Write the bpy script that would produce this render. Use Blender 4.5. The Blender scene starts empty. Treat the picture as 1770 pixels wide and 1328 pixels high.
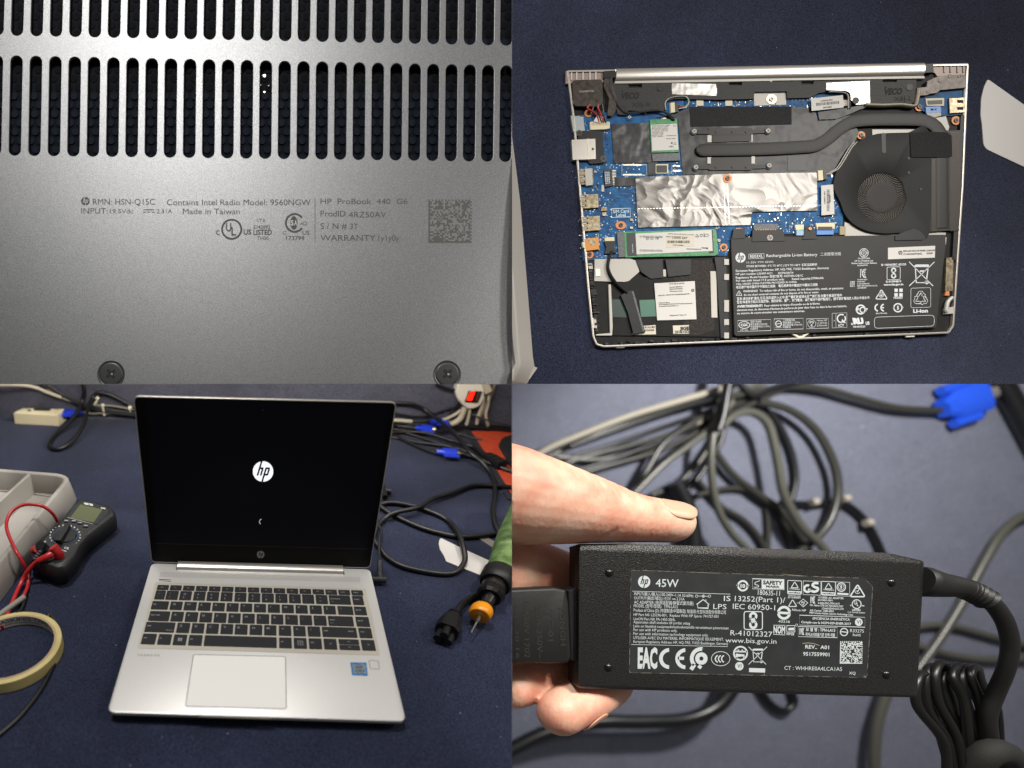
import bpy, bmesh, math, random
from mathutils import Vector, Matrix
V = Vector
random.seed(7)
SC = bpy.context.scene
COL = SC.collection
# ---------------------------------------------------------------- camera
FPX, CX, CY, D0 = 950.0, 442.5, 930.0, 0.82      # focal length in photo pixels, principal point, distance to the main plane
U = D0 / FPX
cam_d = bpy.data.cameras.new('camera'); cam = bpy.data.objects.new('camera', cam_d); COL.objects.link(cam)
cam.location = (0, 0, D0)
cam_d.sensor_width = 36; cam_d.lens = 36 * FPX / 1770
cam_d.shift_x = (885 - CX) / 1770; cam_d.shift_y = (CY - 664) / 1770
cam_d.clip_start = 0.01; cam_d.clip_end = 200
cam_d.dof.use_dof = True; cam_d.dof.focus_distance = D0
cam_d.dof.aperture_fstop = cam_d.lens / 1000 / (11.5 * D0 / FPX)
SC.camera = cam
# ---------------------------------------------------------------- light
w = bpy.data.worlds.new('World'); SC.world = w; w.use_nodes = True
w.node_tree.nodes['Background'].inputs[0].default_value = (1.0, 0.96, 0.92, 1)
w.node_tree.nodes['Background'].inputs[1].default_value = 0.14
def lamp(name, kind, loc, aim, watt, col=(1, .95, .88), size=.1, spot=None, blend=.5, size_y=None):
    l = bpy.data.lights.new(name, kind); l.energy = watt; l.color = col
    if kind == 'AREA':
        l.size = size
        if size_y: l.shape = 'RECTANGLE'; l.size_y = size_y
    else: l.shadow_soft_size = size
    if spot: l.spot_size = math.radians(spot); l.spot_blend = blend
    o = bpy.data.objects.new(name, l); COL.objects.link(o); o.location = loc
    o.rotation_euler = (V(aim) - V(loc)).to_track_quat('-Z', 'Y').to_euler()
    return o
lamp('desk_lamp', 'SPOT', (-.35, 2.0, 1.4), (.05, .08, .0), 172, size=.16, spot=64, blend=.6, col=(1, .975, .94))
lamp('bench_lamp', 'SPOT', (.95, 1.65, 1.62), (.80, -.13, 0), 350, size=.26, spot=25, blend=.5, col=(1, .95, .88))
lamp('foil_fill', 'AREA', (2.45, 1.7, 1.75), (.85, .45, 0), 34, size=.6)  # added unseen area light, brightens the foil and the opened laptop
lamp('rear_fill', 'AREA', (0, .36, -.04), (0, .22, -.55), 5, size=.9, size_y=.08)  # added hidden fill for the back of the work table, no real shelf light
lamp('far_table_fill', 'SPOT', (3.3, 1.3, -.8), (3.7, -.4, -2.95), 430, size=.15, spot=120, blend=.5, col=(1, .97, .93))  # added hidden spot that brightens only the far cloth
vs = SC.view_settings; vs.view_transform = 'Standard'; vs.look = 'None'; vs.exposure = 0; vs.gamma = 1
SC.display_settings.display_device = 'sRGB'
SC.render.engine = 'CYCLES'
try:
    SC.cycles.use_denoising = True; SC.cycles.max_bounces = 6
except Exception: pass
# ---------------------------------------------------------------- frames of reference
CAM = V((0, 0, D0))
class Frame:
    """a working plane: local x right, y up/back, z out of the surface, in its own unit"""
    def __init__(s, M): s.M = M; s.I = M.inverted()
    def w(s, p): return s.M @ V(p)
    def pt(s, px, py, h=0.0):
        """where the line of sight of photo point px,py meets the plane h above this frame"""
        d = s.I.to_3x3() @ V(((px - CX) / FPX, (CY - py) / FPX, -1.0)); o = s.I @ CAM
        t = (h - o.z) / d.z
        return o + d * t
A = Frame(Matrix.Scale(U, 4))                                          # main plane, unit = one photo pixel
RT = Matrix(((0.99958588, 0.02451694, 0.01506601), (-0.0263582, 0.57000686, 0.82121704), (0.011546, -0.82127407, 0.57041703)))
OT = V((0.00669251, -0.0418929, D0 - 0.81501376)) - RT @ V((0, 0, .017))
T = Frame(Matrix.Translation(OT) @ RT.to_4x4() @ Matrix.Scale(.001, 4))   # the work table of the running laptop, unit = mm
KB = 4.6
BG = Frame(Matrix.Translation((0, 0, D0 - KB * D0)) @ Matrix.Scale(U * KB, 4))  # the table far behind the adapter
# ---------------------------------------------------------------- materials
def lin(c): return c / 12.92 if c <= .04045 else ((c + .055) / 1.055) ** 2.4
def hx(h): return tuple(lin(int(h[i:i + 2], 16) / 255) for i in (0, 2, 4)) + (1,)
MATS = {}
def mat(name, col, rough=.5, metal=0., noise=None, var=None, bump=None, spec=None, emit=None, coat=0., sss=0., ramp=None, dist=.001):
    """noise=(scale, detail); var=second colour (linear tuple or hex); bump=(scale, strength)"""
    if name in MATS: return MATS[name]
    m = bpy.data.materials.new(name); m.use_nodes = True; nt = m.node_tree; b = nt.nodes['Principled BSDF']
    c = hx(col) if isinstance(col, str) else col
    b.inputs['Base Color'].default_value = c; b.inputs['Roughness'].default_value = rough; b.inputs['Metallic'].default_value = metal
    if spec is not None: b.inputs['Specular IOR Level'].default_value = spec
    if coat: b.inputs['Coat Weight'].default_value = coat; b.inputs['Coat Roughness'].default_value = .12
    if sss:
        b.inputs['Subsurface Weight'].default_value = sss; b.inputs['Subsurface Radius'].default_value = (1, .35, .2); b.inputs['Subsurface Scale'].default_value = .02
    if emit:
        b.inputs['Emission Color'].default_value = hx(emit[0]); b.inputs['Emission Strength'].default_value = emit[1]
    tc = nt.nodes.new('ShaderNodeTexCoord')
    if var is not None:
        n = nt.nodes.new('ShaderNodeTexNoise'); n.inputs['Scale'].default_value = noise[0]; n.inputs['Detail'].default_value = noise[1]
        r = nt.nodes.new('ShaderNodeValToRGB'); lo, hi = ramp or (.35, .65)
        r.color_ramp.elements[0].position = lo; r.color_ramp.elements[1].position = hi
        r.color_ramp.elements[0].color = c; r.color_ramp.elements[1].color = hx(var) if isinstance(var, str) else var
        nt.links.new(tc.outputs['Object'], n.inputs['Vector']); nt.links.new(n.outputs['Fac'], r.inputs[0]); nt.links.new(r.outputs[0], b.inputs['Base Color'])
    if bump:
        n = nt.nodes.new('ShaderNodeTexNoise'); n.inputs['Scale'].default_value = bump[0]; n.inputs['Detail'].default_value = 2
        bp = nt.nodes.new('ShaderNodeBump'); bp.inputs['Strength'].default_value = bump[1]; bp.inputs['Distance'].default_value = dist
        nt.links.new(tc.outputs['Object'], n.inputs['Vector']); nt.links.new(n.outputs['Fac'], bp.inputs['Height']); nt.links.new(bp.outputs[0], b.inputs['Normal'])
    MATS[name] = m
    return m
def cloth(name, c1, c2, scale, lint=2.4, ang=0.6, mott=1.0):
    """woven navy cotton: crossing threads, uneven dye and specks of lint; object coordinates in metres"""
    m = bpy.data.materials.new(name); m.use_nodes = True; nt = m.node_tree; b = nt.nodes['Principled BSDF']; L = nt.links.new; N = nt.nodes.new
    b.inputs['Roughness'].default_value = .9; b.inputs['Specular IOR Level'].default_value = .15
    b.inputs['Sheen Weight'].default_value = .12; b.inputs['Sheen Roughness'].default_value = .4
    tc = N('ShaderNodeTexCoord'); outs = []
    for a in (ang, ang + 1.571):
        mp = N('ShaderNodeMapping'); mp.inputs['Rotation'].default_value = (0, 0, a); L(tc.outputs['Object'], mp.inputs[0])
        wv = N('ShaderNodeTexWave'); wv.inputs['Scale'].default_value = scale; wv.inputs['Distortion'].default_value = 1.2; wv.inputs['Detail'].default_value = 1
        wv.inputs['Detail Scale'].default_value = 3
        L(mp.outputs[0], wv.inputs['Vector']); outs.append(wv)
    mu = N('ShaderNodeMath'); mu.operation = 'MULTIPLY'; L(outs[0].outputs['Fac'], mu.inputs[0]); L(outs[1].outputs['Fac'], mu.inputs[1])
    r = N('ShaderNodeValToRGB'); r.color_ramp.elements[0].color = hx(c1); r.color_ramp.elements[1].color = hx(c2); r.color_ramp.elements[1].position = .8
    L(mu.outputs[0], r.inputs[0])
    n2 = N('ShaderNodeTexNoise'); n2.inputs['Scale'].default_value = 7; n2.inputs['Detail'].default_value = 6; n2.inputs['Roughness'].default_value = .65; L(tc.outputs['Object'], n2.inputs['Vector'])
    r2 = N('ShaderNodeMapRange'); r2.inputs['To Min'].default_value = 1 - .28 * mott; r2.inputs['To Max'].default_value = 1 + .3 * mott; r2.inputs['From Min'].default_value = .3; r2.inputs['From Max'].default_value = .7; L(n2.outputs['Fac'], r2.inputs[0])
    mx = N('ShaderNodeMix'); mx.data_type = 'RGBA'; mx.blend_type = 'MULTIPLY'; mx.inputs[0].default_value = 1
    n4 = N('ShaderNodeTexNoise'); n4.inputs['Scale'].default_value = scale * 3.2; n4.inputs['Detail'].default_value = 2; L(tc.outputs['Object'], n4.inputs['Vector'])
    r4 = N('ShaderNodeMapRange'); r4.inputs['To Min'].default_value = .1; r4.inputs['To Max'].default_value = 2.1; r4.inputs['From Min'].default_value = .3; r4.inputs['From Max'].default_value = .7; L(n4.outputs['Fac'], r4.inputs[0])
    m4 = N('ShaderNodeMath'); m4.operation = 'MULTIPLY'; L(r4.outputs[0], m4.inputs[0]); L(r2.outputs[0], m4.inputs[1])
    L(r.outputs[0], mx.inputs[6]); L(m4.outputs[0], mx.inputs[7])
    vo = N('ShaderNodeTexVoronoi'); vo.inputs['Scale'].default_value = 22 * lint; L(tc.outputs['Object'], vo.inputs['Vector'])
    n3 = N('ShaderNodeTexNoise'); n3.inputs['Scale'].default_value = 9; L(tc.outputs['Object'], n3.inputs['Vector'])
    th = N('ShaderNodeMath'); th.operation = 'MULTIPLY'; th.inputs[1].default_value = .06; L(n3.outputs['Fac'], th.inputs[0])
    lt = N('ShaderNodeMath'); lt.operation = 'LESS_THAN'; L(vo.outputs['Distance'], lt.inputs[0]); L(th.outputs[0], lt.inputs[1])
    mx2 = N('ShaderNodeMix'); mx2.data_type = 'RGBA'; mx2.inputs[7].default_value = hx('9a98a0'); L(lt.outputs[0], mx2.inputs[0]); L(mx.outputs[2], mx2.inputs[6])
    L(mx2.outputs[2], b.inputs['Base Color'])
    ad = N('ShaderNodeMath'); L(mu.outputs[0], ad.inputs[0]); L(n2.outputs['Fac'], ad.inputs[1])
    bp = N('ShaderNodeBump'); bp.inputs['Strength'].default_value = .5; bp.inputs['Distance'].default_value = .0008; L(ad.outputs[0], bp.inputs['Height']); L(bp.outputs[0], b.inputs['Normal'])
    MATS[name] = m
    return m
# ---------------------------------------------------------------- mesh building
def catmull(P, n=8, closed=False):
    P = [V(p) for p in P]; out = []
    N = len(P)
    if N < 3: return P
    rng = range(N) if closed else range(N - 1)
    for i in rng:
        if closed: a, b, c, d = P[(i - 1) % N], P[i], P[(i + 1) % N], P[(i + 2) % N]
        else: a, b, c, d = P[max(i - 1, 0)], P[i], P[i + 1], P[min(i + 2, N - 1)]
        for k in range(n):
            t = k / n
            out.append(.5 * ((2 * b) + (c - a) * t + (2 * a - 5 * b + 4 * c - d) * t * t + (3 * b - 3 * c + d - a) * t ** 3))
    if not closed: out.append(P[-1])
    return out
def rpoly(pts, r, n=4):
    """round the corners of a 2D polygon"""
    out = []; N = len(pts)
    for i in range(N):
        p0, p, p1 = V(pts[i - 1][:2]), V(pts[i][:2]), V(pts[(i + 1) % N][:2])
        a, b = p0 - p, p1 - p; rr = min(r, a.length * .49, b.length * .49)
        a = p + a.normalized() * rr; b = p + b.normalized() * rr
        for k in range(n + 1):
            t = k / n; out.append(((1 - t) ** 2) * a + 2 * t * (1 - t) * p + t * t * b)
    return [(q.x, q.y) for q in out]
def ell(cx, cy, rx, ry=None, n=24, a0=0, a1=6.28318):
    ry = ry or rx
    full = abs(a1 - a0 - 6.28318) < .01
    m = n if full else n + 1
    return [(cx + rx * math.cos(a0 + (a1 - a0) * i / n), cy + ry * math.sin(a0 + (a1 - a0) * i / n)) for i in range(m)]
class MB:
    def __init__(s, fr=A): s.fr = fr; s.v = []; s.f = []; s.m = []; s.mi = 0
    def add(s, vs, fs):
        b = len(s.v); s.v += [s.fr.w(p) for p in vs]; s.f += [tuple(i + b for i in f) for f in fs]; s.m += [s.mi] * len(fs); return s
    def loft(s, rings, cap0=True, cap1=True, closed=True):
        n = len(rings[0]); vs = [p for r in rings for p in r]; fs = []
        for k in range(len(rings) - 1):
            for i in range(n if closed else n - 1):
                j = (i + 1) % n; fs.append((k * n + i, k * n + j, (k + 1) * n + j, (k + 1) * n + i))
        if cap0: fs.append(tuple(reversed(range(n))))
        if cap1: fs.append(tuple((len(rings) - 1) * n + i for i in range(n)))
        return s.add(vs, fs)
    def slab(s, pl, h1, h0, ch=0):
        """pl: local 2D outline, from height h0 up to h1, ch = chamfer"""
        if ch:
            c = sum((V(p[:2]) for p in pl), V((0, 0))) / len(pl)
            ins = inset(pl, ch)
            return s.loft([[(p[0], p[1], h0) for p in pl], [(p[0], p[1], h1 - ch) for p in pl], [(p[0], p[1], h1) for p in ins]], cap0=True)
        return s.loft([[(p[0], p[1], h0) for p in pl], [(p[0], p[1], h1) for p in pl]])
    def px(s, poly, h1, h0=None, ch=0, r=0):
        """outline given as photo points, seen at height h1, going straight down to h0"""
        if r: poly = rpoly(poly, r)
        pl = [s.fr.pt(x, y, h1)[:2] for x, y in poly]
        if h0 is None: return s.add([(p[0], p[1], h1) for p in pl], [tuple(range(len(pl)))])
        return s.slab(pl, h1, h0, ch)
    def cyl(s, c, r, h1, h0, n=20, r2=None, ch=0):
        """upright cylinder, local centre"""
        r2 = r if r2 is None else r2
        rings = [[(c[0] + rr * math.cos(6.28318 * i / n), c[1] + rr * math.sin(6.28318 * i / n), h) for i in range(n)] for rr, h in ([(r, h0), (r2, h1)] if not ch else [(r, h0), (r2, h1 - ch), (r2 - ch, h1)])]
        return s.loft(rings)
    def tube(s, pts, r, n=8, smooth=6, closed=False, flat=1.0, caps=True):
        """round bar through local points; r a number or one per point"""
        P = catmull(pts, smooth, closed) if smooth else [V(p) for p in pts]
        if isinstance(r, (list, tuple)):
            rs = []
            for i in range(len(P)):
                t = i / max(1, len(P) - 1) * (len(r) - 1); k = min(int(t), len(r) - 2); rs.append(r[k] + (r[k + 1] - r[k]) * (t - k))
        else: rs = [r] * len(P)
        up = V((0, 0, 1)); rings = []; N = len(P); nrm = None
        for i in range(N):
            a = P[(i - 1) % N] if (i or closed) else P[0]; b = P[(i + 1) % N] if (i < N - 1 or closed) else P[-1]
            t = (b - a)
            if t.length < 1e-9: t = V((1, 0, 0))
            t.normalize()
            if nrm is None:
                nrm = up - t * up.dot(t)
                if nrm.length < .05: nrm = V((0, 1, 0)) - t * t.y
            else: nrm = nrm - t * nrm.dot(t)
            nrm.normalize(); bi = t.cross(nrm)
            rings.append([P[i] + (nrm * math.cos(6.28318 * k / n) * flat + bi * math.sin(6.28318 * k / n)) * rs[i] for k in range(n)])
        if closed: rings.append(rings[0]); caps = False
        return s.loft(rings, caps, caps)
    def stroke(s, pts, wd, h1, h0=None, closed=False, smooth=0):
        """flat painted or raised line through 2D local points"""
        P = [V((p[0], p[1], 0)) for p in pts]
        if smooth: P = catmull(P, smooth, closed)
        N = len(P); Lf = []; Rt = []
        for i in range(N):
            a = P[(i - 1) % N] if (i or closed) else P[0]; b = P[(i + 1) % N] if (i < N - 1 or closed) else P[-1]
            t = (b - a).normalized() if (b - a).length > 1e-9 else V((1, 0, 0)); q = V((-t.y, t.x, 0)) * wd * .5
            k = 1.0
            if 0 < i < N - 1 or closed:
                u1 = (P[i] - a); 
                if u1.length > 1e-9:
                    cs = max(.5, abs(u1.normalized().dot(t))); k = 1 / cs
            Lf.append(P[i] + q * k); Rt.append(P[i] - q * k)
        vs = [(p.x, p.y, h1) for p in Lf] + [(p.x, p.y, h1) for p in Rt]; fs = []
        M = N if closed else N - 1
        for i in range(M):
            j = (i + 1) % N; fs.append((N + i, N + j, j, i))
        if h0 is not None:
            b = len(vs); vs += [(p.x, p.y, h0) for p in Lf] + [(p.x, p.y, h0) for p in Rt]
            for i in range(M):
                j = (i + 1) % N; fs.append((i, j, b + j, b + i)); fs.append((N + j, N + i, b + N + i, b + N + j))
            if not closed: fs.append((0, b, b + N, N)); fs.append((N - 1, 2 * N - 1, b + 2 * N - 1, b + N - 1))
        return s.add(vs, fs)
    def text(s, txt, x, y, w_, cap, h, x2=None, y2=None, bold=0., shear=0., local=False, res=2, mirror=False):
        """writing whose first baseline point is photo point x,y, w_ wide and cap high (photo pixels, or local units)"""
        dx, dy = (1.0, 0.0)
        if x2 is not None:
            L = math.hypot(x2 - x, y2 - y); dx, dy = (x2 - x) / L, (y2 - y) / L; w_ = L
        vs, fs, W = glyphs(txt, bold, res); sx = (w_ / W) if w_ else cap / .682; sy = cap / .682
        sg = 1 if local else -1
        if sg > 0: nx, ny = -dy, dx
        else: nx, ny = dy, -dx
        out = []
        for (a, b) in vs:
            a = (a + b * shear) * sx; b = b * sy
            if mirror: a, b = (w_ or W * sx) - a, cap - b
            px_, py_ = x + a * dx + b * nx, y + a * dy + b * ny
            if local: out.append((px_, py_, h))
            else:
                q = s.fr.pt(px_, py_, h); out.append((q.x, q.y, h))
        return s.add(out, fs)
    def ring(s, x, y, r, wd, h, a0=0, a1=6.28318, ry=None, n=28, local=False):
        """painted ring or arc at photo point x,y; angles grow clockwise in the photo"""
        ry = ry or r; m = n; vs = []; fs = []; full = abs(a1 - a0 - 6.28318) < .01
        for i in range(m + 1):
            a = a0 + (a1 - a0) * i / m
            for q in (-.5, .5):
                X, Y = x + (r + q * wd) * math.cos(a), y + (ry + q * wd) * math.sin(a)
                if local: vs.append((X, Y, h))
                else: p = s.fr.pt(X, Y, h); vs.append((p.x, p.y, h))
        for i in range(m): fs.append((2 * i, 2 * i + 1, 2 * i + 3, 2 * i + 2) if not local else (2 * i, 2 * i + 1, 2 * i + 3, 2 * i + 2))
        return s.add(vs, fs)
    def pline(s, pts, wd, h, closed=False, smooth=0):
        """painted line through photo points"""
        P = [V((x, y, 0)) for x, y in pts]
        if smooth: P = catmull(P, smooth, closed)
        t = MB(s.fr); tmp = [s.fr.pt(p.x, p.y, h) for p in P]; k = (s.fr.pt(P[0].x + 1, P[0].y, h) - s.fr.pt(P[0].x, P[0].y, h)).length
        return s.stroke([(p.x, p.y) for p in tmp], wd * k, h, closed=closed)
    def rects(s, lst, h):
        for (x0, y0, x1, y1) in lst: s.px([(x0, y0), (x0, y1), (x1, y1), (x1, y0)], h)
        return s
GL = {}
def glyphs(txt, bold, res):
    k = (txt, bold, res)
    if k not in GL:
        c = bpy.data.curves.new('t', 'FONT'); c.body = txt; c.size = 1; c.resolution_u = res; c.offset = bold
        o = bpy.data.objects.new('t', c); m = o.to_mesh()
        vs = [(q.co.x, q.co.y) for q in m.vertices]; fs = [tuple(p.vertices) for p in m.polygons]
        x0 = min((q[0] for q in vs), default=0); W = max((q[0] for q in vs), default=1) - x0
        GL[k] = ([(a - x0, b) for a, b in vs], fs, max(W, 1e-3))
        o.to_mesh_clear(); bpy.data.objects.remove(o); bpy.data.curves.remove(c)
    return GL[k]
def inset(pl, d):
    out = []; N = len(pl); P = [V(p[:2]) for p in pl]
    area = sum(P[i - 1].x * P[i].y - P[i].x * P[i - 1].y for i in range(N)); sg = 1 if area > 0 else -1
    for i in range(N):
        a, p, b = P[i - 1], P[i], P[(i + 1) % N]
        e1 = (p - a); e2 = (b - p)
        if e1.length < 1e-9 or e2.length < 1e-9: out.append((p.x, p.y)); continue
        e1.normalize(); e2.normalize(); n1 = V((-e1.y, e1.x)); n2 = V((-e2.y, e2.x)); n = n1 + n2
        if n.length < 1e-6: n = n1
        n.normalize(); k = 1 / max(.5, n.dot(n1)); q = p + n * d * k * sg; out.append((q.x, q.y))
    return out
def seam(bm, keep):
    """cut a mesh where its picture ends: keep holds 'L' or 'R' (of photo column 885) and 'T' or 'B' (of photo row 664)"""
    for ch in keep:
        if ch in 'LR': n = V((1, 0, (885 - CX) / FPX)) if ch == 'L' else V((-1, 0, -(885 - CX) / FPX))
        else: n = V((0, -1, -(CY - 664) / FPX)) if ch == 'T' else V((0, 1, (CY - 664) / FPX))
        n.normalize(); off = n * (-.00012)
        r = bmesh.ops.bisect_plane(bm, geom=bm.verts[:] + bm.edges[:] + bm.faces[:], plane_co=CAM + off, plane_no=n, clear_outer=True, dist=1e-7)
        ed = [e for e in r['geom_cut'] if isinstance(e, bmesh.types.BMEdge) and e.is_valid and e.is_boundary]
        if ed: bmesh.ops.holes_fill(bm, edges=ed, sides=0)
def empty(name, label, cat, loc, group=None):
    o = bpy.data.objects.new(name, None); COL.objects.link(o); o.location = loc; o.empty_display_size = .01
    o['label'] = label; o['category'] = cat
    if group: o['group'] = group
    return o
def tag(o, label, cat, group=None, kind=None):
    if label: o['label'] = label
    if cat: o['category'] = cat
    if group: o['group'] = group
    if kind: o['kind'] = kind
    return o
def wloc(o):
    return o.location + (wloc(o.parent) if o.parent else V((0, 0, 0)))
def build(mb, name, m, parent=None, cut=None, smooth=30, bev=0, label=None, solid=None, origin=None, recalc=True):
    me = bpy.data.meshes.new(name)
    base = wloc(parent) if parent else V((0, 0, 0))
    if parent is None:
        if origin is not None: base = V(origin)
        elif mb.v:
            n = len(mb.v); base = V((sum(q.x for q in mb.v) / n, sum(q.y for q in mb.v) / n, min(q.z for q in mb.v)))
    me.from_pydata([tuple(p) for p in mb.v], [], mb.f)
    if any(mb.m): me.polygons.foreach_set('material_index', mb.m)
    bm = bmesh.new(); bm.from_mesh(me)
    if recalc: bmesh.ops.recalc_face_normals(bm, faces=bm.faces)
    if cut: seam(bm, cut)
    for q in bm.verts: q.co -= base
    bm.to_mesh(me); bm.free()
    me.update()
    o = bpy.data.objects.new(name, me); COL.objects.link(o)
    for k in (m if isinstance(m, (list, tuple)) else [m]): me.materials.append(MATS[k] if isinstance(k, str) else k)
    if parent: o.parent = parent
    else: o.location = base
    if smooth is not None:
        for p in me.polygons: p.use_smooth = True
        me.set_sharp_from_angle(angle=math.radians(smooth))
    if bev:
        md = o.modifiers.new('bevel', 'BEVEL'); md.width = bev; md.segments = 2; md.limit_method = 'ANGLE'; md.angle_limit = math.radians(40)
    if label: o['label'] = label
    return o
def up(mb, m=None):
    """flat print must face outwards: flip painted faces whose normal points into the surface"""
    n = (mb.fr.M.to_3x3() @ V((0, 0, 1))).normalized(); out = []
    for f in mb.f:
        a, b, c = mb.v[f[0]], mb.v[f[1]], mb.v[f[2]]
        out.append(f if (b - a).cross(c - a).dot(n) >= 0 else tuple(reversed(f)))
    mb.f = out; return mb
def printed(mb, name, m, parent, cut=None, label=None):
    return build(up(mb), name, m, parent, cut=cut, smooth=None, recalc=False, label=label)
def hp(mb, x, y, r, h, tone=None):
    """round badge with the two slanted letters left open"""
    n = 40
    # disc split in strips, leaving h and p shapes as gaps: built from polygon pieces
    def inside(u, v):
        # u right, v down, unit radius; returns True where the disc is painted
        if u * u + v * v > 1: return False
        s = u + v * .30                      # slant
        # h: tall stem, arch, right leg
        if -.52 < s < -.34 and -1.2 < v < .42: return False
        if -.20 < s < -.02 and -.22 < v < .42: return False
        if -.34 <= s < -.05 and -.40 < v < -.22: return False
        # p: stem down, bowl
        if .12 < s < .30 and -.40 < v < 1.2: return False
        if .44 < s < .62 and -.34 < v < .36: return False
        if .30 <= s < .55 and (-.40 < v < -.22 or .24 < v < .42): return False
        return True
    N = 44; vs = []; fs = []
    for j in range(N):
        v0 = -1 + 2 * j / N; v1 = v0 + 2 / N; vc = (v0 + v1) / 2; i = 0
        half = math.sqrt(max(0, 1 - vc * vc)); M = 120; run = None
        for i in range(M + 1):
            u = -1 + 2 * i / M; ok = inside(u, vc) and i < M
            if ok and run is None: run = u
            if not ok and run is not None:
                b = len(vs)
                for (a, c) in ((run, v0), (u, v0), (u, v1), (run, v1)):
                    p = mb.fr.pt(x + a * r, y + c * r, h); vs.append((p.x, p.y, h))
                fs.append((b, b + 1, b + 2, b + 3)); run = None
    return mb.add(vs, fs)
def q1(*a): return [(x / 2, y / 2) for x, y in zip(a[::2], a[1::2])]
def q2(*a): return [(885 + x / 2, y / 2) for x, y in zip(a[::2], a[1::2])]
def q3(*a): return [(x / 2, 664 + y / 2) for x, y in zip(a[::2], a[1::2])]
def q4(*a): return [(885 + x / 2, 664 + y / 2) for x, y in zip(a[::2], a[1::2])]
# ---------------------------------------------------------------- materials in use
cloth('navy_cloth', '151928', '323850', 260)
cloth('navy_cloth_lit', '5a5d6b', '787c8a', 60, lint=.25, mott=.25)  # same navy cloth, its stronger lighting put into a paler colour
mat('silver', 'b4aea6', .36, .75, noise=(2500, 2), var='c9c3ba', bump=(2600, .25), dist=.0003)
mat('silver_bright', 'd2cdc5', .32, .85)
mat('deck_silver', 'c6c5c1', .4, .3, noise=(1400, 2), var='cfcecb')
mat('pad_glare', 'eeece8', .3, .1)  # lamp glare on the touchpad is put into this whiter colour
mat('engraved', '4a4745', .8)
mat('black_plastic', '0c0c0d', .5, spec=.35, noise=(90, 4), var='161618')
mat('black_matte', '141416', .75, spec=.3, noise=(60, 3), var='1d1d20', bump=(900, .3))
mat('vent_dark', '090c13', .85, spec=.1); mat('vent_disc', '121722', .85, spec=.1)
mat('screw_black', '3c3e3d', .38, .3); mat('steel', 'b8b4ac', .3, 1.0); mat('brass', 'a8895a', .35, 1.0)
mat('white_print', 'c2c6ca', .6); mat('dark_print', '2a2a2e', .7)
mat('white_paper', 'c9c6c1', .7); mat('cream', 'c9bd9c', .5)
class Sg:
    """prints marks on a surface; u,v measured on an enlarged view of the photo: origin ox,oy and scale k"""
    def __init__(s, mb, h, ox, oy, k): s.mb, s.h, s.ox, s.oy, s.k = mb, h, ox, oy, k
    def g(s, u, v): return (s.ox + u / s.k, s.oy + v / s.k)
    def T(s, txt, u0, v0, u1, v1, cap, bold=0, **k):
        a, b = s.g(u0, v0), s.g(u1, v1); s.mb.text(txt, a[0], a[1], 0, cap / s.k, s.h, x2=b[0], y2=b[1], bold=bold, **k); return s
    def L(s, pts, wd, closed=False, smooth=0):
        s.mb.pline([s.g(*p) for p in pts], wd / s.k, s.h, closed=closed, smooth=smooth); return s
    def F(s, pts): s.mb.px([s.g(*p) for p in pts], s.h); return s
    def C(s, u, v, r, wd, a0=0, a1=6.28318, ry=None):
        x, y = s.g(u, v); s.mb.ring(x, y, r / s.k, wd / s.k, s.h, a0, a1, ry / s.k if ry else None); return s
    def D(s, u, v, r, ry=None): return s.F(ell(u, v, r, ry, n=24))
    def B(s, u0, v0, u1, v1, wd, r=0, dv=0):
        p = [(u0, v0), (u1, v0 + dv), (u1, v1 + dv), (u0, v1)]
        return s.L(rpoly(p, r) if r else p, wd, closed=True)
    def ce(s, u, v, r, wd):
        s.C(u, v, r, wd, 1.75, 4.53); s.C(u + r * 1.75, v, r, wd, 1.75, 4.53); s.L([(u + r * .85, v), (u + r * 1.6, v)], wd * .9); return s
    def bin(s, u, v, k):
        """crossed-out wheeled bin"""
        s.L([(u - 46 * k, v - 48 * k), (u - 38 * k, v + 60 * k), (u + 30 * k, v + 60 * k), (u + 44 * k, v - 48 * k)], 7 * k)
        s.F([(u - 54 * k, v - 56 * k), (u - 40 * k, v - 66 * k), (u + 46 * k, v - 66 * k), (u + 54 * k, v - 48 * k), (u - 54 * k, v - 48 * k)])
        s.F([(u - 14 * k, v - 25 * k), (u + 24 * k, v - 25 * k), (u + 24 * k, v - 15 * k), (u - 14 * k, v - 15 * k)])
        s.C(u + 34 * k, v + 58 * k, 10 * k, 7 * k)
        s.L([(u - 88 * k, v - 84 * k), (u + 78 * k, v + 84 * k)], 6 * k); s.L([(u + 88 * k, v - 84 * k), (u - 88 * k, v + 84 * k)], 6 * k); return s
    def tri(s, u, v, r, wd):
        s.L(rpoly([(u, v - r), (u + r * 1.05, v + r * .72), (u - r * 1.05, v + r * .72)], r * .3), wd, closed=True); return s
    def knot(s, u, v, k, wd):
        """looped mark standing in a rounded square"""
        s.C(u, v - 38 * k, 26 * k, wd, 2.2, 7.3); s.C(u, v + 38 * k, 26 * k, wd, -.9, 4.1)
        s.L([(u - 26 * k, v - 20 * k), (u + 22 * k, v + 18 * k)], wd); s.L([(u + 20 * k, v - 22 * k), (u + 4 * k, v - 8 * k)], wd); s.L([(u - 22 * k, v + 22 * k), (u - 4 * k, v + 8 * k)], wd); return s
    def kc(s, u, v, k, wd):
        s.L([(u - 40 * k, v - 58 * k), (u - 40 * k, v + 58 * k)], wd); s.L([(u - 22 * k, v - 58 * k), (u - 22 * k, v - 10 * k), (u + 6 * k, v - 55 * k), (u + 38 * k, v - 55 * k)], wd)
        s.C(u + 28 * k, v + 4 * k, 40 * k, wd, 1.5, 4.7); s.C(u + 28 * k, v + 4 * k, 20 * k, wd, 1.5, 4.7); s.L([(u - 22 * k, v + 10 * k), (u + 6 * k, v + 56 * k), (u + 38 * k, v + 56 * k)], wd); return s
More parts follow.
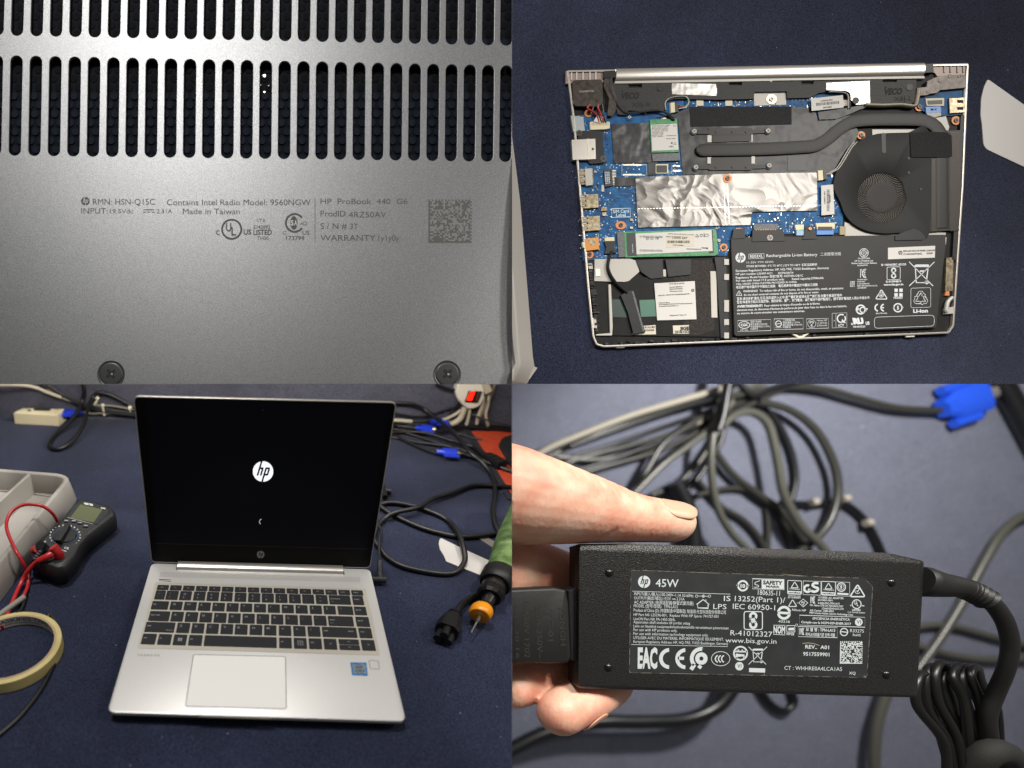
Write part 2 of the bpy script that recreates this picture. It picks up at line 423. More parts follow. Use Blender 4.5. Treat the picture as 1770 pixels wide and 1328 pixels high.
# ================================================================ underside of a laptop, upper left
under = empty('laptop_underside', 'silver laptop underside with long ventilation slots and engraved ratings', 'laptop', A.w((0, 600, -12)))
def slot_poly(xt, yt, xb, yb, r, n=8):
    """rounded slot outline in photo points"""
    out = []
    d = V((xb - xt, yb - yt)).normalized(); q = V((-d.y, d.x)); a0 = math.atan2(-d.y, -d.x)
    c = V((xt, yt)) + d * r0
    for i in range(n + 1):
        a = a0 - math.pi / 2 + math.pi * i / n; out.append((c.x + r * math.cos(a), c.y + r * math.sin(a)))
    c = V((xb, yb)) - d * r0
    for i in range(n + 1):
        a = a0 + math.pi / 2 + math.pi * i / n; out.append((c.x + r * math.cos(a), c.y + r * math.sin(a)))
    return out
r0 = 10.2
S = []
for i in range(-1, 28):
    xb = (50 + 68.0 * i - .105 * i * i) / 2; xt = (57 + 67.5 * i - .09 * i * i) / 2
    S.append((xt, (192 + 35 * (xt * 2) / 1750) / 2, xb, (537 + 22 * (xb * 2) / 1750) / 2))
for i in range(-1, 28):
    xb = (58 + 67.6 * i - .097 * i * i) / 2; xt = (68 + 67.2 * i - .09 * i * i) / 2
    yb = (122 + 35 * (xb * 2) / 1750) / 2
    S.append((xt, yb - 172, xb, yb))
bm = bmesh.new(); base = wloc(under)
def lp(poly, h):
    return [bm.verts.new(A.w((*A.pt(x, y, 0)[:2], h))) for x, y in poly]
walls = []
def vtx(x, y): return bm.verts.new(A.w((*A.pt(x, y, 0)[:2], 0)))
def ymid(x): return 78.5 + 17.5 * x / 875
S2, S1 = S[:29], S[29:]
for row, yt_, yb_ in ((S2, ymid, lambda x: 300.0), (S1, lambda x: -120.0, ymid)):
    for k, s in enumerate(row):
        loops = [lp(slot_poly(*s, r0 + .9), 0), lp(slot_poly(*s, r0 + .25), -.45), lp(slot_poly(*s, r0), -1.2), lp(slot_poly(*s, r0), -4)]
        n = len(loops[0]); o_ = loops[0]
        for a, b in zip(loops, loops[1:]):
            for i in range(n): walls.append((a[i], a[(i + 1) % n], b[(i + 1) % n], b[i]))
        def side(o2):
            xt = (s[0] + o2[0]) / 2; xb = (s[2] + o2[2]) / 2; return xt, xb
        p_ = row[k - 1] if k else (s[0] - 34, 0, s[2] - 34, 0); nx_ = row[k + 1] if k < len(row) - 1 else (s[0] + 33, 0, s[2] + 33, 0)
        if row is S2:
            (lt, lb), (rt, rb) = side(p_), side(nx_)
        else:
            lb, rb = side(p_)[1], side(nx_)[1]; lt, rt = lb, rb
        m = (s[0] + s[2]) / 2
        T0 = vtx(s[0], yt_(s[0])); B0 = vtx(s[2], yb_(s[2]))
        bm.faces.new([T0, vtx(lt, yt_(lt)), vtx(lb, yb_(lb)), B0] + [o_[i % n] for i in range(13, 23)])
        bm.faces.new([B0, vtx(rb, yb_(rb)), vtx(rt, yt_(rt)), T0] + [o_[i] for i in range(4, 14)])
bm.faces.new([vtx(-60, 299.98), vtx(-60, 700), vtx(910, 700), vtx(910, 299.98)])
for f in walls: bm.faces.new(f)
bmesh.ops.recalc_face_normals(bm, faces=bm.faces)
seam(bm, 'LT')
for v in bm.verts: v.co -= base
me = bpy.data.meshes.new('bottom_cover'); bm.to_mesh(me); bm.free()
for p in me.polygons: p.use_smooth = True
me.set_sharp_from_angle(angle=math.radians(25))
cover = bpy.data.objects.new('bottom_cover', me); COL.objects.link(cover); cover.parent = under
def brushed():
    m = bpy.data.materials.new('blasted_aluminium'); m.use_nodes = True; nt = m.node_tree; b = nt.nodes['Principled BSDF']; L = nt.links.new; N = nt.nodes.new
    tc = N('ShaderNodeTexCoord')
    n = N('ShaderNodeTexNoise'); n.inputs['Scale'].default_value = 900; n.inputs['Detail'].default_value = 2; n.inputs['Roughness'].default_value = .7
    L(tc.outputs['Object'], n.inputs['Vector'])
    r = N('ShaderNodeValToRGB'); r.color_ramp.elements[0].position = .36; r.color_ramp.elements[1].position = .64
    r.color_ramp.elements[0].color = hx('6e6f70'); r.color_ramp.elements[1].color = hx('8b8c8e'); L(n.outputs['Fac'], r.inputs[0]); L(r.outputs[0], b.inputs['Base Color'])
    b.inputs['Metallic'].default_value = 1; b.inputs['Roughness'].default_value = .5
    bp = N('ShaderNodeBump'); bp.inputs['Strength'].default_value = .35; bp.inputs['Distance'].default_value = .0006; L(n.outputs['Fac'], bp.inputs['Height']); L(bp.outputs[0], b.inputs['Normal'])
    return m
me.materials.append(brushed())
mb = MB(A); mb.px([(-60, -60), (-60, 310), (895, 310), (895, -60)], -10, -12)
for j in range(-2, 20):
    for i in range(-2, 54):
        x = i * 17.4 + (8.7 if j % 2 else 0) + .6 * j; y = 12 + j * 15.4
        if y > 290: continue
        c = A.pt(x, y, -8); hole = 96 < y < 166 or y < 62
        mb.mi = 2 if hole else 1
        mb.cyl(c, 6.6, -9.2 if hole else -8.4, -10.01, n=14, ch=.5)
build(mb, 'dust_screen', ['vent_dark', 'vent_disc', mat('vent_hole', '030406', .85, spec=.1)], under, cut='LT', smooth=30)
mb = MB(A)
for (x, y, r) in ((457, 131, 4.4), (457, 159, 3.2), (450.5, 147, 1.6), (464, 148, 1.6)):
    c = A.pt(x, y, -7); mb.cyl(c, r * .8, -7, -9.9, n=14, ch=.8)
build(mb, 'inner_screw', 'steel', under)
# engraved writing
mb = MB(A); H = .16
def t1(s, x, y, w, c, **k): k.setdefault('bold', 0); mb.text(s, x / 2, y / 2, w / 2, c / 2, H, res=4, **k)
t1('RMN: HSN-Q15C', 321, 708, 215, 20); t1('INPUT:', 281, 739, 91, 19); t1('19.5Vdc', 380, 738, 80, 14.5)
t1('2.31A', 542, 738, 53, 14.5); t1('Contains Intel Radio Model: 9560NGW', 577, 710, 497, 20); t1('Made in Taiwan', 632, 741, 197, 19)
mb.rects([(247.5, 362, 267, 363.6), (247.5, 366.3, 252, 367.8), (255, 366.3, 259.5, 367.8), (262.5, 366.3, 267, 367.8)], H)
mb.ring(400.5, 396.5, 16.6, 3.2, H); t1('U', 781, 800, 19, 28, bold=.02); t1('L', 800, 814, 16, 28, bold=.02)
t1('C', 747, 812, 12, 15, bold=.03); t1('US', 842, 811, 27, 17, bold=.03); t1('LISTED', 876, 812, 64, 17, bold=.03)
t1('I.T.E.', 888, 768, 32, 11, bold=.01); t1('E142692', 877, 791, 57, 12, bold=.01); t1('TH30', 889, 830, 40, 12, bold=.01)
mb.ring(509.5, 385.5, 15.4, 3.4, H, a0=.62, a1=5.66); mb.px(ell(508, 385.5, 6.2, 11.8), H)
t1('SA', 0, 0, 1, 1) if False else None
t1('R', 1039, 779, 9, 8); mb.ring(527, 386.5, 3, .8, H)
t1('C', 977, 812, 12, 12, bold=.01); t1('US', 1046, 812, 24, 14, bold=.01); t1('173799', 989, 831, 63, 14, bold=.01)
mb.rects([(544, 343, 545.1, 417)], H)
t1('HP  ProBook  440  G6', 1108, 706, 301, 19); t1('ProdID', 1108, 749, 87, 20); t1('4RZ50AV', 1206, 752, 129, 19)
t1('S / N #', 1108, 792, 91, 20); t1('3T', 1210, 792, 28, 18); t1('WARRANTY', 1108, 833, 190, 20); t1('1y1y0y', 1308, 833, 72, 19)
printed(mb, 'engraved_ratings', 'engraved', under); mb = MB(A)
# square dot-matrix mark: solid left and bottom edges, dotted elsewhere
rr = random.Random(4); N = 26; e = 75.0 / N
for j in range(N):
    i = 0
    for i in range(N):
        on = i == 0 or j == N - 1 or (rr.random() < .52 and i < N - 1 and j > 0) or (j == 0 and i % 2 == 0) or (i == N - 1 and j % 2)
        if on: mb.rects([(740.5 + i * e, 345 + j * e, 740.5 + i * e + e * 1.02, 345 + j * e + e * 1.02)], H)
printed(mb, 'dot_matrix_mark', mat('engraved_light', '575451', .8), under)
mb = MB(A); hp(mb, 147.5, 348, 7.4, H); printed(mb, 'round_badge', 'engraved', under)
mb = MB(A); mb.text('S', 500.8 + 1.6, 389.7, 5.0, 8.5, H + .1, res=4, bold=.03); mb.text('A', 508.6, 389.7, 5.0, 8.5, H + .1, res=4, bold=.03)
printed(mb, 'mark_letters', mat('mark_gap', '9a9692', .5, .5), under)
# two countersunk screws
for k, (x, y, a) in enumerate(((192, 647, .12), (773, 647, .2))):
    mb = MB(A); c = A.pt(x, y, 0); n = 40
    def rg(r, h): return [(c.x + r * math.cos(6.28318 * i / n), c.y + r * math.sin(6.28318 * i / n), h) for i in range(n)]
    mb.loft([rg(24, .05), rg(23.3, .9), rg(21.5, .6), rg(20.2, -.2 + .35), rg(19.6, 1.0), rg(18.6, 1.5), rg(17, 1.6)], False, True)
    s_ = build(mb, 'screw', 'screw_black', under, cut='LT', smooth=40)
    mb = MB(A); cr = []
    for i in range(4):
        t = a + .55 + i * math.pi / 2
        for (rr_, dt) in ((5.0, -.62), (9.6, -.28), (9.9, 0), (9.6, .28), (5.0, .62)):
            cr.append((c.x + rr_ * math.cos(t + dt), c.y + rr_ * math.sin(t + dt)))
    mb.add([(p[0], p[1], 1.72) for p in cr] + [(c.x, c.y, 1.72)], [(i, (i + 1) % 20, 20) for i in range(20)])
    build(mb, 'cross_recess', mat('recess_black', '030303', .7), s_, cut='LT')
    mb = MB(A); mb.cyl((c.x + 1.5, c.y - .8), 2.0, 1.95, 1.74, n=10, r2=.8); build(mb, 'recess_glint', 'steel', s_, cut='LT')
# ================================================================ opened laptop on navy cloth, upper right
mb = MB(A); mb.px([(840, -500), (840, 720), (2400, 720), (2400, -500)], -4, -16)
tag(build(mb, 'cloth_surface', 'navy_cloth', cut='RT', smooth=None), 'dark navy woven cloth under the opened laptop', None, kind='structure')
mat('pcb', '0e4270', .6, spec=.25, noise=(90, 3), var='155a8c', ramp=(.4, .62)); mat('pcb_green', '1f6b3f', .45, noise=(200, 2), var='2f8a4c')
mat('silk', 'b9cdd6', .6); mat('solder', 'c8c4b4', .35, .8); mat('chip', '1b1b1e', .5); mat('gold_pad', 'c48a4a', .4, .5); mat('copper_orange', 'c27a42', .5, .2)
mat('mylar', '151516', .42, spec=.3, noise=(30, 2), var='232326', bump=(26, .9), dist=.004); mat('mylar_grey', '2c2c2f', .36, spec=.35, bump=(30, 1.0), dist=.004)
mat('felt_tape', '121213', .85, spec=.2, noise=(1200, 2), var='343436', ramp=(.3, .75)); mat('heatpipe', '191716', .5, .1, spec=.3, bump=(300, .15)); mat('bracket', '191716', .45, .2, spec=.3)
mat('fan_case', '100f0f', .6, .0, spec=.25, bump=(700, .1)); mat('fan_hub', '1a1817', .65, bump=(900, .5)); mat('blade', '5c5751', .45, .3)
mat('battery', '191817', .52, spec=.35, noise=(40, 3), var='1f1d1c', bump=(20, .12), dist=.003); mat('hinge_metal', '4c4540', .4, .6, noise=(150, 2), var='39332f')
mat('ivory_plug', 'cfc5a2', .5); mat('foil_white', 'a8a6a2', .35, .8, bump=(40, .6), dist=.003); mat('orange_plastic', 'c8821e', .4); mat('blue_film', '1f6fc0', .4)
mat('port_metal', '9d927c', .35, .8, noise=(200, 3), var='6e634e'); mat('frame_grey', 'a9a69f', .5, .2); mat('film_green', '2f6350', .35); mat('bay_black', '0e0e0e', .6, spec=.2, noise=(80, 3), var='171615')
mat('label_ivory', 'c9c2b0', .7); mat('pink_metal', '8d7d76', .5, .3); mat('dirty_white', 'b9b5ab', .6)
def foil():
    m = bpy.data.materials.new('crinkled_foil'); m.use_nodes = True; nt = m.node_tree; b = nt.nodes['Principled BSDF']; L = nt.links.new; N = nt.nodes.new
    b.inputs['Base Color'].default_value = hx('5e5c5a'); b.inputs['Metallic'].default_value = 1; b.inputs['Roughness'].default_value = .33
    tc = N('ShaderNodeTexCoord')
    n = N('ShaderNodeTexNoise'); n.inputs['Scale'].default_value = 13; n.inputs['Detail'].default_value = 2.5; n.inputs['Distortion'].default_value = .8; L(tc.outputs['Object'], n.inputs['Vector'])
    mp = N('ShaderNodeMix'); mp.data_type = 'RGBA'; mp.blend_type = 'ADD'; mp.inputs[0].default_value = .12; L(tc.outputs['Object'], mp.inputs[6]); L(n.outputs['Color'], mp.inputs[7])
    v = N('ShaderNodeTexVoronoi'); v.inputs['Scale'].default_value = 26; v.feature = 'F1'; L(mp.outputs[2], v.inputs['Vector'])
    ad = N('ShaderNodeMath'); L(n.outputs['Fac'], ad.inputs[0]); L(v.outputs['Distance'], ad.inputs[1])
    bp = N('ShaderNodeBump'); bp.inputs['Strength'].default_value = .38; bp.inputs['Distance'].default_value = .005; L(ad.outputs[0], bp.inputs['Height']); L(bp.outputs[0], b.inputs['Normal'])
    return m
MATS['foil'] = foil()
opn = empty('opened_laptop', 'opened silver laptop with its bottom cover off, battery and circuit board bare on navy cloth', 'laptop', A.w((1000, 560, -4)))
def pc(name, m, h1, *c, h0=-2.6, r=0, ch=0, parent=None, bev=0, label=None, smooth=30):
    mb = MB(A); mb.px(q2(*c), h1, h0, ch=ch, r=r); return build(mb, name, m, parent or opn, bev=bev, label=label, smooth=smooth)
def rect(x0, y0, x1, y1): return (x0, y0, x0, y1, x1, y1, x1, y0)
# silver case: outer wall with rim, black inner floor
O = [(190, 243), (1580, 220), (1575, 330), (1562, 640), (1529, 1128), (1512, 1153), (318, 1201), (291, 1193), (279, 1165), (262, 1000), (238, 720), (212, 420)]
pl = [A.pt(x, y, 1)[:2] for x, y in q2(*[c for p in O for c in p])]
pl = rpoly(pl, 3)
mb = MB(A); i1 = inset(pl, .9); i2 = inset(pl, 3.0)
mb.loft([[(p[0], p[1], -3.9) for p in inset(pl, 1.2)], [(p[0], p[1], -.5) for p in pl], [(p[0], p[1], .8) for p in pl], [(p[0], p[1], 1.1) for p in i1], [(p[0], p[1], .9) for p in i2], [(p[0], p[1], -2.7) for p in i2]], True, False)
build(mb, 'case_rim', 'silver', opn)
mb = MB(A); mb.slab(inset(pl, 2.5), -2.6, -3.4); build(mb, 'case_floor', 'bay_black', opn)
# circuit board with its fine parts
BP = [(222, 400), (330, 388), (480, 384), (545, 345), (835, 314), (1140, 325), (1160, 560), (1140, 805), (770, 812), (742, 885), (382, 893), (370, 890), (245, 902)]
mb = MB(A); mb.px([(885 + x / 2, y / 2) for x, y in BP], -1.9, -2.5)
rr = random.Random(11)
def free(x, y):
    for (a, b, c, d) in ((228, 395, 330, 900), (330, 560, 600, 606), (330, 606, 432, 890), (560, 335, 1140, 372), (830, 735, 1130, 805), (1060, 590, 1130, 770), (700, 780, 830, 885)):
        if a < x < c and b < y < d: return True
    return False
n = 0
while n < 950:
    x, y = rr.uniform(225, 1140), rr.uniform(330, 890)
    if not free(x, y) or (345 < x < 412 and 655 < y < 760): continue
    n += 1; k = rr.random(); a, b = (rr.uniform(2, 6), rr.uniform(1.5, 3)) if rr.random() < .5 else (rr.uniform(1.5, 3), rr.uniform(2, 6))
    if k < .30: mb.mi = 1; mb.px(q2(*rect(x, y, x + a, y + b)), -1.86)
    elif k < .62: mb.mi = 2; mb.px(q2(*rect(x, y, x + a, y + b)), -1.5, -1.9)
    elif k < .8: mb.mi = 3; mb.px(q2(*rect(x, y, x + a * 1.6, y + b * 1.6)), -1.3, -1.9)
    elif k < .9: mb.mi = 4; mb.px(q2(*rect(x, y, x + a, y + b)), -1.5, -1.9)
    else: mb.mi = 1; mb.stroke([A.pt(*q2(x, y)[0], -1.86)[:2], A.pt(*q2(x + rr.uniform(-14, 14), y + rr.uniform(-14, 14))[0], -1.86)[:2]], .35, -1.85)
for k in range(60):       # copper traces
    x, y = rr.uniform(330, 425), rr.uniform(610, 880); mb.mi = 5
    l = rr.uniform(8, 26); mb.stroke([A.pt(*q2(x, y)[0], -1.86)[:2], A.pt(*q2(x + l, y)[0], -1.86)[:2], A.pt(*q2(x + l + 6, y + 6)[0], -1.86)[:2]], .3, -1.87)
for x in range(590, 1130, 13): mb.mi = 1; mb.px(q2(*rect(x, 343, x + 4, 347)), -1.85)
build(mb, 'circuit_board', ['pcb', 'silk', 'solder', 'chip', 'gold_pad', mat('trace', '2a7bb0', .4)], opn, smooth=None)
s_ = Sg(MB(A), -1.8, 885, 0, 2)
s_.T('SIM Card', 349, 737, 405, 735, 11, bold=.02); s_.T('Label', 360, 749, 393, 748, 10, bold=.02); s_.B(345, 722, 409, 752, 1.6, dv=-2)
s_.T('BTY', 851, 770, 876, 769, 10); s_.T('TP', 957, 790, 970, 790, 9)
printed(s_.mb, 'board_writing', 'silk', opn)
# hinge tube, hinges
mb = MB(A); rings = []
for x, yt, yb in ((357, 238, 281), (1421, 217, 262)):
    a = A.pt(*q2(x, yt)[0], 1); b = A.pt(*q2(x, yb)[0], 1); ring = []
    for k in range(15):
        t = math.pi * k / 14; f = (1 - math.cos(t)) / 2; ring.append((a.x + (b.x - a.x) * f, a.y + (b.y - a.y) * f, -.5 + 5.2 * math.sin(t) ** .8))
    ring += [(b.x, b.y, -3.9), (a.x, a.y, -3.9)]; rings.append(ring)
mb.loft(rings); build(mb, 'hinge_tube', 'silver_bright', opn, smooth=50)
pc('back_lip', 'frame_grey', .9, 357, 281, 1425, 263, 1427, 271, 900, 279, 898, 284, 890, 280, 357, 289)
for side, c in (('l', (186, 246, 357, 240, 357, 262, 318, 264, 316, 285, 186, 290)), ('r', (1421, 222, 1577, 219, 1574, 262, 1470, 264, 1462, 252, 1421, 250))):
    pc('hinge_seat', 'pink_metal' if side == 'l' else 'pink_metal', -.6, *c)
for x in (204, 222, 244, 268, 288, 1494, 1516, 1540, 1560):
    pc('seat_rib', 'dirty_white', .5, *rect(x, 248 if x < 900 else 224, x + 4, 276 if x < 900 else 250))
pc('hinge_plate', 'hinge_metal', 2.4, 209, 282, 214, 277, 306, 274, 313, 282, 315, 357, 300, 370, 219, 367, 212, 360, ch=.4)
pc('hinge_arm', 'hinge_metal', 1.6, 322, 255, 345, 255, 352, 300, 362, 345, 358, 388, 346, 402, 330, 400, 336, 340, 318, 300, ch=.3)
pc('hinge_plate', 'hinge_metal', 2.4, 1462, 268, 1480, 262, 1560, 257, 1572, 262, 1570, 304, 1480, 312, 1470, 322, 1444, 325, 1436, 330, 1400, 332, 1402, 304, 1434, 300, 1436, 280, ch=.4)
pc('hinge_barrel', 'black_plastic', 2.2, 1422, 222, 1456, 220, 1458, 250, 1422, 252); pc('hinge_barrel', 'black_plastic', 2.2, 317, 246, 357, 244, 357, 268, 317, 270)
mb = MB(A)
for (x, y, r, h) in ((228, 288, 4, 2.45), (262, 287, 5, 2.45), (296, 345, 5, 2.45), (1514, 264, 7, 2.45), (1480, 280, 7, 2.45), (1544, 266, 4, 2.45), (1438, 317, 5, 2.45), (1552, 262, 3, 2.45)):
    c = A.pt(*q2(x, y)[0], h); mb.cyl(c, r / 2, h + .4, h, n=14, ch=.15)
build(mb, 'hinge_rivets', 'hinge_metal', opn)
s_ = Sg(MB(A), 2.46, 885, 0, 2); s_.T('XILINBIYOK', 232, 320, 284, 318, 6); printed(s_.mb, 'stamped_code', 'silver', opn)
# speakers bar
SP = (352, 292, 402, 292, 404, 304, 450, 303, 450, 289, 552, 287, 706, 284, 750, 284, 750, 296, 795, 295, 797, 284, 1000, 281, 1002, 293, 1042, 292, 1044, 281, 1238, 276, 1280, 275, 1282, 285, 1330, 284, 1332, 276, 1398, 276, 1396, 332, 1392, 352, 1380, 360, 1248, 368, 1200, 366, 1165, 340, 1160, 318, 1085, 318, 1060, 322, 1030, 338, 952, 340, 950, 316, 838, 318, 836, 342, 706, 345, 600, 342, 560, 342, 536, 350, 532, 382, 470, 386, 462, 394, 440, 384, 402, 382, 396, 398, 366, 396, 356, 360, 350, 330)
pc('speaker_bar', mat('speaker_plastic', '232222', .6, spec=.3, noise=(700, 2), var='343332'), .6, *SP)
s_ = Sg(MB(A), .72, 885, 0, 2)
for (x, y, c) in ((374, 342, 'X8J-R'), (1284, 327, 'X8J-L')):
    s_.T('VECO', x, y, x + 64, y - 1, 20, bold=.05, shear=.25); s_.F([(x + 4, y - 26), (x + 10, y - 30), (x + 10, y - 22)])
s_.T('X8J-R', 413, 371, 480, 369, 16, bold=0); s_.T('X8J-L', 1321, 351, 1384, 349, 16, bold=0)
printed(s_.mb, 'speaker_writing', mat('ink_black', '050506', .8), opn)
for c in ((552, 300, 554, 288, 705, 291, 709, 318, 706, 332, 554, 326), (1086, 287, 1236, 280, 1238, 358, 1190, 362, 1166, 340, 1160, 318, 1087, 312)):
    pc('silver_tape', 'foil_white', .95, *c, h0=.5)
for x, y in ((512, 304), (1188, 348), (384, 374), (1374, 302)):
    mb = MB(A); c = A.pt(*q2(x, y)[0], .8); mb.cyl(c, 6, 1.1, .5, ch=.2); b_ = build(mb, 'speaker_boss', 'black_plastic', opn)
# black sheets over the board
pc('black_sheet', 'mylar', -1.0, 500, 406, 560, 396, 615, 372, 1040, 372, 1060, 412, 1170, 400, 1200, 460, 1150, 560, 1130, 592, 1060, 600, 592, 604, 586, 556, 574, 412, h0=-1.8, smooth=60)
pc('black_sheet', 'mylar_grey', -1.0, 344, 430, 482, 424, 486, 562, 352, 564, h0=-1.8, label='glossy grey-black film over the memory')
pc('black_sheet', 'mylar', -1.1, 470, 560, 500, 560, 500, 604, 470, 606, h0=-1.8)
pc('black_sheet', 'mylar', -1.1, 354, 615, 426, 613, 427, 642, 356, 645, h0=-1.8)
pc('felt_tape', 'felt_tape', -.6, 614, 370, 966, 368, 967, 430, 856, 433, 618, 438, h0=-1)
pc('dark_tape', mat('tape_dk', '303033', .5), -.7, *rect(953, 540, 1016, 590), h0=-1)
# foil shield
pc('foil_shield', 'foil', -.5, 427, 612, 520, 610, 724, 602, 764, 601, 1054, 597, 1056, 728, 830, 733, 824, 778, 436, 787, 431, 700, h0=-1.8, smooth=60)
mb = MB(A)
for (x0, y0, x1, y1) in ((436, 722, 1054, 711), (744, 640, 752, 776), (733, 640, 738, 770)):
    N_ = 60
    for k in range(N_):
        t0 = k / N_; t1 = (k + .6) / N_; a = A.pt(*q2(x0 + (x1 - x0) * t0, y0 + (y1 - y0) * t0)[0], -.4); b = A.pt(*q2(x0 + (x1 - x0) * t1, y0 + (y1 - y0) * t1)[0], -.4)
        mb.stroke([a[:2], b[:2]], .9, -.35, -.5)
build(mb, 'foil_perforation', 'silver_bright', opn)
# heat spreader, bracket arms and pipe
for y in (456, 578):
    pc('bracket_arm', 'bracket', .2, 640, y - 6, 680, y - 6, 682, y - 12, 828, y - 13, 832, y - 7, 882, y - 8, 882, y + 4, 832, y + 6, 828, y + 10, 682, y + 11, 680, y + 7, 640, y + 8, h0=-1)
    for x in (706, 762, 810):
        mb = MB(A); c = A.pt(*q2(x, y)[0], .3); mb.cyl(c, 2.2, .7, .2, n=12); build(mb, 'rivet', 'black_plastic', opn)
for c in ((676, 468, 690, 468, 690, 492, 676, 492), (820, 466, 832, 466, 832, 490, 820, 490), (676, 544, 690, 544, 690, 566, 676, 566), (828, 540, 840, 540, 840, 566, 828, 566)):
    pc('spreader_tab', 'frame_grey', -.2, *c, h0=-1)
pc('heat_plate', 'bracket', 0, 692, 468, 828, 464, 828, 488, 692, 492, h0=-1); pc('heat_plate', 'bracket', 0, 688, 545, 828, 543, 828, 566, 688, 568, h0=-1)
def flat_pipe(pts, w0, h, name, m, th=1.6, bulge=.7):
    P = catmull([A.pt(*q2(x, y)[0], h) for x, y in pts], 10); rings = []
    for i, p in enumerate(P):
        t = (P[min(i + 1, len(P) - 1)] - P[max(i - 1, 0)]).normalized(); q = V((-t.y, t.x, 0)); k = 1.0
        if i < 6: k = math.sqrt(1 - (1 - (i + .3) / 6.3) ** 2)
        ring = []
        for (u, z) in ((-1, -th), (-1, -.5), (-.86, -.1), (-.4, .0 + bulge * .1), (0, bulge * .12), (.4, .0 + bulge * .1), (.86, -.1), (1, -.5), (1, -th)):
            ring.append(p + q * u * w0 * k + V((0, 0, z)))
        rings.append(ring)
    mb = MB(A); mb.loft(rings); return build(mb, name, m, opn, smooth=45)
flat_pipe([(638, 519), (700, 517), (800, 516), (900, 513), (990, 508), (1050, 502), (1095, 478), (1135, 445), (1180, 420), (1240, 413), (1320, 412), (1400, 413), (1440, 420), (1470, 440), (1485, 470), (1488, 520), (1489, 640), (1490, 788)], 10.8, 1.5, 'heat_pipe', 'heatpipe')
for (x, y, k) in ((630, 455, 0), (885, 453, 0), (636, 579, 0), (889, 573, 1)):
    mb = MB(A); c = A.pt(*q2(x, y)[0], .5); mb.cyl(c, 6, .2, -1, ch=.2); p_ = build(mb, 'screw_washer', mat('washer_blue', '1f3a55', .6, .1), opn)
    mb = MB(A); mb.cyl(c, 4.2, 1.2, .1, ch=.4); build(mb, 'bracket_screw', mat('screw_pewter', '8d8575', .5, .5), opn)
    mb = MB(A)
    for a in (.6, 2.17): mb.stroke([(c.x - 2.4 * math.cos(a), c.y - 2.4 * math.sin(a)), (c.x + 2.4 * math.cos(a), c.y + 2.4 * math.sin(a))], .9, 1.25)
    printed(mb, 'cross_slot', mat('slot_brown', '4a3420', .6), opn)
# gilt screw pads
def pad(x, y, r, h=-1.2, ring='copper_orange', scr='hinge_metal', rx=1.0):
    mb = MB(A); c = A.pt(*q2(x, y)[0], h); pl = ell(c.x, c.y, r * rx, r, 22); mb.slab(pl, h, -2.4); p_ = build(mb, 'screw_pad', ring, opn)
    mb = MB(A); mb.cyl(c, r * .52, h + 1.1, h - .05, n=18, ch=.3); q_ = build(mb, 'pad_screw', scr, opn)
    mb = MB(A)
    for a in (.3, 1.87): mb.stroke([(c.x - r * .3 * math.cos(a), c.y - r * .3 * math.sin(a)), (c.x + r * .3 * math.cos(a), c.y + r * .3 * math.sin(a))], r * .13, h + 1.15)
    printed(mb, 'cross_slot', 'ink_black', q_)
pad(745, 617, 7.5, h=-.1); pad(376, 779, 7, rx=1.3); pad(268, 880, 6.8); pad(264, 392, 6.5, scr='black_plastic'); pad(1408, 370, 7.5); pad(1535, 417, 7.5); pad(1207, 468, 7); pad(786, 800, 6, scr='ink_black'); pad(732, 855, 6.5)
pad(405, 407, 5.5, ring='pcb', scr='steel'); pad(526, 414, 5.5, ring='pink_metal', scr='solder'); pad(897, 343, 8.5, ring='solder', scr='port_metal', h=-.6); pad(714, 832, 5.5, ring='pcb', scr='port_metal')
pc('white_board_patch', 'dirty_white', -1.4, 836, 318, 946, 314, 948, 362, 838, 366, h0=-1.9)
for x in (638, 738, 1140): pc('small_module', 'label_ivory', -.9, *rect(x, 346, x + 24, 366), h0=-1.9)
# wireless card
wc = pc('wireless_card', 'pcb_green', .1, 477, 414, 571, 410, 577, 526, 482, 528, h0=-1.5)
pc('card_label', 'white_paper', .3, 480, 432, 570, 428, 576, 518, 485, 522, h0=.05, parent=wc)
pc('card_slot', mat('slot_grey', '5c5f63', .5, noise=(300, 2), var='44474a'), .2, 484, 532, 580, 529, 581, 555, 487, 558)
s_ = Sg(MB(A), .4, 970, 100, 5.9)
for k in range(9): s_.T('MODEL ANATEL TYPE FCC ID CCAH'[k: k + 18 if k < 5 else k + 12], 926, 697 + k * 14, 1090 - (k > 4) * 50, 694 + k * 14, 7, bold=.03)
s_.T('WFM:A4C', 1070, 800, 1175, 797, 8, bold=.03); s_.T('TA:K17 2018', 1070, 832, 1165, 828, 9, bold=.03); s_.F([(1090, 692), (1100, 682), (1110, 692)]); s_.C(1155, 694, 9, 3); s_.D(1128, 870, 9); s_.ce(1120, 905, 9, 3); s_.tri(1160, 875, 14, 3)
s_.L([(1095, 906), (1150, 908)], 3)
printed(s_.mb, 'label_print', 'dark_print', wc)
pc('blk_module', 'chip', -.4, *rect(500, 572, 536, 596)); pc('module_frame', 'ivory_plug', -.9, *rect(497, 568, 540, 600))
for x0, y0, x1, y1 in ((380, 570, 466, 606), (553, 574, 598, 592)):
    mb = MB(A); mb.pline([(885 + x0 / 2, y0 / 2), (885 + x1 / 2, y0 / 2), (885 + x1 / 2, y1 / 2), (885 + x0 / 2, y1 / 2)], .9, -1.78, closed=True); printed(mb, 'pad_outline', 'silk', opn)
    pc('solder_row', 'solder', -1.5, *rect(x0 + 4, y0 - 2, x1 - 18, y0 + 3), h0=-1.9); pc('solder_row', 'solder', -1.5, *rect(x0 + 4, y1 - 4, x1 - 18, y1 + 1), h0=-1.9)
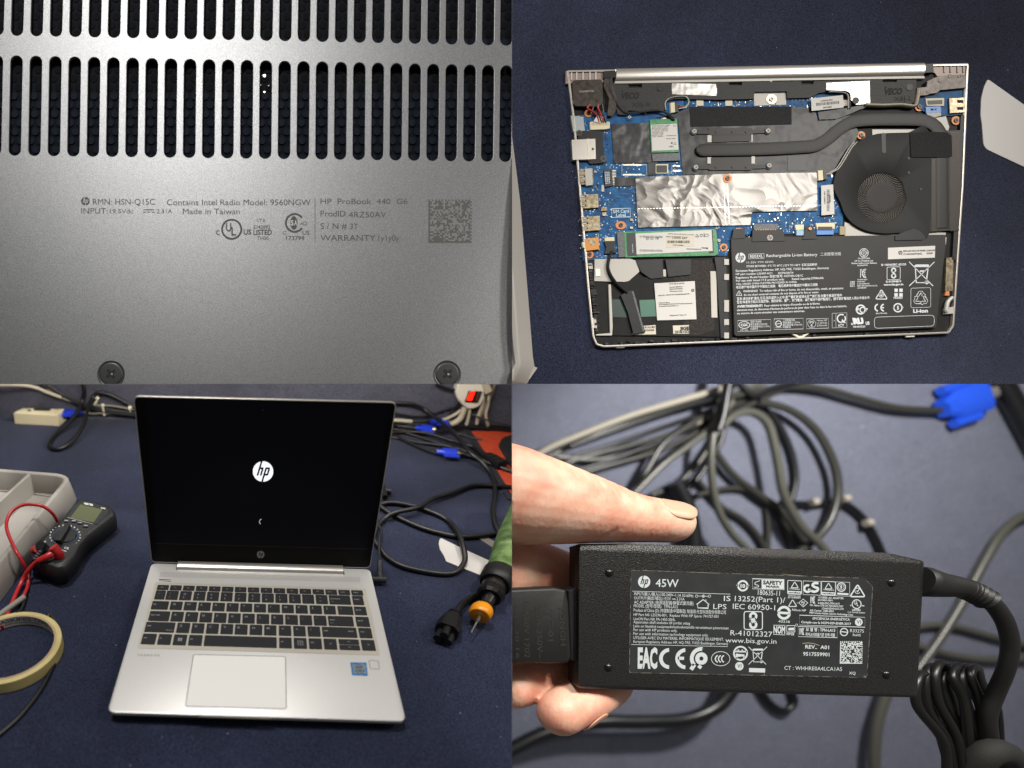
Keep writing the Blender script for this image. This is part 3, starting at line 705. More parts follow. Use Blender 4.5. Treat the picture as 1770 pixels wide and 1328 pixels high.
# left edge ports and connectors
pc('power_board_plate', mat('steel_plate', '9da3a3', .4, .5), .3, 203, 400, 246, 404, 252, 452, 212, 455); pc('power_plug', 'ivory_plug', .8, 270, 422, 300, 419, 338, 422, 338, 444, 322, 447, 272, 449)
mb = MB(A)
for k in range(12): x = 276 + k * 5; mb.px(q2(*rect(x, 424, x + 2, 434)), .84)
printed(mb, 'plug_pins', 'port_metal', opn)
pc('plug_wrap', 'white_paper', 1.6, 282, 420, 294, 400, 318, 404, 306, 426, h0=.8)
pc('lan_housing', 'black_plastic', .6, 228, 465, 246, 452, 306, 452, 314, 458, 318, 530, 324, 548, 316, 564, 270, 567, 262, 556, 232, 556, ch=.2)
lan = pc('lan_shield', 'silver_bright', 1.5, 206, 484, 288, 480, 290, 550, 210, 553)
pc('shield_fold', 'silver', 1.9, 261, 480, 268, 480, 272, 551, 265, 552, h0=1.5, parent=lan); pc('shield_hole', 'ink_black', 1.6, *rect(276, 512, 283, 519), h0=1.45, parent=lan, )
for (x, y, r) in ((232, 461, 5.5), (316, 550, 6)):
    mb = MB(A); c = A.pt(*q2(x, y)[0], .8); mb.cyl(c, r, 1.2, .2, ch=.3); p_ = build(mb, 'housing_screw', 'screw_black', opn)
    mb = MB(A)
    for a in (.5, 2.07): mb.stroke([(c.x - 2.6 * math.cos(a), c.y - 2.6 * math.sin(a)), (c.x + 2.6 * math.cos(a), c.y + 2.6 * math.sin(a))], .9, 1.25)
    printed(mb, 'cross_slot', 'ink_black', p_)
for i, (x, y, w_, hh) in enumerate(((228, 582, 52, 58), (232, 670, 66, 52), (238, 746, 66, 54))):
    pt = pc('usb_port', 'port_metal', 1.0, x, y + 4, x + w_, y, x + w_ + 2, y + hh - 4, x + 6, y + hh, ch=.3)
    for k in range(3):
        yy = y + 10 + k * (hh - 20) / 2; pc('port_spring', 'ink_black', 1.1, x + 4, yy - 3, x + 24, yy - 4, x + 26, yy + 1, x + 8, yy + 3, h0=.9, parent=pt)
        pc('port_tongue', 'silver', 1.3, x + 6, yy - 1.5, x + 20, yy - 2, x + 20, yy, x + 6, yy + .5, h0=1.0, parent=pt)
pc('usb_cover', 'frame_grey', 1.3, 252, 584, 276, 582, 279, 640, 256, 642)
pc('audio_jack', 'orange_plastic', 1.2, 250, 826, 300, 820, 302, 862, 256, 868, ch=.3); pc('jack_nose', 'ivory_plug', .9, 242, 838, 256, 834, 258, 858, 246, 856); pc('jack_clip', 'port_metal', 1.4, 262, 830, 288, 828, 288, 848, 274, 850, h0=1.2)
ch_ = pc('network_chip', 'chip', .3, 318, 588, 344, 585, 350, 642, 322, 646)
mb = MB(A)
for k in range(10): mb.rects([(885 + 346 / 2, (589 + k * 5.2) / 2, 885 + 360 / 2, (591 + k * 5.2) / 2)], -1.2)
printed(mb, 'chip_legs', 'solder', opn)
s_ = Sg(MB(A), .4, 885, 0, 2)
for k in range(3): s_.T('LFE8423', 327 + k * 6, 636 - k, 324 + k * 6, 594, 4, bold=.03)
printed(s_.mb, 'chip_marking', 'silk', ch_)
for c in ((310, 640, 318, 640, 319, 663, 311, 663), (308, 718, 328, 716, 329, 728, 309, 730), (312, 735, 326, 734, 326, 746, 313, 747), (408, 756, 418, 756, 418, 764, 408, 764), (408, 784, 418, 784, 418, 791, 408, 791)):
    pc('capacitor', 'dirty_white' if c[0] in (310,) else 'port_metal', -.6, *c, h0=-1.9)
# solid state drive
ssd = pc('storage_card', 'pcb_green', .2, 387, 802, 700, 792, 706, 798, 714, 878, 700, 884, 392, 890, h0=-1.6)
pc('card_chip', 'chip', .5, 396, 806, 426, 804, 432, 884, 400, 886, h0=.15, parent=ssd); pc('card_chip', 'chip', .5, 676, 796, 694, 796, 698, 874, 682, 876, h0=.15, parent=ssd)
pc('card_label', 'white_paper', .6, 427, 808, 690, 795, 694, 868, 431, 880, h0=.2, parent=ssd); pc('barcode_sticker', 'label_ivory', .75, 532, 816, 630, 811, 631, 851, 534, 857, h0=.6, parent=ssd)
pc('card_slot', 'slot_grey', .5, 363, 802, 387, 800, 391, 888, 369, 890)
s_ = Sg(MB(A), .9, 970, 320, 4.427)
rr = random.Random(3); u = 812
while u < 985:
    wd = rr.choice((2, 3, 5)); s_.F([(u, 425), (u + wd, 424.6), (u + wd, 444.6), (u, 445)]); u += wd + rr.choice((2, 3, 4))
def up180(t, u0, v0, u1, v1, cap, b=.02):
    """writing that stands upside down"""
    s_.T(t, u1, v0 - cap, u0, v1 - cap, cap, bold=b)
up180('106-52021', 850, 414, 960, 410, 8); up180('P/N: SSS0L31251', 800, 404, 965, 398, 8); up180('SB0N-X21', 855, 466, 935, 463, 8)
up180('Micron', 1075, 490, 1125, 487, 11, .03); up180('Model MTFDDAV256TBN', 960, 496, 1070, 492, 7); up180('CAPACITY 256GB  MLC NAND FLASH', 820, 384, 1020, 376, 6); up180('CE', 1088, 398, 1130, 394, 22, .0)
for k in range(4): up180('PRODUCT CODE VOLTAGE 3.3V', 600, 396 + k * 8 + 90 * (k > 1), 775, 392 + k * 8 + 90 * (k > 1), 5)
s_.C(1072, 385, 9, 3); s_.tri(1040, 388, 12, 3); s_.C(660, 410, 8, 3); up180('FC', 680, 418, 705, 416, 14, .0); up180('RU', 722, 416, 745, 414, 14, .02)
printed(s_.mb, 'label_print', 'dark_print', ssd)
s_ = Sg(MB(A), .6, 970, 320, 4.427); s_.T('Micron', 552, 516, 548, 452, 7, bold=.03); printed(s_.mb, 'chip_marking', 'silk', ssd)
pc('tp_connector', 'ivory_plug', .4, 320, 822, 354, 820, 354, 833, 322, 834); pc('ribbon_head', 'black_plastic', .2, 318, 834, 360, 832, 352, 852, 362, 874, 320, 878, 326, 856, h0=-1.8)
# top right small board
pc('usb_board', 'pcb', -.9, 1402, 322, 1480, 314, 1568, 310, 1566, 372, 1560, 396, 1500, 402, 1424, 386, 1400, 372)
pc('ribbon_clamp', 'ivory_plug', .2, 1430, 341, 1494, 339, 1494, 366, 1434, 366); pc('ribbon_slot', 'chip', .4, 1436, 348, 1488, 346, 1488, 360, 1438, 362, h0=.2)
pc('blue_ribbon', 'blue_film', .3, 1430, 370, 1482, 368, 1484, 388, 1432, 392, h0=-.8); pc('ribbon_tail', 'dirty_white', .1, 1434, 392, 1482, 388, 1484, 400, 1440, 412, h0=-.8)
s_ = Sg(MB(A), .4, 885, 0, 2); s_.T('M-4', 1448, 383, 1468, 382, 8, bold=.03); printed(s_.mb, 'ribbon_mark', 'ink_black', opn)
up_ = pc('usb_port', 'port_metal', 1.2, 1512, 340, 1566, 337, 1566, 388, 1514, 392, ch=.3)
for y in (346, 370): pc('port_spring', 'ink_black', 1.35, *rect(1540, y, 1560, y + 10), h0=1.1, parent=up_)
pc('corner_plate', 'frame_grey', -.4, 1455, 410, 1500, 402, 1512, 440, 1508, 452, 1480, 444); pc('side_wall', 'dirty_white', .6, 1564, 300, 1574, 300, 1570, 398, 1560, 398)
# cable with sticker near the top
pc('display_cable', 'mylar', .4, 1058, 388, 1170, 372, 1212, 362, 1240, 366, 1200, 380, 1160, 398, 1120, 412, 1062, 414, h0=-1)
st = pc('barcode_tag', 'white_paper', 1.5, 1034, 341, 1144, 329, 1147, 372, 1036, 384, h0=1.2)
s_ = Sg(MB(A), 1.6, 885, 0, 2); rr = random.Random(5); u = 1052
while u < 1130:
    wd = rr.choice((1, 1.6, 2.4)); s_.F([(u, 356.5 - (u - 1052) * .09), (u + wd, 356.3 - (u - 1052) * .09), (u + wd, 366 - (u - 1052) * .09), (u, 366.4 - (u - 1052) * .09)]); u += wd + rr.choice((1, 1.5, 2))
s_.T('L44522-001', 1068, 352, 1108, 348, 5, bold=.03); s_.T('0441RBG', 1076, 375, 1106, 372, 5, bold=.03); printed(s_.mb, 'tag_print', 'dark_print', st)
st = pc('barcode_tag', 'white_paper', .6, 1069, 642, 1110, 638, 1115, 741, 1070, 745, h0=.3)
s_ = Sg(MB(A), .7, 885, 0, 2); u = 656
while u < 730:
    wd = rr.choice((1, 1.6, 2.4)); s_.F([(1088, u), (1098, u), (1098, u + wd), (1088, u + wd)]); u += wd + rr.choice((1, 1.5, 2))
s_.T('L44501-001', 1084, 705, 1083, 662, 5, bold=.03); s_.T('0481RBG', 1102, 700, 1101, 674, 5, bold=.03); printed(s_.mb, 'tag_print', 'dark_print', st)
def wire(name, m, r, pts, parent=None, h=.8, smooth=8):
    mb = MB(A); mb.tube([A.pt(885 + p[0] / 2, p[1] / 2, p[2] if len(p) > 2 else h) for p in pts], r, n=8, smooth=smooth); return build(mb, name, m, parent or opn, smooth=60)
wire('display_wire', mat('taped_wire', '8d8271', .5, .3), 3.0, [(1222, 364), (1280, 366), (1340, 364), (1388, 368), (1398, 350), (1404, 310)])
wire('antenna_wire', 'black_plastic', .9, [(1086, 314, 1.4), (1130, 315, 1.6), (1155, 318, 1.6), (1168, 330, 1.6), (1169, 376, 1)]); wire('antenna_wire', 'frame_grey', .9, [(1096, 318, 1.4), (1130, 319, 1.6), (1150, 322, 1.6), (1162, 334, 1.6), (1163, 376, 1)])
for k in range(3): wire('antenna_wire', 'black_plastic', .8, [(352, 254, 1.5), (336 + k * 3, 282, 1.5), (334 + k * 4, 310, 1.2), (348 + k * 3, 340, 1), (366 + k * 2, 368, 1), (392, 388 + k * 2, 1), (440, 386 + k * 2, 1.2), (500, 380 + k * 2, 1.4), (530 + k * 4, 392, 1.4), (555 + k * 4, 416, 1)])
wire('antenna_wire', 'frame_grey', .7, [(532, 380, 1.2), (530, 356, 1.2), (545, 340, 1.2), (575, 334, 1.4), (600, 334, 1.4)])
for k, c in enumerate(('3a8a50', 'b03030', '202020', 'd8d4cc')): wire('camera_wire', mat('wire_' + c, c, .4), .75, [(596 + k * 2, 334, 1.2), (608 + k, 345 + k, 1.4), (608, 360 + k, 1.3), (596, 368 + k * 1.5, 1.1), (576, 364 + k * 4, .9)])
pc('camera_plug', 'ivory_plug', .9, 548, 356, 562, 354, 564, 388, 550, 390); pc('camera_socket', 'chip', .8, 564, 358, 576, 356, 576, 388, 564, 388)
for k, c in enumerate(('a02a26', '111111', 'a02a26', '111111')): wire('power_wire', mat('wire_' + c, c, .4), 1.5, [(270 + k * 14, 362, 1.2), (262 + k * 18, 376 + (k % 2) * 8, 2), (290 + k * 8, 396, 1.4), (300 + k * 8, 424, .8)])
for x in (1196, 1204): wire('fan_wire', 'dirty_white', .7, [(x - 12, 492, 1.4), (x - 30, 512, 1.6), (x - 56, 556, 1.4), (x - 76, 584, 1.2), (x - 96, 596, 1.2), (x - 110, 604, .8)])
pc('fan_plug', 'ivory_plug', .8, 1058, 590, 1074, 589, 1076, 622, 1060, 624); pc('fan_socket', 'chip', .8, 1076, 592, 1090, 592, 1090, 620, 1076, 620)
# fan
fan_poly = [(1135, 700), (1112, 650), (1120, 600), (1142, 545), (1175, 505), (1225, 475), (1262, 463), (1300, 460), (1372, 458), (1444, 456), (1446, 800), (1405, 806), (1385, 812), (1340, 806), (1290, 808), (1230, 800), (1180, 775), (1150, 740)]
FC = (1280, 683)
pc('fan_floor', 'ink_black', -1.9, *[c for p in fan_poly for c in p])
mb = MB(A); h = 1.2
c0 = A.pt(*q2(*FC)[0], h); out_ = [A.pt(885 + x / 2, y / 2, h) for x, y in fan_poly]
out_ = sorted(out_, key=lambda p: math.atan2(p.y - c0.y, p.x - c0.x)); big = catmull(out_, 3, True)
inn = []
for p in big:
    a = math.atan2(p.y - c0.y, p.x - c0.x); inn.append((c0.x + 43.5 * math.cos(a), c0.y + 43.5 * math.sin(a)))
n = len(big); mb.loft([[(p.x, p.y, -2.4) for p in big], [(p.x, p.y, h - .3) for p in big], [(p.x * .995 + c0.x * .005, p.y * .995 + c0.y * .005, h) for p in big], [(p[0], p[1], h) for p in inn], [(c0.x + (p[0] - c0.x) * .98, c0.y + (p[1] - c0.y) * .98, h - .5) for p in inn], [(c0.x + (p[0] - c0.x) * .98, c0.y + (p[1] - c0.y) * .98, -1.5) for p in inn]], False, False)
fan = build(mb, 'fan_housing', 'fan_case', opn)
mb = MB(A)
for k in range(62):
    a = 6.28318 * k / 62; P_ = []
    for j in range(5):
        r = 26 + 16.8 * j / 4; b = a - .30 * (j / 4) ** 1.3; P_.append((c0.x + r * math.cos(b), c0.y + r * math.sin(b)))
    mb.stroke(P_, .5, .45, -1.2)
build(mb, 'fan_blades', 'blade', fan, smooth=None)
mb = MB(A); rg_ = lambda r, h: [(c0.x + r * math.cos(6.28318 * i / 40), c0.y + r * math.sin(6.28318 * i / 40), h) for i in range(40)]
mb.loft([rg_(26.5, -1.5), rg_(26.5, .5), rg_(25, .9), rg_(20, 1.1), rg_(8, 1.15)], False, True); build(mb, 'fan_hub', 'fan_hub', fan, smooth=60)
pc('fan_slot', 'bracket', 1.5, *[c for p in rpoly([(1277, 460), (1292, 460), (1293, 530), (1279, 530)], 7) for c in p], h0=1.1, parent=fan)
for x, y in ((1371, 548), (1413, 655), (1371, 598)):
    mb = MB(A); mb.cyl(A.pt(*q2(x, y)[0], 1.3), 2.4, 1.6, 1.1, n=12); build(mb, 'fan_rivet', 'bracket', fan)
pc('fan_tape', 'felt_tape', 2.1, 1376, 459, 1448, 456, 1506, 458, 1520, 470, 1522, 540, 1500, 545, 1380, 543, h0=1.1)
for c in ((1200, 500, 1216, 470, 1240, 486, 1226, 500), (1372, 812, 1390, 762, 1404, 745, 1416, 770, 1430, 815)): pc('fan_foot', 'black_plastic', .8, *c)
# fins
mb = MB(A); mb.px(q2(1444, 456, 1550, 450, 1552, 794, 1446, 802), .6, -2.4); mb.mi = 1
for k in range(118):
    y = 458 + k * 2.9
    if not (545 > y > 455): mb.px(q2(*rect(1450, y, 1470, y + 1.3)), .95, .6)
    mb.px(q2(*rect(1514, y, 1546, y + 1.3)), .95, .6)
build(mb, 'radiator_fins', ['black_plastic', mat('fin_edge', '4a423b', .45, .4)], opn, smooth=None)
pc('fin_edge_wall', 'bracket', 1.1, 1468, 546, 1472, 546, 1473, 796, 1469, 796, h0=.5)
pc('edge_comb', 'black_plastic', .2, 1552, 400, 1564, 400, 1540, 900, 1522, 900)
pc('case_bright_gap', 'frame_grey', -1.6, 1246, 448, 1420, 448, 1440, 458, 1246, 470); pc('case_bright_gap', 'frame_grey', -1.6, 1150, 768, 1240, 800, 1360, 806, 1410, 800, 1500, 805, 1498, 816, 1150, 816)
# connectors above the battery
pc('battery_plug', 'slot_grey', .4, 836, 776, 920, 774, 920, 792, 836, 794)
mb = MB(A)
for k in range(9): mb.px(q2(*rect(842 + k * 8.4, 793, 846 + k * 8.4, 805)), .3, -1.9)
build(mb, 'plug_contacts', 'gold_pad', opn, smooth=None)
pc('plug_shell', 'black_plastic', 1.7, 832, 796, 938, 794, 944, 834, 830, 836, ch=.2)
pc('touchpad_clamp', 'ivory_plug', .2, 978, 778, 1008, 776, 1010, 794, 982, 796); pc('touchpad_ribbon', mat('film_pale', '7aa0bc', .4), 0, *rect(984, 796, 1014, 814), h0=-1.9)
pc('strap', 'black_plastic', 1.9, 1014, 783, 1042, 782, 1046, 800, 1056, 826, 1004, 828, 1014, 806, ch=.2)
pc('keyboard_clamp', 'ivory_plug', .3, 1050, 772, 1116, 770, 1116, 786, 1110, 792, 1056, 794); pc('clamp_bar', 'chip', .5, *rect(1058, 784, 1108, 796), h0=.2); pc('keyboard_ribbon', 'blue_film', .1, 1054, 797, 1112, 795, 1112, 811, 1054, 812, h0=-1.9)
pc('kapton_piece', mat('woven_tan', '9c9070', .6), -.4, *rect(1134, 783, 1154, 812))
pad(1029, 792, 5, h=2.0, ring='black_plastic', scr='gold_pad')
# battery
bat = pc('battery', 'battery', 1.0, 757, 820, 830, 819, 1004, 817, 1325, 813, 1500, 811, 1500, 850, 1467, 1134, 1100, 1148, 776, 1163, 769, 1158, 762, 960, r=3, ch=.6)
pc('battery_clip', 'black_plastic', 2.0, 1325, 814, 1360, 800, 1388, 790, 1412, 800, 1424, 812, 1430, 824, 1420, 830, 1325, 832, ch=.3)
pc('battery_tab', 'black_plastic', 1.6, 766, 792, 806, 790, 806, 824, 760, 826)
s_ = Sg(MB(A), 1.16, 1255, 420, 7.224); x_ = s_.T
hp(s_.mb, *s_.g(180, 185), 63 / 7.224, 1.16)
s_.B(283, 140, 475, 200, 4, 8, dv=-6); x_('RE03XL', 300, 187, 462, 181, 36, .02); x_('Rechargeable Li-ion Battery', 505, 178, 1140, 163, 36, .01); x_('二次鋰電池組', 1178, 160, 1435, 152, 32, 0)
x_('11.55V', 258, 258, 380, 255, 25); s_.L([(395, 234), (470, 232)], 4); s_.L([(395, 248), (415, 248)], 4); s_.L([(423, 247), (443, 247)], 4); s_.L([(450, 246), (470, 246)], 4); x_('45Wh', 485, 253, 592, 249, 25)
for t, a, b, c, d, e in (('STORE BETWEEN  0°C TO 60°C | 32°F TO 140°F  儲藏溫度範圍', 255, 305, 1135, 283, 23), ('European Regulatory Address: HP, HQ-TRE, 71025 Boeblingen, Germany', 122, 362, 1285, 325, 26), ('HP part number L32407-AC1      3ICP6/59/74', 122, 403, 840, 385, 24),
    ('Regulatory Model Number 型號/型号: HSTNN-OB1C', 122, 448, 962, 420, 25), ('For use with listed I.T.E product only.        Rated capacity:3750mAh', 125, 487, 1217, 450, 25), ('CELL ORIGIN CHINA FURTHER PROCESSED IN CHINA', 128, 527, 884, 498, 22),
    ('电芯原产地中国并于中国加工组装    電芯原產地中國並於中國加工組裝', 128, 570, 1145, 535, 26), ('WARNING!  To reduce risk of fire or burns, do not disassemble, crush, or puncture;', 212, 618, 1465, 577, 26), ('do not short external contacts; do not dispose of in fire or water.', 222, 662, 1162, 627, 25),
    ('警告:请勿拆解,撞击,挤压,加热或投入火中,若严重鼓胀或浸水后严禁使用.勿置于高温环境中', 135, 715, 1447, 668, 27), ('警告!為避免引起火災或燃燒，請勿拆卸、撞擊、刺戳電池，或使電池外部接點短路，請不要將電池放入到火中或水中', 135, 757, 1790, 698, 27),
    ("Pour réduire le risque d'incendie ou de brûlures.", 478, 797, 1175, 768, 25), ("abstenez-vous, de démonter,d'écraser,de perforer,de jeter dans l'eau ou dans le feu une batterie,", 137, 852, 1508, 800, 25), ('ou encore de court-circuiter ses connecteurs externes.', 137, 893, 985, 862, 25)):
    x_(t, a, b, c, d, e, .018)
x_('AVERTISSEMENT!', 137, 808, 455, 798, 27, .045); s_.tri(163, 632, 36, 6); x_('!', 159, 650, 168, 650, 28, .03)
s_.B(147, 970, 558, 1108, 3, dv=-14); s_.C(228, 1026, 68, 8, ry=42); x_('CGC', 183, 1042, 275, 1038, 30, .04); x_('HP Inc.', 180, 1100, 280, 1096, 20)
for k, t in enumerate(('锂离子电池组', '额定容量:3750mAh', '充电限制电压:13.2Vdc', '中国制造')): x_(t, 305, 998 + k * 30, (440, 515, 548, 400)[k], 993 + k * 29, 20)
s_.B(600, 950, 963, 1084, 3, dv=-9); s_.C(655, 1010, 36, 9); s_.L([(628, 1012), (682, 1008)], 7); x_('R33275', 620, 1066, 690, 1063, 16)
for k, t in enumerate(('二次鋰電池組', '標稱電壓:11.55Vdc', '額定電容量:3750mAh', '中國製造')): x_(t, 708, 978 + k * 29, (860, 925, 950, 808)[k], 973 + k * 29, 20)
s_.B(1005, 950, 1278, 1072, 3, dv=-8); s_.C(1070, 1010, 50, 4); x_('PS', 1045, 1008, 1098, 1005, 28, .01); x_('E', 1060, 1046, 1082, 1045, 28, .01)
for k, t in enumerate(('Nihon HP', '11.55Vdc', '3750mAh')): x_(t, 1135, 980 + k * 32, 1262, 975 + k * 32, 20)
s_.B(1325, 880, 1508, 1062, 3, dv=-7); s_.L([(1372, 880), (1372, 1056)], 3); s_.C(1440, 945, 50, 15, -.6, .9); s_.C(1440, 945, 50, 15, 1.5, 5.3); s_.F([(1450, 950), (1500, 1005), (1440, 990)]); x_('ICT', 1405, 1048, 1475, 1044, 30, .03); x_('®', 1343, 980, 1358, 980, 14)
s_ = Sg(s_.mb, 1.16, 1450, 420, 7.81); x_ = s_.T
s_.C(338, 136, 58, 9); s_.L([(338, 90), (384, 136), (338, 182), (292, 136)], 8, closed=True); s_.L([(338, 104), (338, 168)], 6); s_.L([(306, 136), (370, 136)], 6)
for k, (t, a, b) in enumerate((('TIS 2217-2548', 258, 418), ('HP Inc.(Thailand) Ltd.', 215, 466), ('Rechargeable Li-ion Battery', 172, 515), ('3ICP6/59/74', 250, 388))): x_(t, a, 222 + k * 31, b, 218 + k * 31, 18, .03)
s_.kc(332, 412, 1.0, 9)
for k, (t, a, b) in enumerate((('YU10540-18020', 248, 382), ('HSTNN-OB1C', 248, 355), ('11.55V,3750mAh', 248, 412), ('SIMPLO TECH CHANGSHU CO.,LTD.', 248, 520), ('A/S:1588-3003', 248, 372))): x_(t, a, 506 + k * 28, b, 502 + k * 28, 16, .03)
for k in range(3): x_(('모델명', '정격용량', '제조사')[k], 150, 540 + k * 28, 214, 537 + k * 28, 18, .02)
x_('IS 16046/IEC 62133', 572, 310, 908, 302, 25, .045); s_.B(650, 328, 828, 500, 7, 18, dv=-6); s_.knot(739, 408, 1.0, 19); x_('R-41094819', 636, 537, 842, 531, 25, .045); x_('www.bis.gov.in', 605, 577, 870, 570, 24, .05)
s_.bin(1120, 420, 1.95)
s_.B(972, 612, 1240, 876, 5, 24, dv=-8)
for a in (0, 2.094, 4.189):
    def ro(u, v): return (1105 + (u * math.cos(a) - v * math.sin(a)), 752 + (u * math.sin(a) + v * math.cos(a)))
    s_.L([ro(-58, -38), ro(-22, -98), ro(22, -98), ro(40, -68), ro(62, -58), ro(52, -22), ro(10, -40), ro(20, -52), ro(4, -78), ro(-32, -22)], 6, closed=True)
x_('Li-ion', 1003, 943, 1203, 938, 46, .045)
s_.L(rpoly([(478, 1003), (1288, 975), (1288, 1122), (480, 1155)], 50), 5, closed=True)
s_.tri(575, 704, 76, 12); s_.C(572, 700, 34, 7); s_.C(572, 700, 20, 6, .5, 5); s_.L([(556, 698), (570, 714), (600, 676)], 7)
for a, b in ((750, 618), (815, 618), (750, 680), (815, 680)): s_.F([(a, b), (a + 46, b), (a + 46, b + 46), (a, b + 46)])
x_('廢電池請回收', 734, 756, 866, 753, 22, .02)
s_.ce(535, 875, 46, 18); x_('(EN 5780mAh)', 500, 962, 650, 956, 16, .02)
s_.C(797, 876, 55, 18); x_('5', 783, 900, 812, 900, 46, .05); s_.F([(730, 868), (745, 862), (745, 892)]); s_.F([(874, 868), (855, 862), (855, 892)])
s_.C(295, 900, 58, 20); x_('P', 246, 928, 276, 928, 50, .03); s_.C(320, 905, 34, 15, .9, 5.4); s_.F([(355, 880), (390, 885), (390, 900), (372, 900), (372, 925), (355, 920)])
x_('c', 165, 1108, 192, 1106, 36, .05); x_('RU', 198, 1092, 340, 1088, 70, .09, shear=-.2); x_('US', 362, 1106, 415, 1104, 40, .05); x_('MH49320', 195, 1148, 358, 1142, 26, .02)
printed(s_.mb, 'battery_print', 'white_print', bat)
st = pc('battery_sticker', 'white_paper', 1.35, 1300, 857, 1463, 850, 1462, 891, 1300, 897, h0=1.0, parent=bat)
s_ = Sg(MB(A), 1.5, 1450, 420, 7.81); hp(s_.mb, *s_.g(830, 133), 28 / 7.81, 1.5); s_.T('REPLACE WITH HP SPARE L32656-001', 870, 122, 1298, 110, 20, .03); s_.T('CT: 6HXHX0E3YI1SJHQ         2018/09', 868, 164, 1265, 150, 20, .03); printed(s_.mb, 'sticker_print', 'dark_print', st)
s_ = Sg(MB(A), 1.85, 885, 0, 2); hp(s_.mb, 885 + 892 / 2, 411, 5, 1.85); printed(s_.mb, 'raised_badge', mat('badge_grey', '77726c', .4, .5), opn)
# drive bay
pc('bay_plate', 'frame_grey', -1.4, 286, 896, 410, 895, 440, 906, 440, 940, 400, 975, 285, 972, label='stamped grey metal plate'); pc('plate_screw_tab', 'silver', -.6, 288, 930, 304, 930, 306, 954, 290, 956)
pc('bay_sheet', 'bay_black', -1.2, 340, 985, 720, 905, 730, 1165, 350, 1160, h0=-2.4)
pc('bay_film', mat('film_brown', '1c1917', .6, spec=.2, noise=(300, 2), var='302b28'), -1.0, 560, 902, 692, 898, 700, 1140, 640, 1160, 600, 1156, 560, 960, h0=-1.3)
pc('bay_cover_block', 'black_plastic', .0, 430, 900, 520, 896, 524, 960, 480, 964, 446, 940, h0=-2.4); pc('white_gap', 'dirty_white', -1.0, *rect(508, 932, 532, 956), h0=-2.4)
pc('bay_beam', 'black_plastic', .3, 530, 898, 620, 896, 618, 950, 540, 958, ch=.3); pc('bay_beam', 'black_plastic', .3, 700, 890, 740, 888, 752, 1168, 722, 1170, 706, 930, ch=.3)
for y in (886, 938, 1028, 1048, 1094, 1140): pc('bay_peg', 'frame_grey', 1.2, *rect(734, y + 10, 750, y + 30), h0=.2)
pc('white_strip', 'dirty_white', -.8, 686, 938, 706, 938, 710, 1098, 690, 1098, h0=-1.4)
lb = pc('service_label', 'white_paper', .2, 492, 980, 632, 972, 638, 1104, 502, 1108, h0=-.1)
s_ = Sg(MB(A), .35, 970, 320, 4.427)
s_.T('HP ProBook 440 G6', 828, 762, 943, 756, 9, .03); s_.T('Prod ID 4RZ50AV', 828, 786, 930, 782, 8, .03); s_.T('S/N# 5CD9049HX9', 828, 801, 930, 797, 8, .03); s_.T('Warranty 1y1y0y', 828, 818, 930, 814, 8, .03); s_.T('Build ID: 18WWTFAT602#SABA#SABA', 744, 850, 986, 836, 8, .03)
s_.T('Feature Byte', 748, 906, 830, 902, 8, .03); s_.T('3X47676J6S6b7B7M7N7Q7W7saBapaqasatauayb7', 748, 918, 1006, 908, 7, .03); s_.T('bhcAcbd5dUdpdqdrJKkq. Ur', 748, 932, 900, 926, 7, .03); s_.T('Keyboard Type :D', 832, 1003, 958, 997, 9, .03)
hp(s_.mb, *s_.g(1007, 806), 12 / 4.427, .35); printed(s_.mb, 'label_print', 'dark_print', lb)
pc('green_film', 'film_green', -.7, 440, 1038, 494, 1036, 500, 1094, 446, 1096, h0=-1.2)
pc('clear_green_film', mat('film_green_dark', '18332c', .3), -.9, 336, 1036, 430, 1034, 440, 1100, 340, 1096, h0=-1.3)
mb = MB(A); mb.pline([(885 + x / 2, y / 2) for x, y in ((352, 890), (334, 905), (332, 935), (346, 965), (368, 990), (396, 1016))], .1, .5) if False else None
wire('drive_cable', 'black_matte', 2.4, [(346, 870, .5), (334, 900, .8), (332, 930, .8), (345, 960, .9), (365, 985, 1), (398, 1014, 1.2)], h=.8)
dc = pc('drive_connector', 'black_plastic', 1.6, 376, 1022, 398, 1006, 418, 1004, 430, 1050, 462, 1148, 420, 1156, 400, 1080, ch=.3)
pc('connector_rail', 'slot_grey', 1.8, 414, 1008, 420, 1007, 458, 1144, 452, 1146, h0=1.6, parent=dc)
pc('bay_divider', 'dirty_white', -.4, 334, 984, 342, 984, 348, 1128, 346, 1160, 292, 1160, 290, 1156, 340, 1152, h0=-2.4)
s_ = Sg(MB(A), -.6, 885, 0, 2)
for c in ((412, 1130, 496, 1124, 498, 1156, 416, 1158), (556, 1126, 612, 1124, 612, 1154, 558, 1155)): pc('date_label', 'label_ivory', -.8, *c, h0=-1.3)
s_.T('JIGE', 580, 1141, 613, 1140, 10, .06); s_.T('2018/10/2', 563, 1153, 612, 1151, 9, .04); s_.T('YF-X180', 452, 1136, 494, 1134, 6, .03); s_.T('WG4460', 456, 1146, 492, 1144, 6, .03); printed(s_.mb, 'date_print', 'dark_print', opn)
for c in ((262, 905, 276, 905, 280, 930, 266, 930), (278, 1100, 290, 1098, 294, 1134, 282, 1134), (362, 1196, 390, 1194, 390, 1202, 362, 1203), (1494, 816, 1502, 822, 1500, 846, 1494, 846), (1362, 1160, 1392, 1158, 1392, 1165, 1362, 1166)): pc('clip_window', 'dirty_white', -.3, *c)
pc('side_strip', 'port_metal', .2, 1502, 892, 1526, 890, 1524, 1006, 1498, 1006); pc('side_strip_end', 'copper_orange', -.2, 1500, 1006, 1512, 1006, 1512, 1022, 1498, 1022)
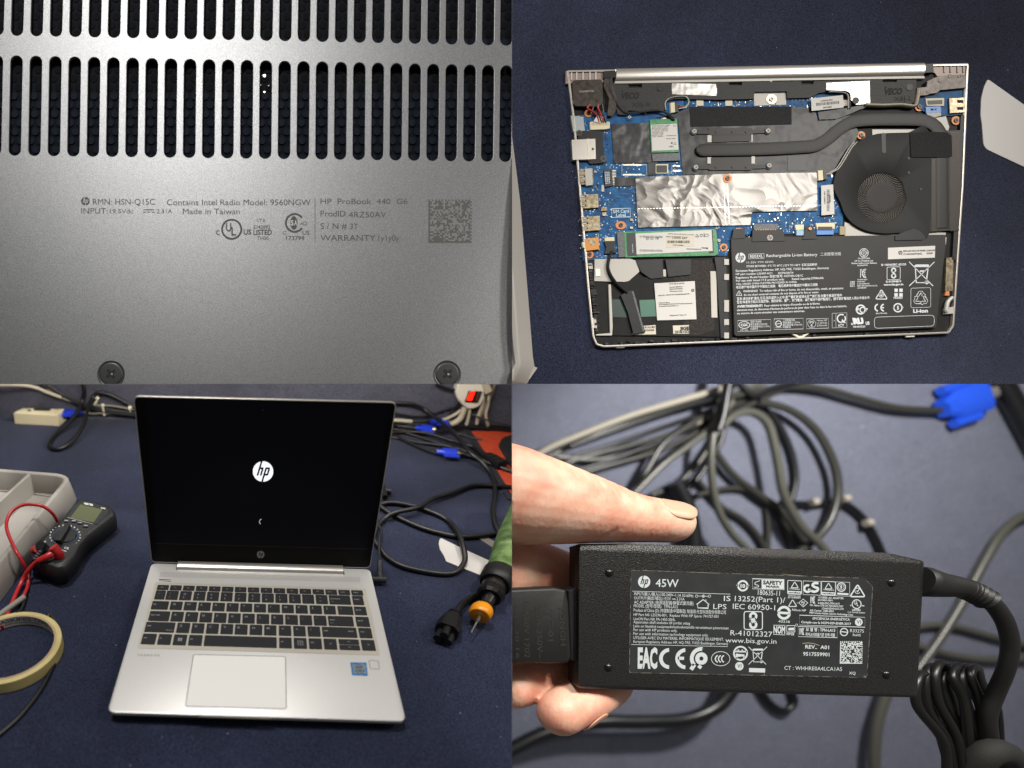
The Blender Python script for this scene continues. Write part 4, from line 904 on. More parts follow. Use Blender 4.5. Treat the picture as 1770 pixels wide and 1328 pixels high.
wire('edge_bracket', 'frame_grey', 3, [(1520, 1030, .3), (1506, 1045, .3), (1500, 1072, .3), (1502, 1080, .3)]); pc('edge_bracket_foot', 'frame_grey', .5, 1496, 1066, 1528, 1060, 1526, 1084, 1498, 1086)
rr = random.Random(9)
for k in range(44):
    t = k / 44; x = 322 + 1130 * t; y = 1190 - 38 * t - rr.uniform(0, 10)
    pc('edge_clip', rr.choice(('black_plastic', 'bracket', 'chip', 'black_matte')), rr.uniform(-1, .3), *rect(x, y, x + rr.uniform(8, 20), y + rr.uniform(3, 9)))
for k in range(26):
    y = 905 + k * 9.6; x = 262 + k * 1.1
    pc('edge_clip', rr.choice(('black_plastic', 'bracket', 'chip')), rr.uniform(-1, .3), *rect(x, y, x + rr.uniform(6, 22), y + rr.uniform(4, 9)))
pc('front_latch_plate', 'label_ivory', -.2, 966, 1154, 998, 1160, 1028, 1152, 1010, 1166, 990, 1168)
pc('front_latch', 'ink_black', .4, 984, 1152, 1010, 1151, 1004, 1160, 992, 1160)
# ---------------------------------------------------------------- white plastic tray corner at the left edge
mat('tray_plastic', '9a9690', .42, bump=(300, .08)); mat('white_plastic', 'b9b6b2', .4)
tr = empty('storage_tray', 'pale grey plastic tray corner beside the opened laptop on the left', 'tray', A.w((890, 560, -4)))
mb = MB(A)
def tp(px_, py_, h): p = A.pt(*q2(px_, py_)[0], h); return (p.x, p.y, h)
prof = [[(-60, 240), (-34, 470), (-6, 694), (18, 980), (38, 1225), (44, 1262), (20, 1318), (-20, 1340), (-60, 1342)]]
for dx, h in ((33, -3.8), (34, -2.5), (-10, 12), (-14, 13), (-28, 13), (-32, 12), (-40, -2)):
    prof.append([tp(x + dx, y + (dx * .2 if y > 1200 else 0), h) for x, y in prof[0]])
mb.loft(prof[1:], False, False, closed=False); build(mb, 'tray_wall', 'tray_plastic', tr, cut='RT', smooth=50)
mb = MB(A); mb.px(q2(62, 1262, 88, 1272, 62, 1310, 30, 1336, 20, 1325), -1.5, -3.8); build(mb, 'tray_foot', 'tray_plastic', tr, cut='RT')
mb = MB(A); mb.px(q2(-60, 480, -30, 505, 10, 1200, 10, 1290, -60, 1300), -2, -3.8); build(mb, 'tray_floor', 'tray_plastic', tr, cut='RT')
mb = MB(A); P_ = rpoly([(885 + x / 2, y / 2) for x, y in ((1645, 273), (1830, 404), (1830, 595), (1770, 577), (1640, 516), (1630, 500), (1625, 430), (1620, 400), (1622, 340), (1632, 300))], 4, 3)
mb.px(P_, -2.9, -3.9, ch=.3)
tag(build(mb, 'pry_tool', 'white_plastic', None, cut='RT', smooth=40), 'flat white plastic pry tool lying right of the opened laptop', 'pry tool')
# ================================================================ running laptop on a work table, lower left
YW = T.pt(442, 731, 0).y; DK = 17.0
WF = Frame(T.M @ Matrix.Translation((0, YW, 0)) @ Matrix(((1, 0, 0, 0), (0, 0, -1, 0), (0, 1, 0, 0), (0, 0, 0, 1))))
def z3(ox, oy, k):
    def f(u, v, h=0.0):
        p = T.pt(ox + u / k, oy + v / k, h)
        if p.y > YW - 9:          # the partition stands in the way: the cable hangs just in front of it
            q = WF.pt(ox + u / k, oy + v / k, 9); p = V((q.x, YW - 9, q.y))
        return p
    return f
t3 = z3(0, 664, 2.0); ca = z3(0, 664, 7.375); cb = z3(640, 664, 7.216); cc = z3(640, 840, 4.58); cm = z3(0, 800, 6.808); ct = z3(0, 990, 3.927)
mb = MB(T); mb.slab([(-900, -700), (900, -700), (900, YW + 30), (-900, YW + 30)], 0, -12)
tag(build(mb, 'table_surface', 'navy_cloth', cut='LB', smooth=None, origin=T.w((0, 0, 0))), 'navy cloth work table under the running laptop', None, kind='structure')
mb = MB(T); mb.add([(-900, YW, -5), (900, YW, -5), (900, YW, 900), (-900, YW, 900), (-900, YW + 15, -5), (900, YW + 15, -5), (900, YW + 15, 900), (-900, YW + 15, 900)], [(0, 1, 2, 3), (4, 5, 6, 7), (0, 1, 5, 4), (2, 3, 7, 6), (0, 3, 7, 4), (1, 2, 6, 5)])
cloth('grey_blue_cloth', '383842', '585862', 260)
tag(build(mb, 'back_wall', 'grey_blue_cloth', cut='LB', smooth=None), 'grey-blue cloth covered partition behind the work table', 'partition')
W2, DD, HH, AA = 162.25, 266.6, 253.7, .0265
lap = empty('laptop', 'silver laptop standing open with a white round logo on its black screen', 'laptop', T.w((0, -130, 0)))
# base
mb = MB(T); pl = rpoly([(-W2, -DD), (W2, -DD), (W2, 0), (-W2, 0)], 9, 5); P2 = [(p[0], p[1]) for p in pl]
ins = lambda d: inset(P2, d)
mb.loft([[(*p, DK - 5) for p in ins(.5)], [(*p, DK - 1) for p in P2], [(*p, DK - .3) for p in ins(.35)], [(*p, DK) for p in ins(1.1)]], True, True)
base_ = build(mb, 'base', 'deck_silver', lap, smooth=40)
mb = MB(T); mb.loft([[(*p, 2.5) for p in ins(8)], [(*p, 7) for p in ins(3)], [(*p, DK - 5.05) for p in ins(.9)]], True, True); build(mb, 'bottom_shell', mat('shell_shaded', '4c4a48', .45, .5), lap, smooth=40)  # shade under the front edge put into a darker grey
mb = MB(T)
for x, y in ((-130, -245), (130, -245), (-130, -25), (130, -25)): mb.cyl((x, y), 8, 3.2, 0, n=16)
build(mb, 'rubber_feet', 'black_plastic', lap)
def dk(name, m, pts, h1, h0=None, r=0, ch=0, parent=None, cut=None):
    mb = MB(T); pp = [t3(u, v, h1)[:2] for u, v in pts]
    if r: pp = rpoly(pp, r)
    if h0 is None: mb.add([(p[0], p[1], h1) for p in pp], [tuple(range(len(pp)))]); return printed(mb, name, m, parent or lap)
    mb.slab(pp, h1, h0, ch); return build(mb, name, m, parent or lap, smooth=35, cut=cut)
def ln(mb, pts, wd, h, closed=True, r=0):
    pp = [t3(u, v, h)[:2] for u, v in pts]
    if r: pp = rpoly(pp, r)
    mb.stroke(pp, wd, h, closed=closed)
dk('front_notch', mat('notch_grey', '6f6a62', .5, .3), ((683, 1143), (945, 1151), (938, 1158), (690, 1150)), DK + .1)
hb = MB(T); a, b = t3(613, 650, DK), t3(1188, 654, DK); a = V((a.x, -4, 0)); xl, xr = t3(613, 640, DK).x, t3(1187, 656, DK).x
hb.loft([[(x, y, z) for y, z in ((-14, DK + .1), (-13.5, DK + 2.2), (-11, DK + 4.6), (-4, DK + 6), (3, DK + 5.2), (5, DK), (-4, DK - 6))] for x in (xl, xr)]); build(hb, 'hinge_bar', 'silver_bright', lap, smooth=40)
mb = MB(T)
for x in (xl - .8, xr + .8): mb.stroke([(x, -15), (x, 0)], 1.6, DK + .15)
printed(mb, 'hinge_gap', 'ink_black', lap)
# speaker grille: slanting rows of fine slots
mb = MB(T); g0, g1 = t3(554, 657, DK), t3(1247, 679, DK)
yA, yB = t3(554, 648, DK).y, t3(553, 666, DK).y
for k in range(150):
    x = g0.x + (g1.x - g0.x) * k / 150
    for j in range(8):
        y = yB + (yA - yB) * (j + .5 * (k % 2)) / 8
        mb.stroke([(x, y), (x + 1.3, y - .55)], .42, DK + .08)
printed(mb, 'speaker_grille', mat('grille_shade', '8d877c', .6, .3), base_)
mb = MB(T); ln(mb, ((550, 675), (590, 677), (590, 682), (550, 680)), .8, DK + .12); printed(mb, 'status_window', 'chip', base_)
# keyboard
kb = dk('keyboard', mat('well_silver', 'c4beb1', .45, .4), ((537, 686), (1265, 708), (1313, 937), (474, 912)), DK + .22, DK - 1, r=3, ch=.2)
mb = MB(T); ln(mb, ((537, 686), (1265, 708), (1313, 937), (474, 912)), .9, DK + .3, r=3); printed(mb, 'well_edge', mat('edge_light', 'ddd7ca', .35, .6), kb)
mat('key_black', '202023', .62, spec=.3, noise=(500, 2), var='252528'); mat('key_print', '8f8f92', .6)
ROWS = [((563, 703), (1235, 721), (694, 711), 'esc,f1,f2,f3,f4,f5,f6,f7,f8,f9,f10,f11,f12,prt sc,insert,delete', [(543 + i * 44.8, 583 + i * 44.8) for i in range(16)]),
 ((553, 729), (1237, 747), (713, 744), '`,1,2,3,4,5,6,7,8,9,0,-,=,backspace,home', [(536, 571), (574, 616), (621, 662), (669, 710), (715, 757), (763, 804), (811, 852), (858, 900), (905, 947), (952, 994), (999, 1040), (1045, 1086), (1092, 1133), (1138, 1212), (1219, 1257)]),
 ((553, 765), (1245, 783), (751, 780), 'tab,Q,W,E,R,T,Y,U,I,O,P,[,],\\,pg up', [(524, 582), (588, 630), (636, 679), (685, 728), (734, 777), (783, 825), (830, 872), (878, 920), (926, 968), (974, 1016), (1022, 1064), (1071, 1113), (1119, 1161), (1168, 1221), (1225, 1267)]),
 ((550, 803), (1254, 820), (786, 820), 'caps lock,A,S,D,F,G,H,J,K,L,;,\',enter,pg dn', [(515, 586), (591, 634), (640, 684), (690, 733), (739, 783), (789, 832), (838, 881), (887, 931), (937, 980), (986, 1030), (1036, 1079), (1085, 1129), (1135, 1222), (1231, 1277)]),
 ((553, 840), (1263, 860), (823, 858), 'shift,Z,X,C,V,B,N,M,<,>,/,shift,end', [(502, 604), (611, 656), (662, 706), (713, 756), (763, 806), (812, 856), (863, 907), (913, 956), (964, 1007), (1014, 1057), (1064, 1108), (1114, 1234), (1241, 1286)]),
 ((518, 881), (1273, 902), (863, 900), 'ctrl,fn,win,alt,,alt,menu,ctrl,<,up,>', [(490, 539), (546, 592), (599, 645), (652, 699), (706, 957), (965, 1009), (1016, 1061), (1068, 1113), (1120, 1165), (1172, 1243), (1250, 1297)])]
for (xa, ya), (xb, yb), (v0, v1), names, keys in ROWS:
    yc = (t3(xa, ya, DK + 1).y + t3(xb, yb, DK + 1).y) / 2; xm = (keys[0][0] + keys[0][1]) / 2
    hh = abs(t3(xm, v0, DK + 1).y - t3(xm, v1, DK + 1).y) / 2
    for (u0, u1), nm in zip(keys, names.split(',')):
        yy = lambda u: ya + (yb - ya) * (u - xa) / (xb - xa)
        x0, x1 = t3(u0, yy(u0), DK + 1).x, t3(u1, yy(u1), DK + 1).x
        # the sides of a row lean with the line of sight: square the key on its centre
        parts = [(x0, x1, yc - hh, yc + hh)] if nm != 'up' else [(x0, x1, yc + .5, yc + hh), (x0, x1, yc - hh, yc - .5)]
        for q, (a, b, c, d) in enumerate(parts):
            mb = MB(T); r_ = rpoly([(a, c), (b, c), (b, d), (a, d)], 1.3, 3); mb.loft([[(*p, DK + .2) for p in r_], [(*p, DK + 1.0) for p in inset(r_, .15)], [(*p, DK + 1.3) for p in inset(r_, .6)]])
            k_ = build(mb, 'key', 'key_black', kb, smooth=30)
            mb = MB(T); h = DK + 1.36; cxk = (a + b) / 2; cyk = (c + d) / 2
            if nm == 'win':
                for du in (-2.6, .3):
                    for dv in (-2.6, .3): mb.add([(cxk + du, cyk + dv, h), (cxk + du + 2.4, cyk + dv, h), (cxk + du + 2.4, cyk + dv + 2.4, h), (cxk + du, cyk + dv + 2.4, h)], [(0, 1, 2, 3)])
            elif nm == 'menu':
                mb.stroke([(cxk - 3, cyk - 3.5), (cxk + 3, cyk - 3.5), (cxk + 3, cyk + 3.5), (cxk - 3, cyk + 3.5)], .5, h, closed=True)
                for j in (-1.4, .2, 1.8): mb.stroke([(cxk - 1.6, cyk + j), (cxk + 1.6, cyk + j)], .5, h)
            elif nm == 'up': mb.stroke([(cxk - 1.6, cyk - (.8 if q == 0 else -.8)), (cxk, cyk + (.8 if q == 0 else -.8)), (cxk + 1.6, cyk - (.8 if q == 0 else -.8))], .45, h)
            elif nm == '<' and (xa, ya) == (518, 881): mb.stroke([(cxk + 1, cyk + 1.5), (cxk - 1, cyk), (cxk + 1, cyk - 1.5)], .45, h)
            elif nm == '>' and (xa, ya) == (518, 881): mb.stroke([(cxk - 1, cyk + 1.5), (cxk + 1, cyk), (cxk - 1, cyk - 1.5)], .45, h)
            elif len(nm) == 1:
                if (xa, ya) == (553, 729):
                    sh = dict(zip('`1234567890-=', '~!@#$%^&*()_+'))[nm]
                    mb.text(nm, cxk - 3.2, cyk - hh * .62, 0, 3.0, h, local=True, bold=.01); mb.text(sh, cxk - 3.2, cyk + hh * .15, 0, 2.6, h, local=True, bold=.01)
                else: mb.text(nm, a + 3.4, cyk + hh * .12, 0, 3.5, h, local=True, bold=.01)
            elif nm:
                if (xa, ya) == (563, 703): mb.text(nm, cxk - len(nm) * .9, cyk - .8, 0, 1.8, h, local=True, bold=.02)
                else: mb.text(nm, a + 2, cyk + hh * .05, 0, 2.2, h, local=True, bold=.02)
                if nm in ('backspace', 'enter'): mb.stroke([(a + 6, cyk - hh * .5), (a + 2.5, cyk - hh * .5), (a + 3.6, cyk - hh * .5 + 1)], .4, h)
                if nm == 'shift' and a < 0: mb.text('fn lock', b - 10, cyk - hh * .7, 0, 2.0, h, local=True, bold=.02)
                if nm == 'shift' and a > 0: mb.text('pause', b - 11, cyk + hh * .1, 0, 2.0, h, local=True, bold=.02)
            if mb.v: mb.mi = 0; printed(mb, 'key_legend', 'key_print', k_) if False else None
            if mb.v:
                LG = globals().setdefault('LG', MB(T)); b0 = len(LG.v); LG.v += mb.v; LG.f += [tuple(i + b0 for i in f) for f in mb.f]; LG.m += mb.m
printed(LG, 'key_lettering', 'key_print', kb)
pad_ = dk('touchpad', 'pad_glare', ((669, 935), (987, 942), (990, 1123), (641, 1114)), DK + .16, DK - 1, r=3)
mb = MB(T); ln(mb, ((669, 935), (987, 942), (990, 1123), (641, 1114)), .75, DK + .2, r=3); printed(mb, 'touchpad_gap', mat('gap_grey', '3a3835', .6), pad_)
mb = MB(T); ln(mb, ((1275, 955), (1307, 957), (1312, 986), (1280, 984)), .55, DK + .2, r=1.5); printed(mb, 'fingerprint_reader', 'gap_grey', lap)
st = dk('processor_sticker', mat('sticker_blue', '1d62a8', .3, .2, noise=(400, 2), var='4f9ad4'), ((1211, 962), (1267, 963), (1272, 1009), (1217, 1007)), DK + .25, DK - .2, r=1)
dk('sticker_panel', mat('sticker_grey', '9aa4ac', .35, .6), ((1217, 968), (1262, 969), (1266, 1003), (1222, 1002)), DK + .3, parent=st)
s_ = Sg(MB(T), DK + .36, 0, 664, 2); s_.C(1241, 978, 12, 1.6, ry=6); s_.T('intel', 1233, 981, 1249, 981, 5, .03); s_.T('CORE i5', 1227, 994, 1260, 994, 5.5, .04); s_.T('8th Gen', 1232, 1001, 1257, 1001, 3.5, .02)
printed(s_.mb, 'sticker_print', mat('ink_navy', '24364c', .5), st)
s_ = Sg(MB(T), DK + .15, 0, 664, 2); s_.T('P R O B O O K', 476, 940, 553, 941, 6, .01); printed(s_.mb, 'deck_print', mat('ink_grey', '76716a', .5), lap)
# lid
LF = Frame(T.M @ Matrix.Translation((0, 0, DK + .5)) @ Matrix(((1, 0, 0, 0), (0, math.sin(AA), -math.cos(AA), 0), (0, math.cos(AA), math.sin(AA), 0), (0, 0, 0, 1))))
lp_ = rpoly([(-W2, 1), (W2, 1), (W2, HH), (-W2, HH)], 8, 6)
mb = MB(LF); mb.loft([[(*p, -5.5) for p in inset(lp_, 1.5)], [(*p, -4) for p in lp_], [(*p, -.5) for p in lp_], [(*p, 0) for p in inset(lp_, .4)], [(*p, .0) for p in inset(lp_, 1.3)]]); lid = build(mb, 'lid', 'silver', lap, smooth=40)
mb = MB(LF); gp = inset(lp_, 1.5); mb.slab(gp, .35, -.2, .1); build(mb, 'screen_glass', mat('glass_black', '040405', .45, spec=.12), lid, smooth=None)
s_ = Sg(MB(LF), .5, 0, 664, 2)
def lquad(pts, h): return [LF.pt(u / 2, 664 + v / 2, h)[:2] for u, v in pts]
mb = MB(LF); mb.stroke(lquad(((533, 551), (1274, 571)), .45), .5, .45); printed(mb, 'chin_line', mat('line_grey', '2c2c30', .4), lid)
mb = MB(LF); q = rpoly(lquad(((505, 52), (1345, 78), (1268, 566), (541, 547)), .42), 1); mb.slab(q, .42, .36); build(mb, 'display_panel', mat('display_dark', '020203', .45, spec=.1, emit=('07080f', .35)), lid, smooth=None)
mb = MB(LF); hp(mb, 909 / 2, 664 + 302.5 / 2, 17.6, .55); printed(mb, 'screen_logo', mat('lit_white', 'ffffff', .5, emit=('eef4ff', 1.0)), lid)
mb = MB(LF)
for k in range(5):
    t = 2.2 + k * .55; c = LF.pt(904 / 2 + 3.6 * math.cos(t), 664 + 476 / 2 + 4.2 * math.sin(t), .55); mb.add([(c.x + .55 * math.cos(j), c.y + .55 * math.sin(j), .55) for j in (0, 1.05, 2.1, 3.14, 4.2, 5.2)], [(0, 1, 2, 3, 4, 5)])
printed(mb, 'loading_dots', 'lit_white', lid)
mb = MB(LF); hp(mb, 901 / 2, 664 + 589.5 / 2, 6.4, .5); printed(mb, 'chin_logo', mat('logo_dim', '86868a', .4, .5), lid)
mb = MB(LF); c = LF.pt(909 / 2, 664 + 90 / 2, .5); mb.cyl(c, 1.4, .5, .3, n=14); build(mb, 'webcam', mat('lens_dark', '16161c', .1), lid)
# cables: helper in table units
GC = 'black cables lying on the work table'
mat('cable_black', '0e0e0f', .42, bump=(60, .05)); mat('cable_white', 'a9a08c', .5); mat('cable_red', 'b02226', .35); mat('plug_blue', '1a34b4', .38)
def cord(name, label, f, pts, r, m='cable_black', cat='cable', h=None, group=GC, cut='LB', parent=None, n=10):
    mb = MB(T); P_ = [f(p[0], p[1], (p[2] if len(p) > 2 else (h if h is not None else r))) for p in pts]
    mb.tube(P_, r, n=n, smooth=8)
    o = build(mb, name, m, parent, cut=cut, smooth=60)
    return o if parent else tag(o, label, cat, group)
# left back: switch box with its plug, bundle and looped cord
kv = empty('switch_box', 'cream plastic connector box with dark oval window at the back left of the table', 'adapter box', ca(480, 430, 0))
kv.location = T.w(ca(480, 430, 0))
mb = MB(T); tp_ = [ca(u, v, 27)[:2] for u, v in ((275, 247), (808, 277), (722, 392), (172, 362))]; mb.loft([[(*p, .5) for p in inset(tp_, -1.5)], [(*p, 25) for p in tp_], [(*p, 27) for p in inset(tp_, 2)]]); build(mb, 'box_shell', 'cream', kv, cut='LB')
mb = MB(T); w_ = rpoly([ca(u, v, 27.3)[:2] for u, v in ((432, 290), (652, 296), (640, 343), (424, 338))], 5); mb.slab(w_, 27.4, 26); build(mb, 'socket_window', mat('olive_dark', '2a2820', .4), kv)
mb = MB(T); w_ = rpoly([ca(u, v, 27.3)[:2] for u, v in ((352, 326), (398, 328), (394, 347), (348, 345))], 2); mb.slab(w_, 27.4, 26); build(mb, 'small_hole', 'ink_black', kv)
s_ = Sg(MB(T), 27.4, 0, 664, 7.375); s_.F([(300, 262), (335, 270), (290, 290)]); s_.T('PC', 410, 274, 440, 276, 12, .03); s_.T('D-KVM', 690, 330, 745, 334, 12, .02); s_.T('A', 250, 340, 262, 341, 12, .02); printed(s_.mb, 'box_print', mat('print_taupe', '8c846c', .6), kv)
def vga(f, pts, label, cat='plug', h=13, tail=None):
    """blue video plug: grip body, two thumb screws, steel shell"""
    a, b = f(*pts[0], h), f(*pts[1], h); d = (b - a); L = d.length; d.normalize(); s_d = V((-d.y, d.x, 0))
    e = empty('video_plug', label, cat, T.w((a + b) / 2 - V((0, 0, h))), 'blue video plugs'); 
    def ring(t, wx, hz): 
        c = a + d * t * L; return [c + s_d * wx * math.cos(k * .7854 + .39) + V((0, 0, hz * math.sin(k * .7854 + .39))) for k in range(8)]
    mb = MB(T); mb.loft([ring(0, 5.5, 5.5), ring(.3, 6.5, 6), ring(.42, 12, 8), ring(.9, 15, 8.5), ring(1, 14, 8)]); build(mb, 'grip', 'plug_blue', e, cut='LB', smooth=35)
    for sg in (1, -1):
        mb = MB(T); c0_ = a + d * .35 * L + s_d * 16 * sg; mb.tube([c0_, c0_ + d * L * .75], 3.6, smooth=0, n=8); build(mb, 'thumb_screw', 'plug_blue', e, cut='LB')
    mb = MB(T); c0_ = a + d * L; mb.tube([c0_, c0_ + d * 7], 6.5, smooth=0, n=10); build(mb, 'steel_shell', 'port_metal', e, cut='LB')
    return e
vga(ca, ((1040, 370), (800, 372)), 'blue video plug fixed in the cream connector box', h=14)
cord('looped_cord', 'thick black cord bent into a hanging loop in front of the cable bundle', ca, [(1035, -60, 60), (1072, 80, 50), (1050, 210, 40), (1000, 330, 34), (880, 490, 18), (720, 640, 8), (640, 750, 6), (665, 820, 6), (790, 815, 8), (950, 700, 14), (1070, 500, 30), (1120, 320, 44), (1180, 180, 56), (1260, 110, 60), (1400, 135, 56), (1560, 215, 40), (1720, 300, 30), (1850, 420, 20)], 4.6)
rr = random.Random(2)
for k in range(7):
    o_ = k * 17 - 40; cord('bundle_cable', ['topmost black cable of the bundle along the partition', 'shiny grey cable second from the top of the partition bundle', 'third black cable from the top of the partition bundle', 'black cable in the middle of the partition bundle', 'shiny grey cable in the lower half of the partition bundle', 'second lowest black cable of the partition bundle', 'lowest black cable of the bundle at the foot of the partition'][k], ca, [(430 + o_ * 1.2, -120, 70 - k * 3), (560 + o_, 10, 62 - k * 3), (740 + o_ * .6, 110 + o_ * .2, 46 - k * 3), (950, 210 + o_ * .5, 30), (1180, 290 + o_ * .6, 20 - k), (1450, 350 + o_ * .5, 14), (1800, 390 + o_ * .4, 10)], 2.3 + .3 * (k % 3), m='cable_black' if k not in (1, 4) else mat('cable_grey_sheen', '2a2a28', .3), group='cables bundled along the partition')
cord('bundle_cable', 'dusty grey lowest cable in the bundle along the partition', ca, [(430, -110, 70), (640, 90, 44), (840, 200, 28), (1010, 240, 24), (1250, 270, 22), (1480, 285, 18), (1760, 340, 14)], 1.9, m=mat('cable_dusty', '7d7868', .5), group='cables bundled along the partition')
cord('white_lead', 'off-white lead coming in from the left over the partition', ca, [(-80, 18, 90), (150, 12, 90), (330, 22, 84), (480, 55, 70), (600, 105, 52), (780, 170, 40)], 4.0, m='cable_white', group=None)
cord('thin_cable', 'thin grey cable under the zip ties beside the blue plug', ca, [(1060, 360, 8), (1180, 378, 5), (1290, 376, 5), (1480, 385, 4)], 1.8, m='cable_dusty', group=None)
for k, (u, v, u2, v2) in enumerate(((1240, 180, 1212, 285), (1312, 272, 1328, 402), (1655, 300, 1668, 400))):
    e = empty('zip_tie', ('white zip tie with its round head up, leftmost on the cable bundle', 'white zip tie with a hanging tail, second from left on the bundle', 'white zip tie nearest the laptop lid on the bundle')[k], 'zip tie', T.w(ca(u2, v2, 4)), 'white zip ties on the cable bundle')
    mb = MB(T); mb.tube([ca(u - 5, v + 20, 34), ca((u + u2) / 2, (v + v2) / 2, 26), ca(u2 - 4, v2 - 40, 20), ca(u2, v2, 12)], 2.2, n=8); build(mb, 'strap', mat('tie_white', 'c9c4ac', .4), e)
    mb = MB(T); c = ca(u, v, 36); mb.tube([c + V((0, 0, -3)), c, c + V((0, 0, 3))], [3.2, 4.8, 3.2], n=10, smooth=2); build(mb, 'head', 'tie_white', e)
# right back: cords, plugs, strip
cord('thick_cord', 'thick black cord arching from behind the lid down to the orange mat', cb, [(200, 240, 20), (340, 236, 22), (520, 252, 26), (700, 335, 30), (900, 490, 34), (1090, 660, 34), (1250, 860, 26), (1400, 985, 16), (1500, 1110, 8), (1545, 1230, 5), (1555, 1380, 5), (1535, 1560, 5), (1550, 1720, 5), (1620, 1860, 5), (1760, 1960, 5)], 4.3)
cord('thin_cable', 'thin black cord waving past the power strip to the right edge', cb, [(230, 340, 30), (340, 368, 30), (500, 392, 30), (700, 385, 34), (850, 340, 40), (980, 300, 44), (1100, 300, 44), (1250, 370, 38), (1400, 435, 34), (1600, 490, 30), (1850, 550, 26)], 2.2)
cord('upper_cord', 'black cord sagging from the top edge beside the power strip', cb, [(780, -40, 80), (860, 20, 76), (980, 66, 74), (1100, 72, 74), (1220, 40, 78), (1340, -40, 84)], 3.4)
cord('mid_cord', 'black cord leading to the black socket plug on the orange mat', cb, [(240, 604, 8), (420, 598, 8), (620, 602, 10), (800, 636, 12), (1000, 700, 12), (1180, 750, 10), (1300, 790, 9)], 3.6)
cord('plug_cord', 'black cord from behind the lid into the nearest blue plug', cb, [(230, 600, 6), (320, 650, 6), (480, 728, 6), (650, 800, 7), (830, 862, 9)], 3.2)
cord('plug_cord', 'black cord passing behind the nearest blue plug', cb, [(400, 600, 6), (560, 642, 6), (760, 708, 6), (960, 775, 7), (1040, 800, 8)], 3.0)
cord('plug_cord', 'black cord leaving the nearest blue plug towards the right edge', cb, [(1120, 862, 10), (1260, 905, 8), (1400, 955, 6), (1560, 1020, 6), (1850, 1120, 6)], 4.6)
cord('plug_cord', 'black cord entering the farthest blue plug', cb, [(250, 530, 8), (400, 490, 8), (560, 470, 9), (740, 468, 12)], 3.0)
cord('plug_cord', 'black cord entering the middle blue plug', cb, [(250, 510, 6), (400, 530, 7), (570, 548, 10)], 3.0)
for k, (lb_, pts) in enumerate((('black cable running level behind the middle blue plug', [(230, 560, 5), (420, 575, 5), (640, 620, 6), (900, 600, 8), (1100, 560, 8), (1300, 545, 8), (1850, 590, 6)]),
    ('black cable crossing low from the lid to the socket plug', [(230, 660, 4), (420, 690, 4), (620, 730, 5), (860, 760, 8), (1080, 800, 8), (1250, 870, 5), (1500, 960, 5), (1850, 1000, 5)]),
    ('thin black cable curling under the farthest blue plug', [(230, 500, 5), (430, 520, 5), (650, 500, 7), (860, 540, 6), (1020, 600, 5), (1160, 640, 4), (1400, 700, 4)]),
    ('thin black cable climbing the partition behind the power strip', [(700, 560, 5), (860, 520, 8), (960, 440, 20), (1040, 300, 40), (1140, 160, 60), (1260, 0, 80), (1330, -90, 90)]))):
    cord('back_cable', lb_, cb, pts, 2.6 + .4 * (k % 2))
cord('cream_lead', 'short cream lead emerging behind the lid on the right', cb, [(240, 452, 12), (360, 455, 12), (520, 470, 8)], 4.2, m='cable_white', group=None)
cord('junction_cable', 'black cable lying along the foot of the partition', cb, [(900, 530, 4), (1100, 522, 4), (1400, 530, 4), (1900, 565, 4)], 4.6)
vga(cb, ((745, 470), (950, 478)), 'blue video plug farthest back by the partition', h=10); vga(cb, ((565, 545), (770, 568)), 'blue video plug in the middle, just right of the lid', h=10); vga(cb, ((825, 845), (1075, 868)), 'blue video plug nearest the front on the bare cloth', h=12)
# power strip on the partition
ps = empty('power_strip', 'white rounded power strip with a lit red switch on the partition', 'power strip', T.w(cb(1250, 300, 40)))
def wq(pts, h): return [WF.pt(640 + u / 7.216, 664 + v / 7.216, h)[:2] for u, v in pts]
mb = MB(WF); o_ = wq([(1095, -160), (1430, -160), (1430, 60), (1425, 180), (1380, 270), (1310, 310), (1230, 320), (1160, 270), (1095, 200), (1070, 110), (1085, 20)], 22); mb.slab(rpoly(o_, 4), 22, .5, 3); build(mb, 'strip_body', 'cream' if False else mat('strip_white', 'ccc5b6', .45), ps, cut='LB')
mb = MB(WF); mb.slab(wq([(1228, 88), (1398, 95), (1345, 238), (1178, 226)], 24), 24, 21); build(mb, 'switch_frame', mat('maroon_black', '1c0706', .4), ps)
mb = MB(WF); mb.slab(wq([(1250, 98), (1312, 101), (1268, 208), (1204, 204)], 26), 26, 23, .5); build(mb, 'lit_switch', mat('lit_red', 'ff2a12', .4, emit=('ff2208', 1.1)), ps)
mb = MB(WF); mb.slab(wq([(1345, 110), (1372, 112), (1330, 215), (1308, 212)], 26), 25.5, 23); build(mb, 'rocker', mat('rocker_brown', '4a3026', .5), ps)
mb = MB(WF); mb.slab(wq([(1390, -20), (1480, -30), (1525, 90), (1440, 135)], 30), 30, 10, 1); build(mb, 'wall_plug', 'cable_white', ps, cut='LB')
for k, pts in enumerate((((1480, 100), (1470, 250), (1440, 380), (1470, 520)), ((1420, 150), (1400, 260), (1340, 420), (1330, 500)), ((1560, -20), (1500, 150), (1400, 350), (1350, 470)), ((1240, 300), (1230, 400), (1200, 510)), ((1180, 290), (1130, 420), (1060, 480), (1000, 500)), ((1130, 330), (1060, 380), (960, 430), (900, 445)))):
    mb = MB(WF); mb.tube([(*wq([p], 12)[0], 12) for p in pts], 3.6 if k != 4 else 7, n=8); tag(build(mb, 'strip_lead', 'cable_white' if k != 2 else mat('lead_taupe', '6e6252', .5), None, cut='LB', smooth=60), ('beige lead farthest right under the power strip', 'beige lead below the plug of the power strip', 'taupe lead slanting behind the power strip', 'beige lead hanging straight below the power strip', 'thick beige lead bending left under the strip', 'slim beige lead running left to the blue plug')[k], 'lead', 'leads hanging from the power strip')
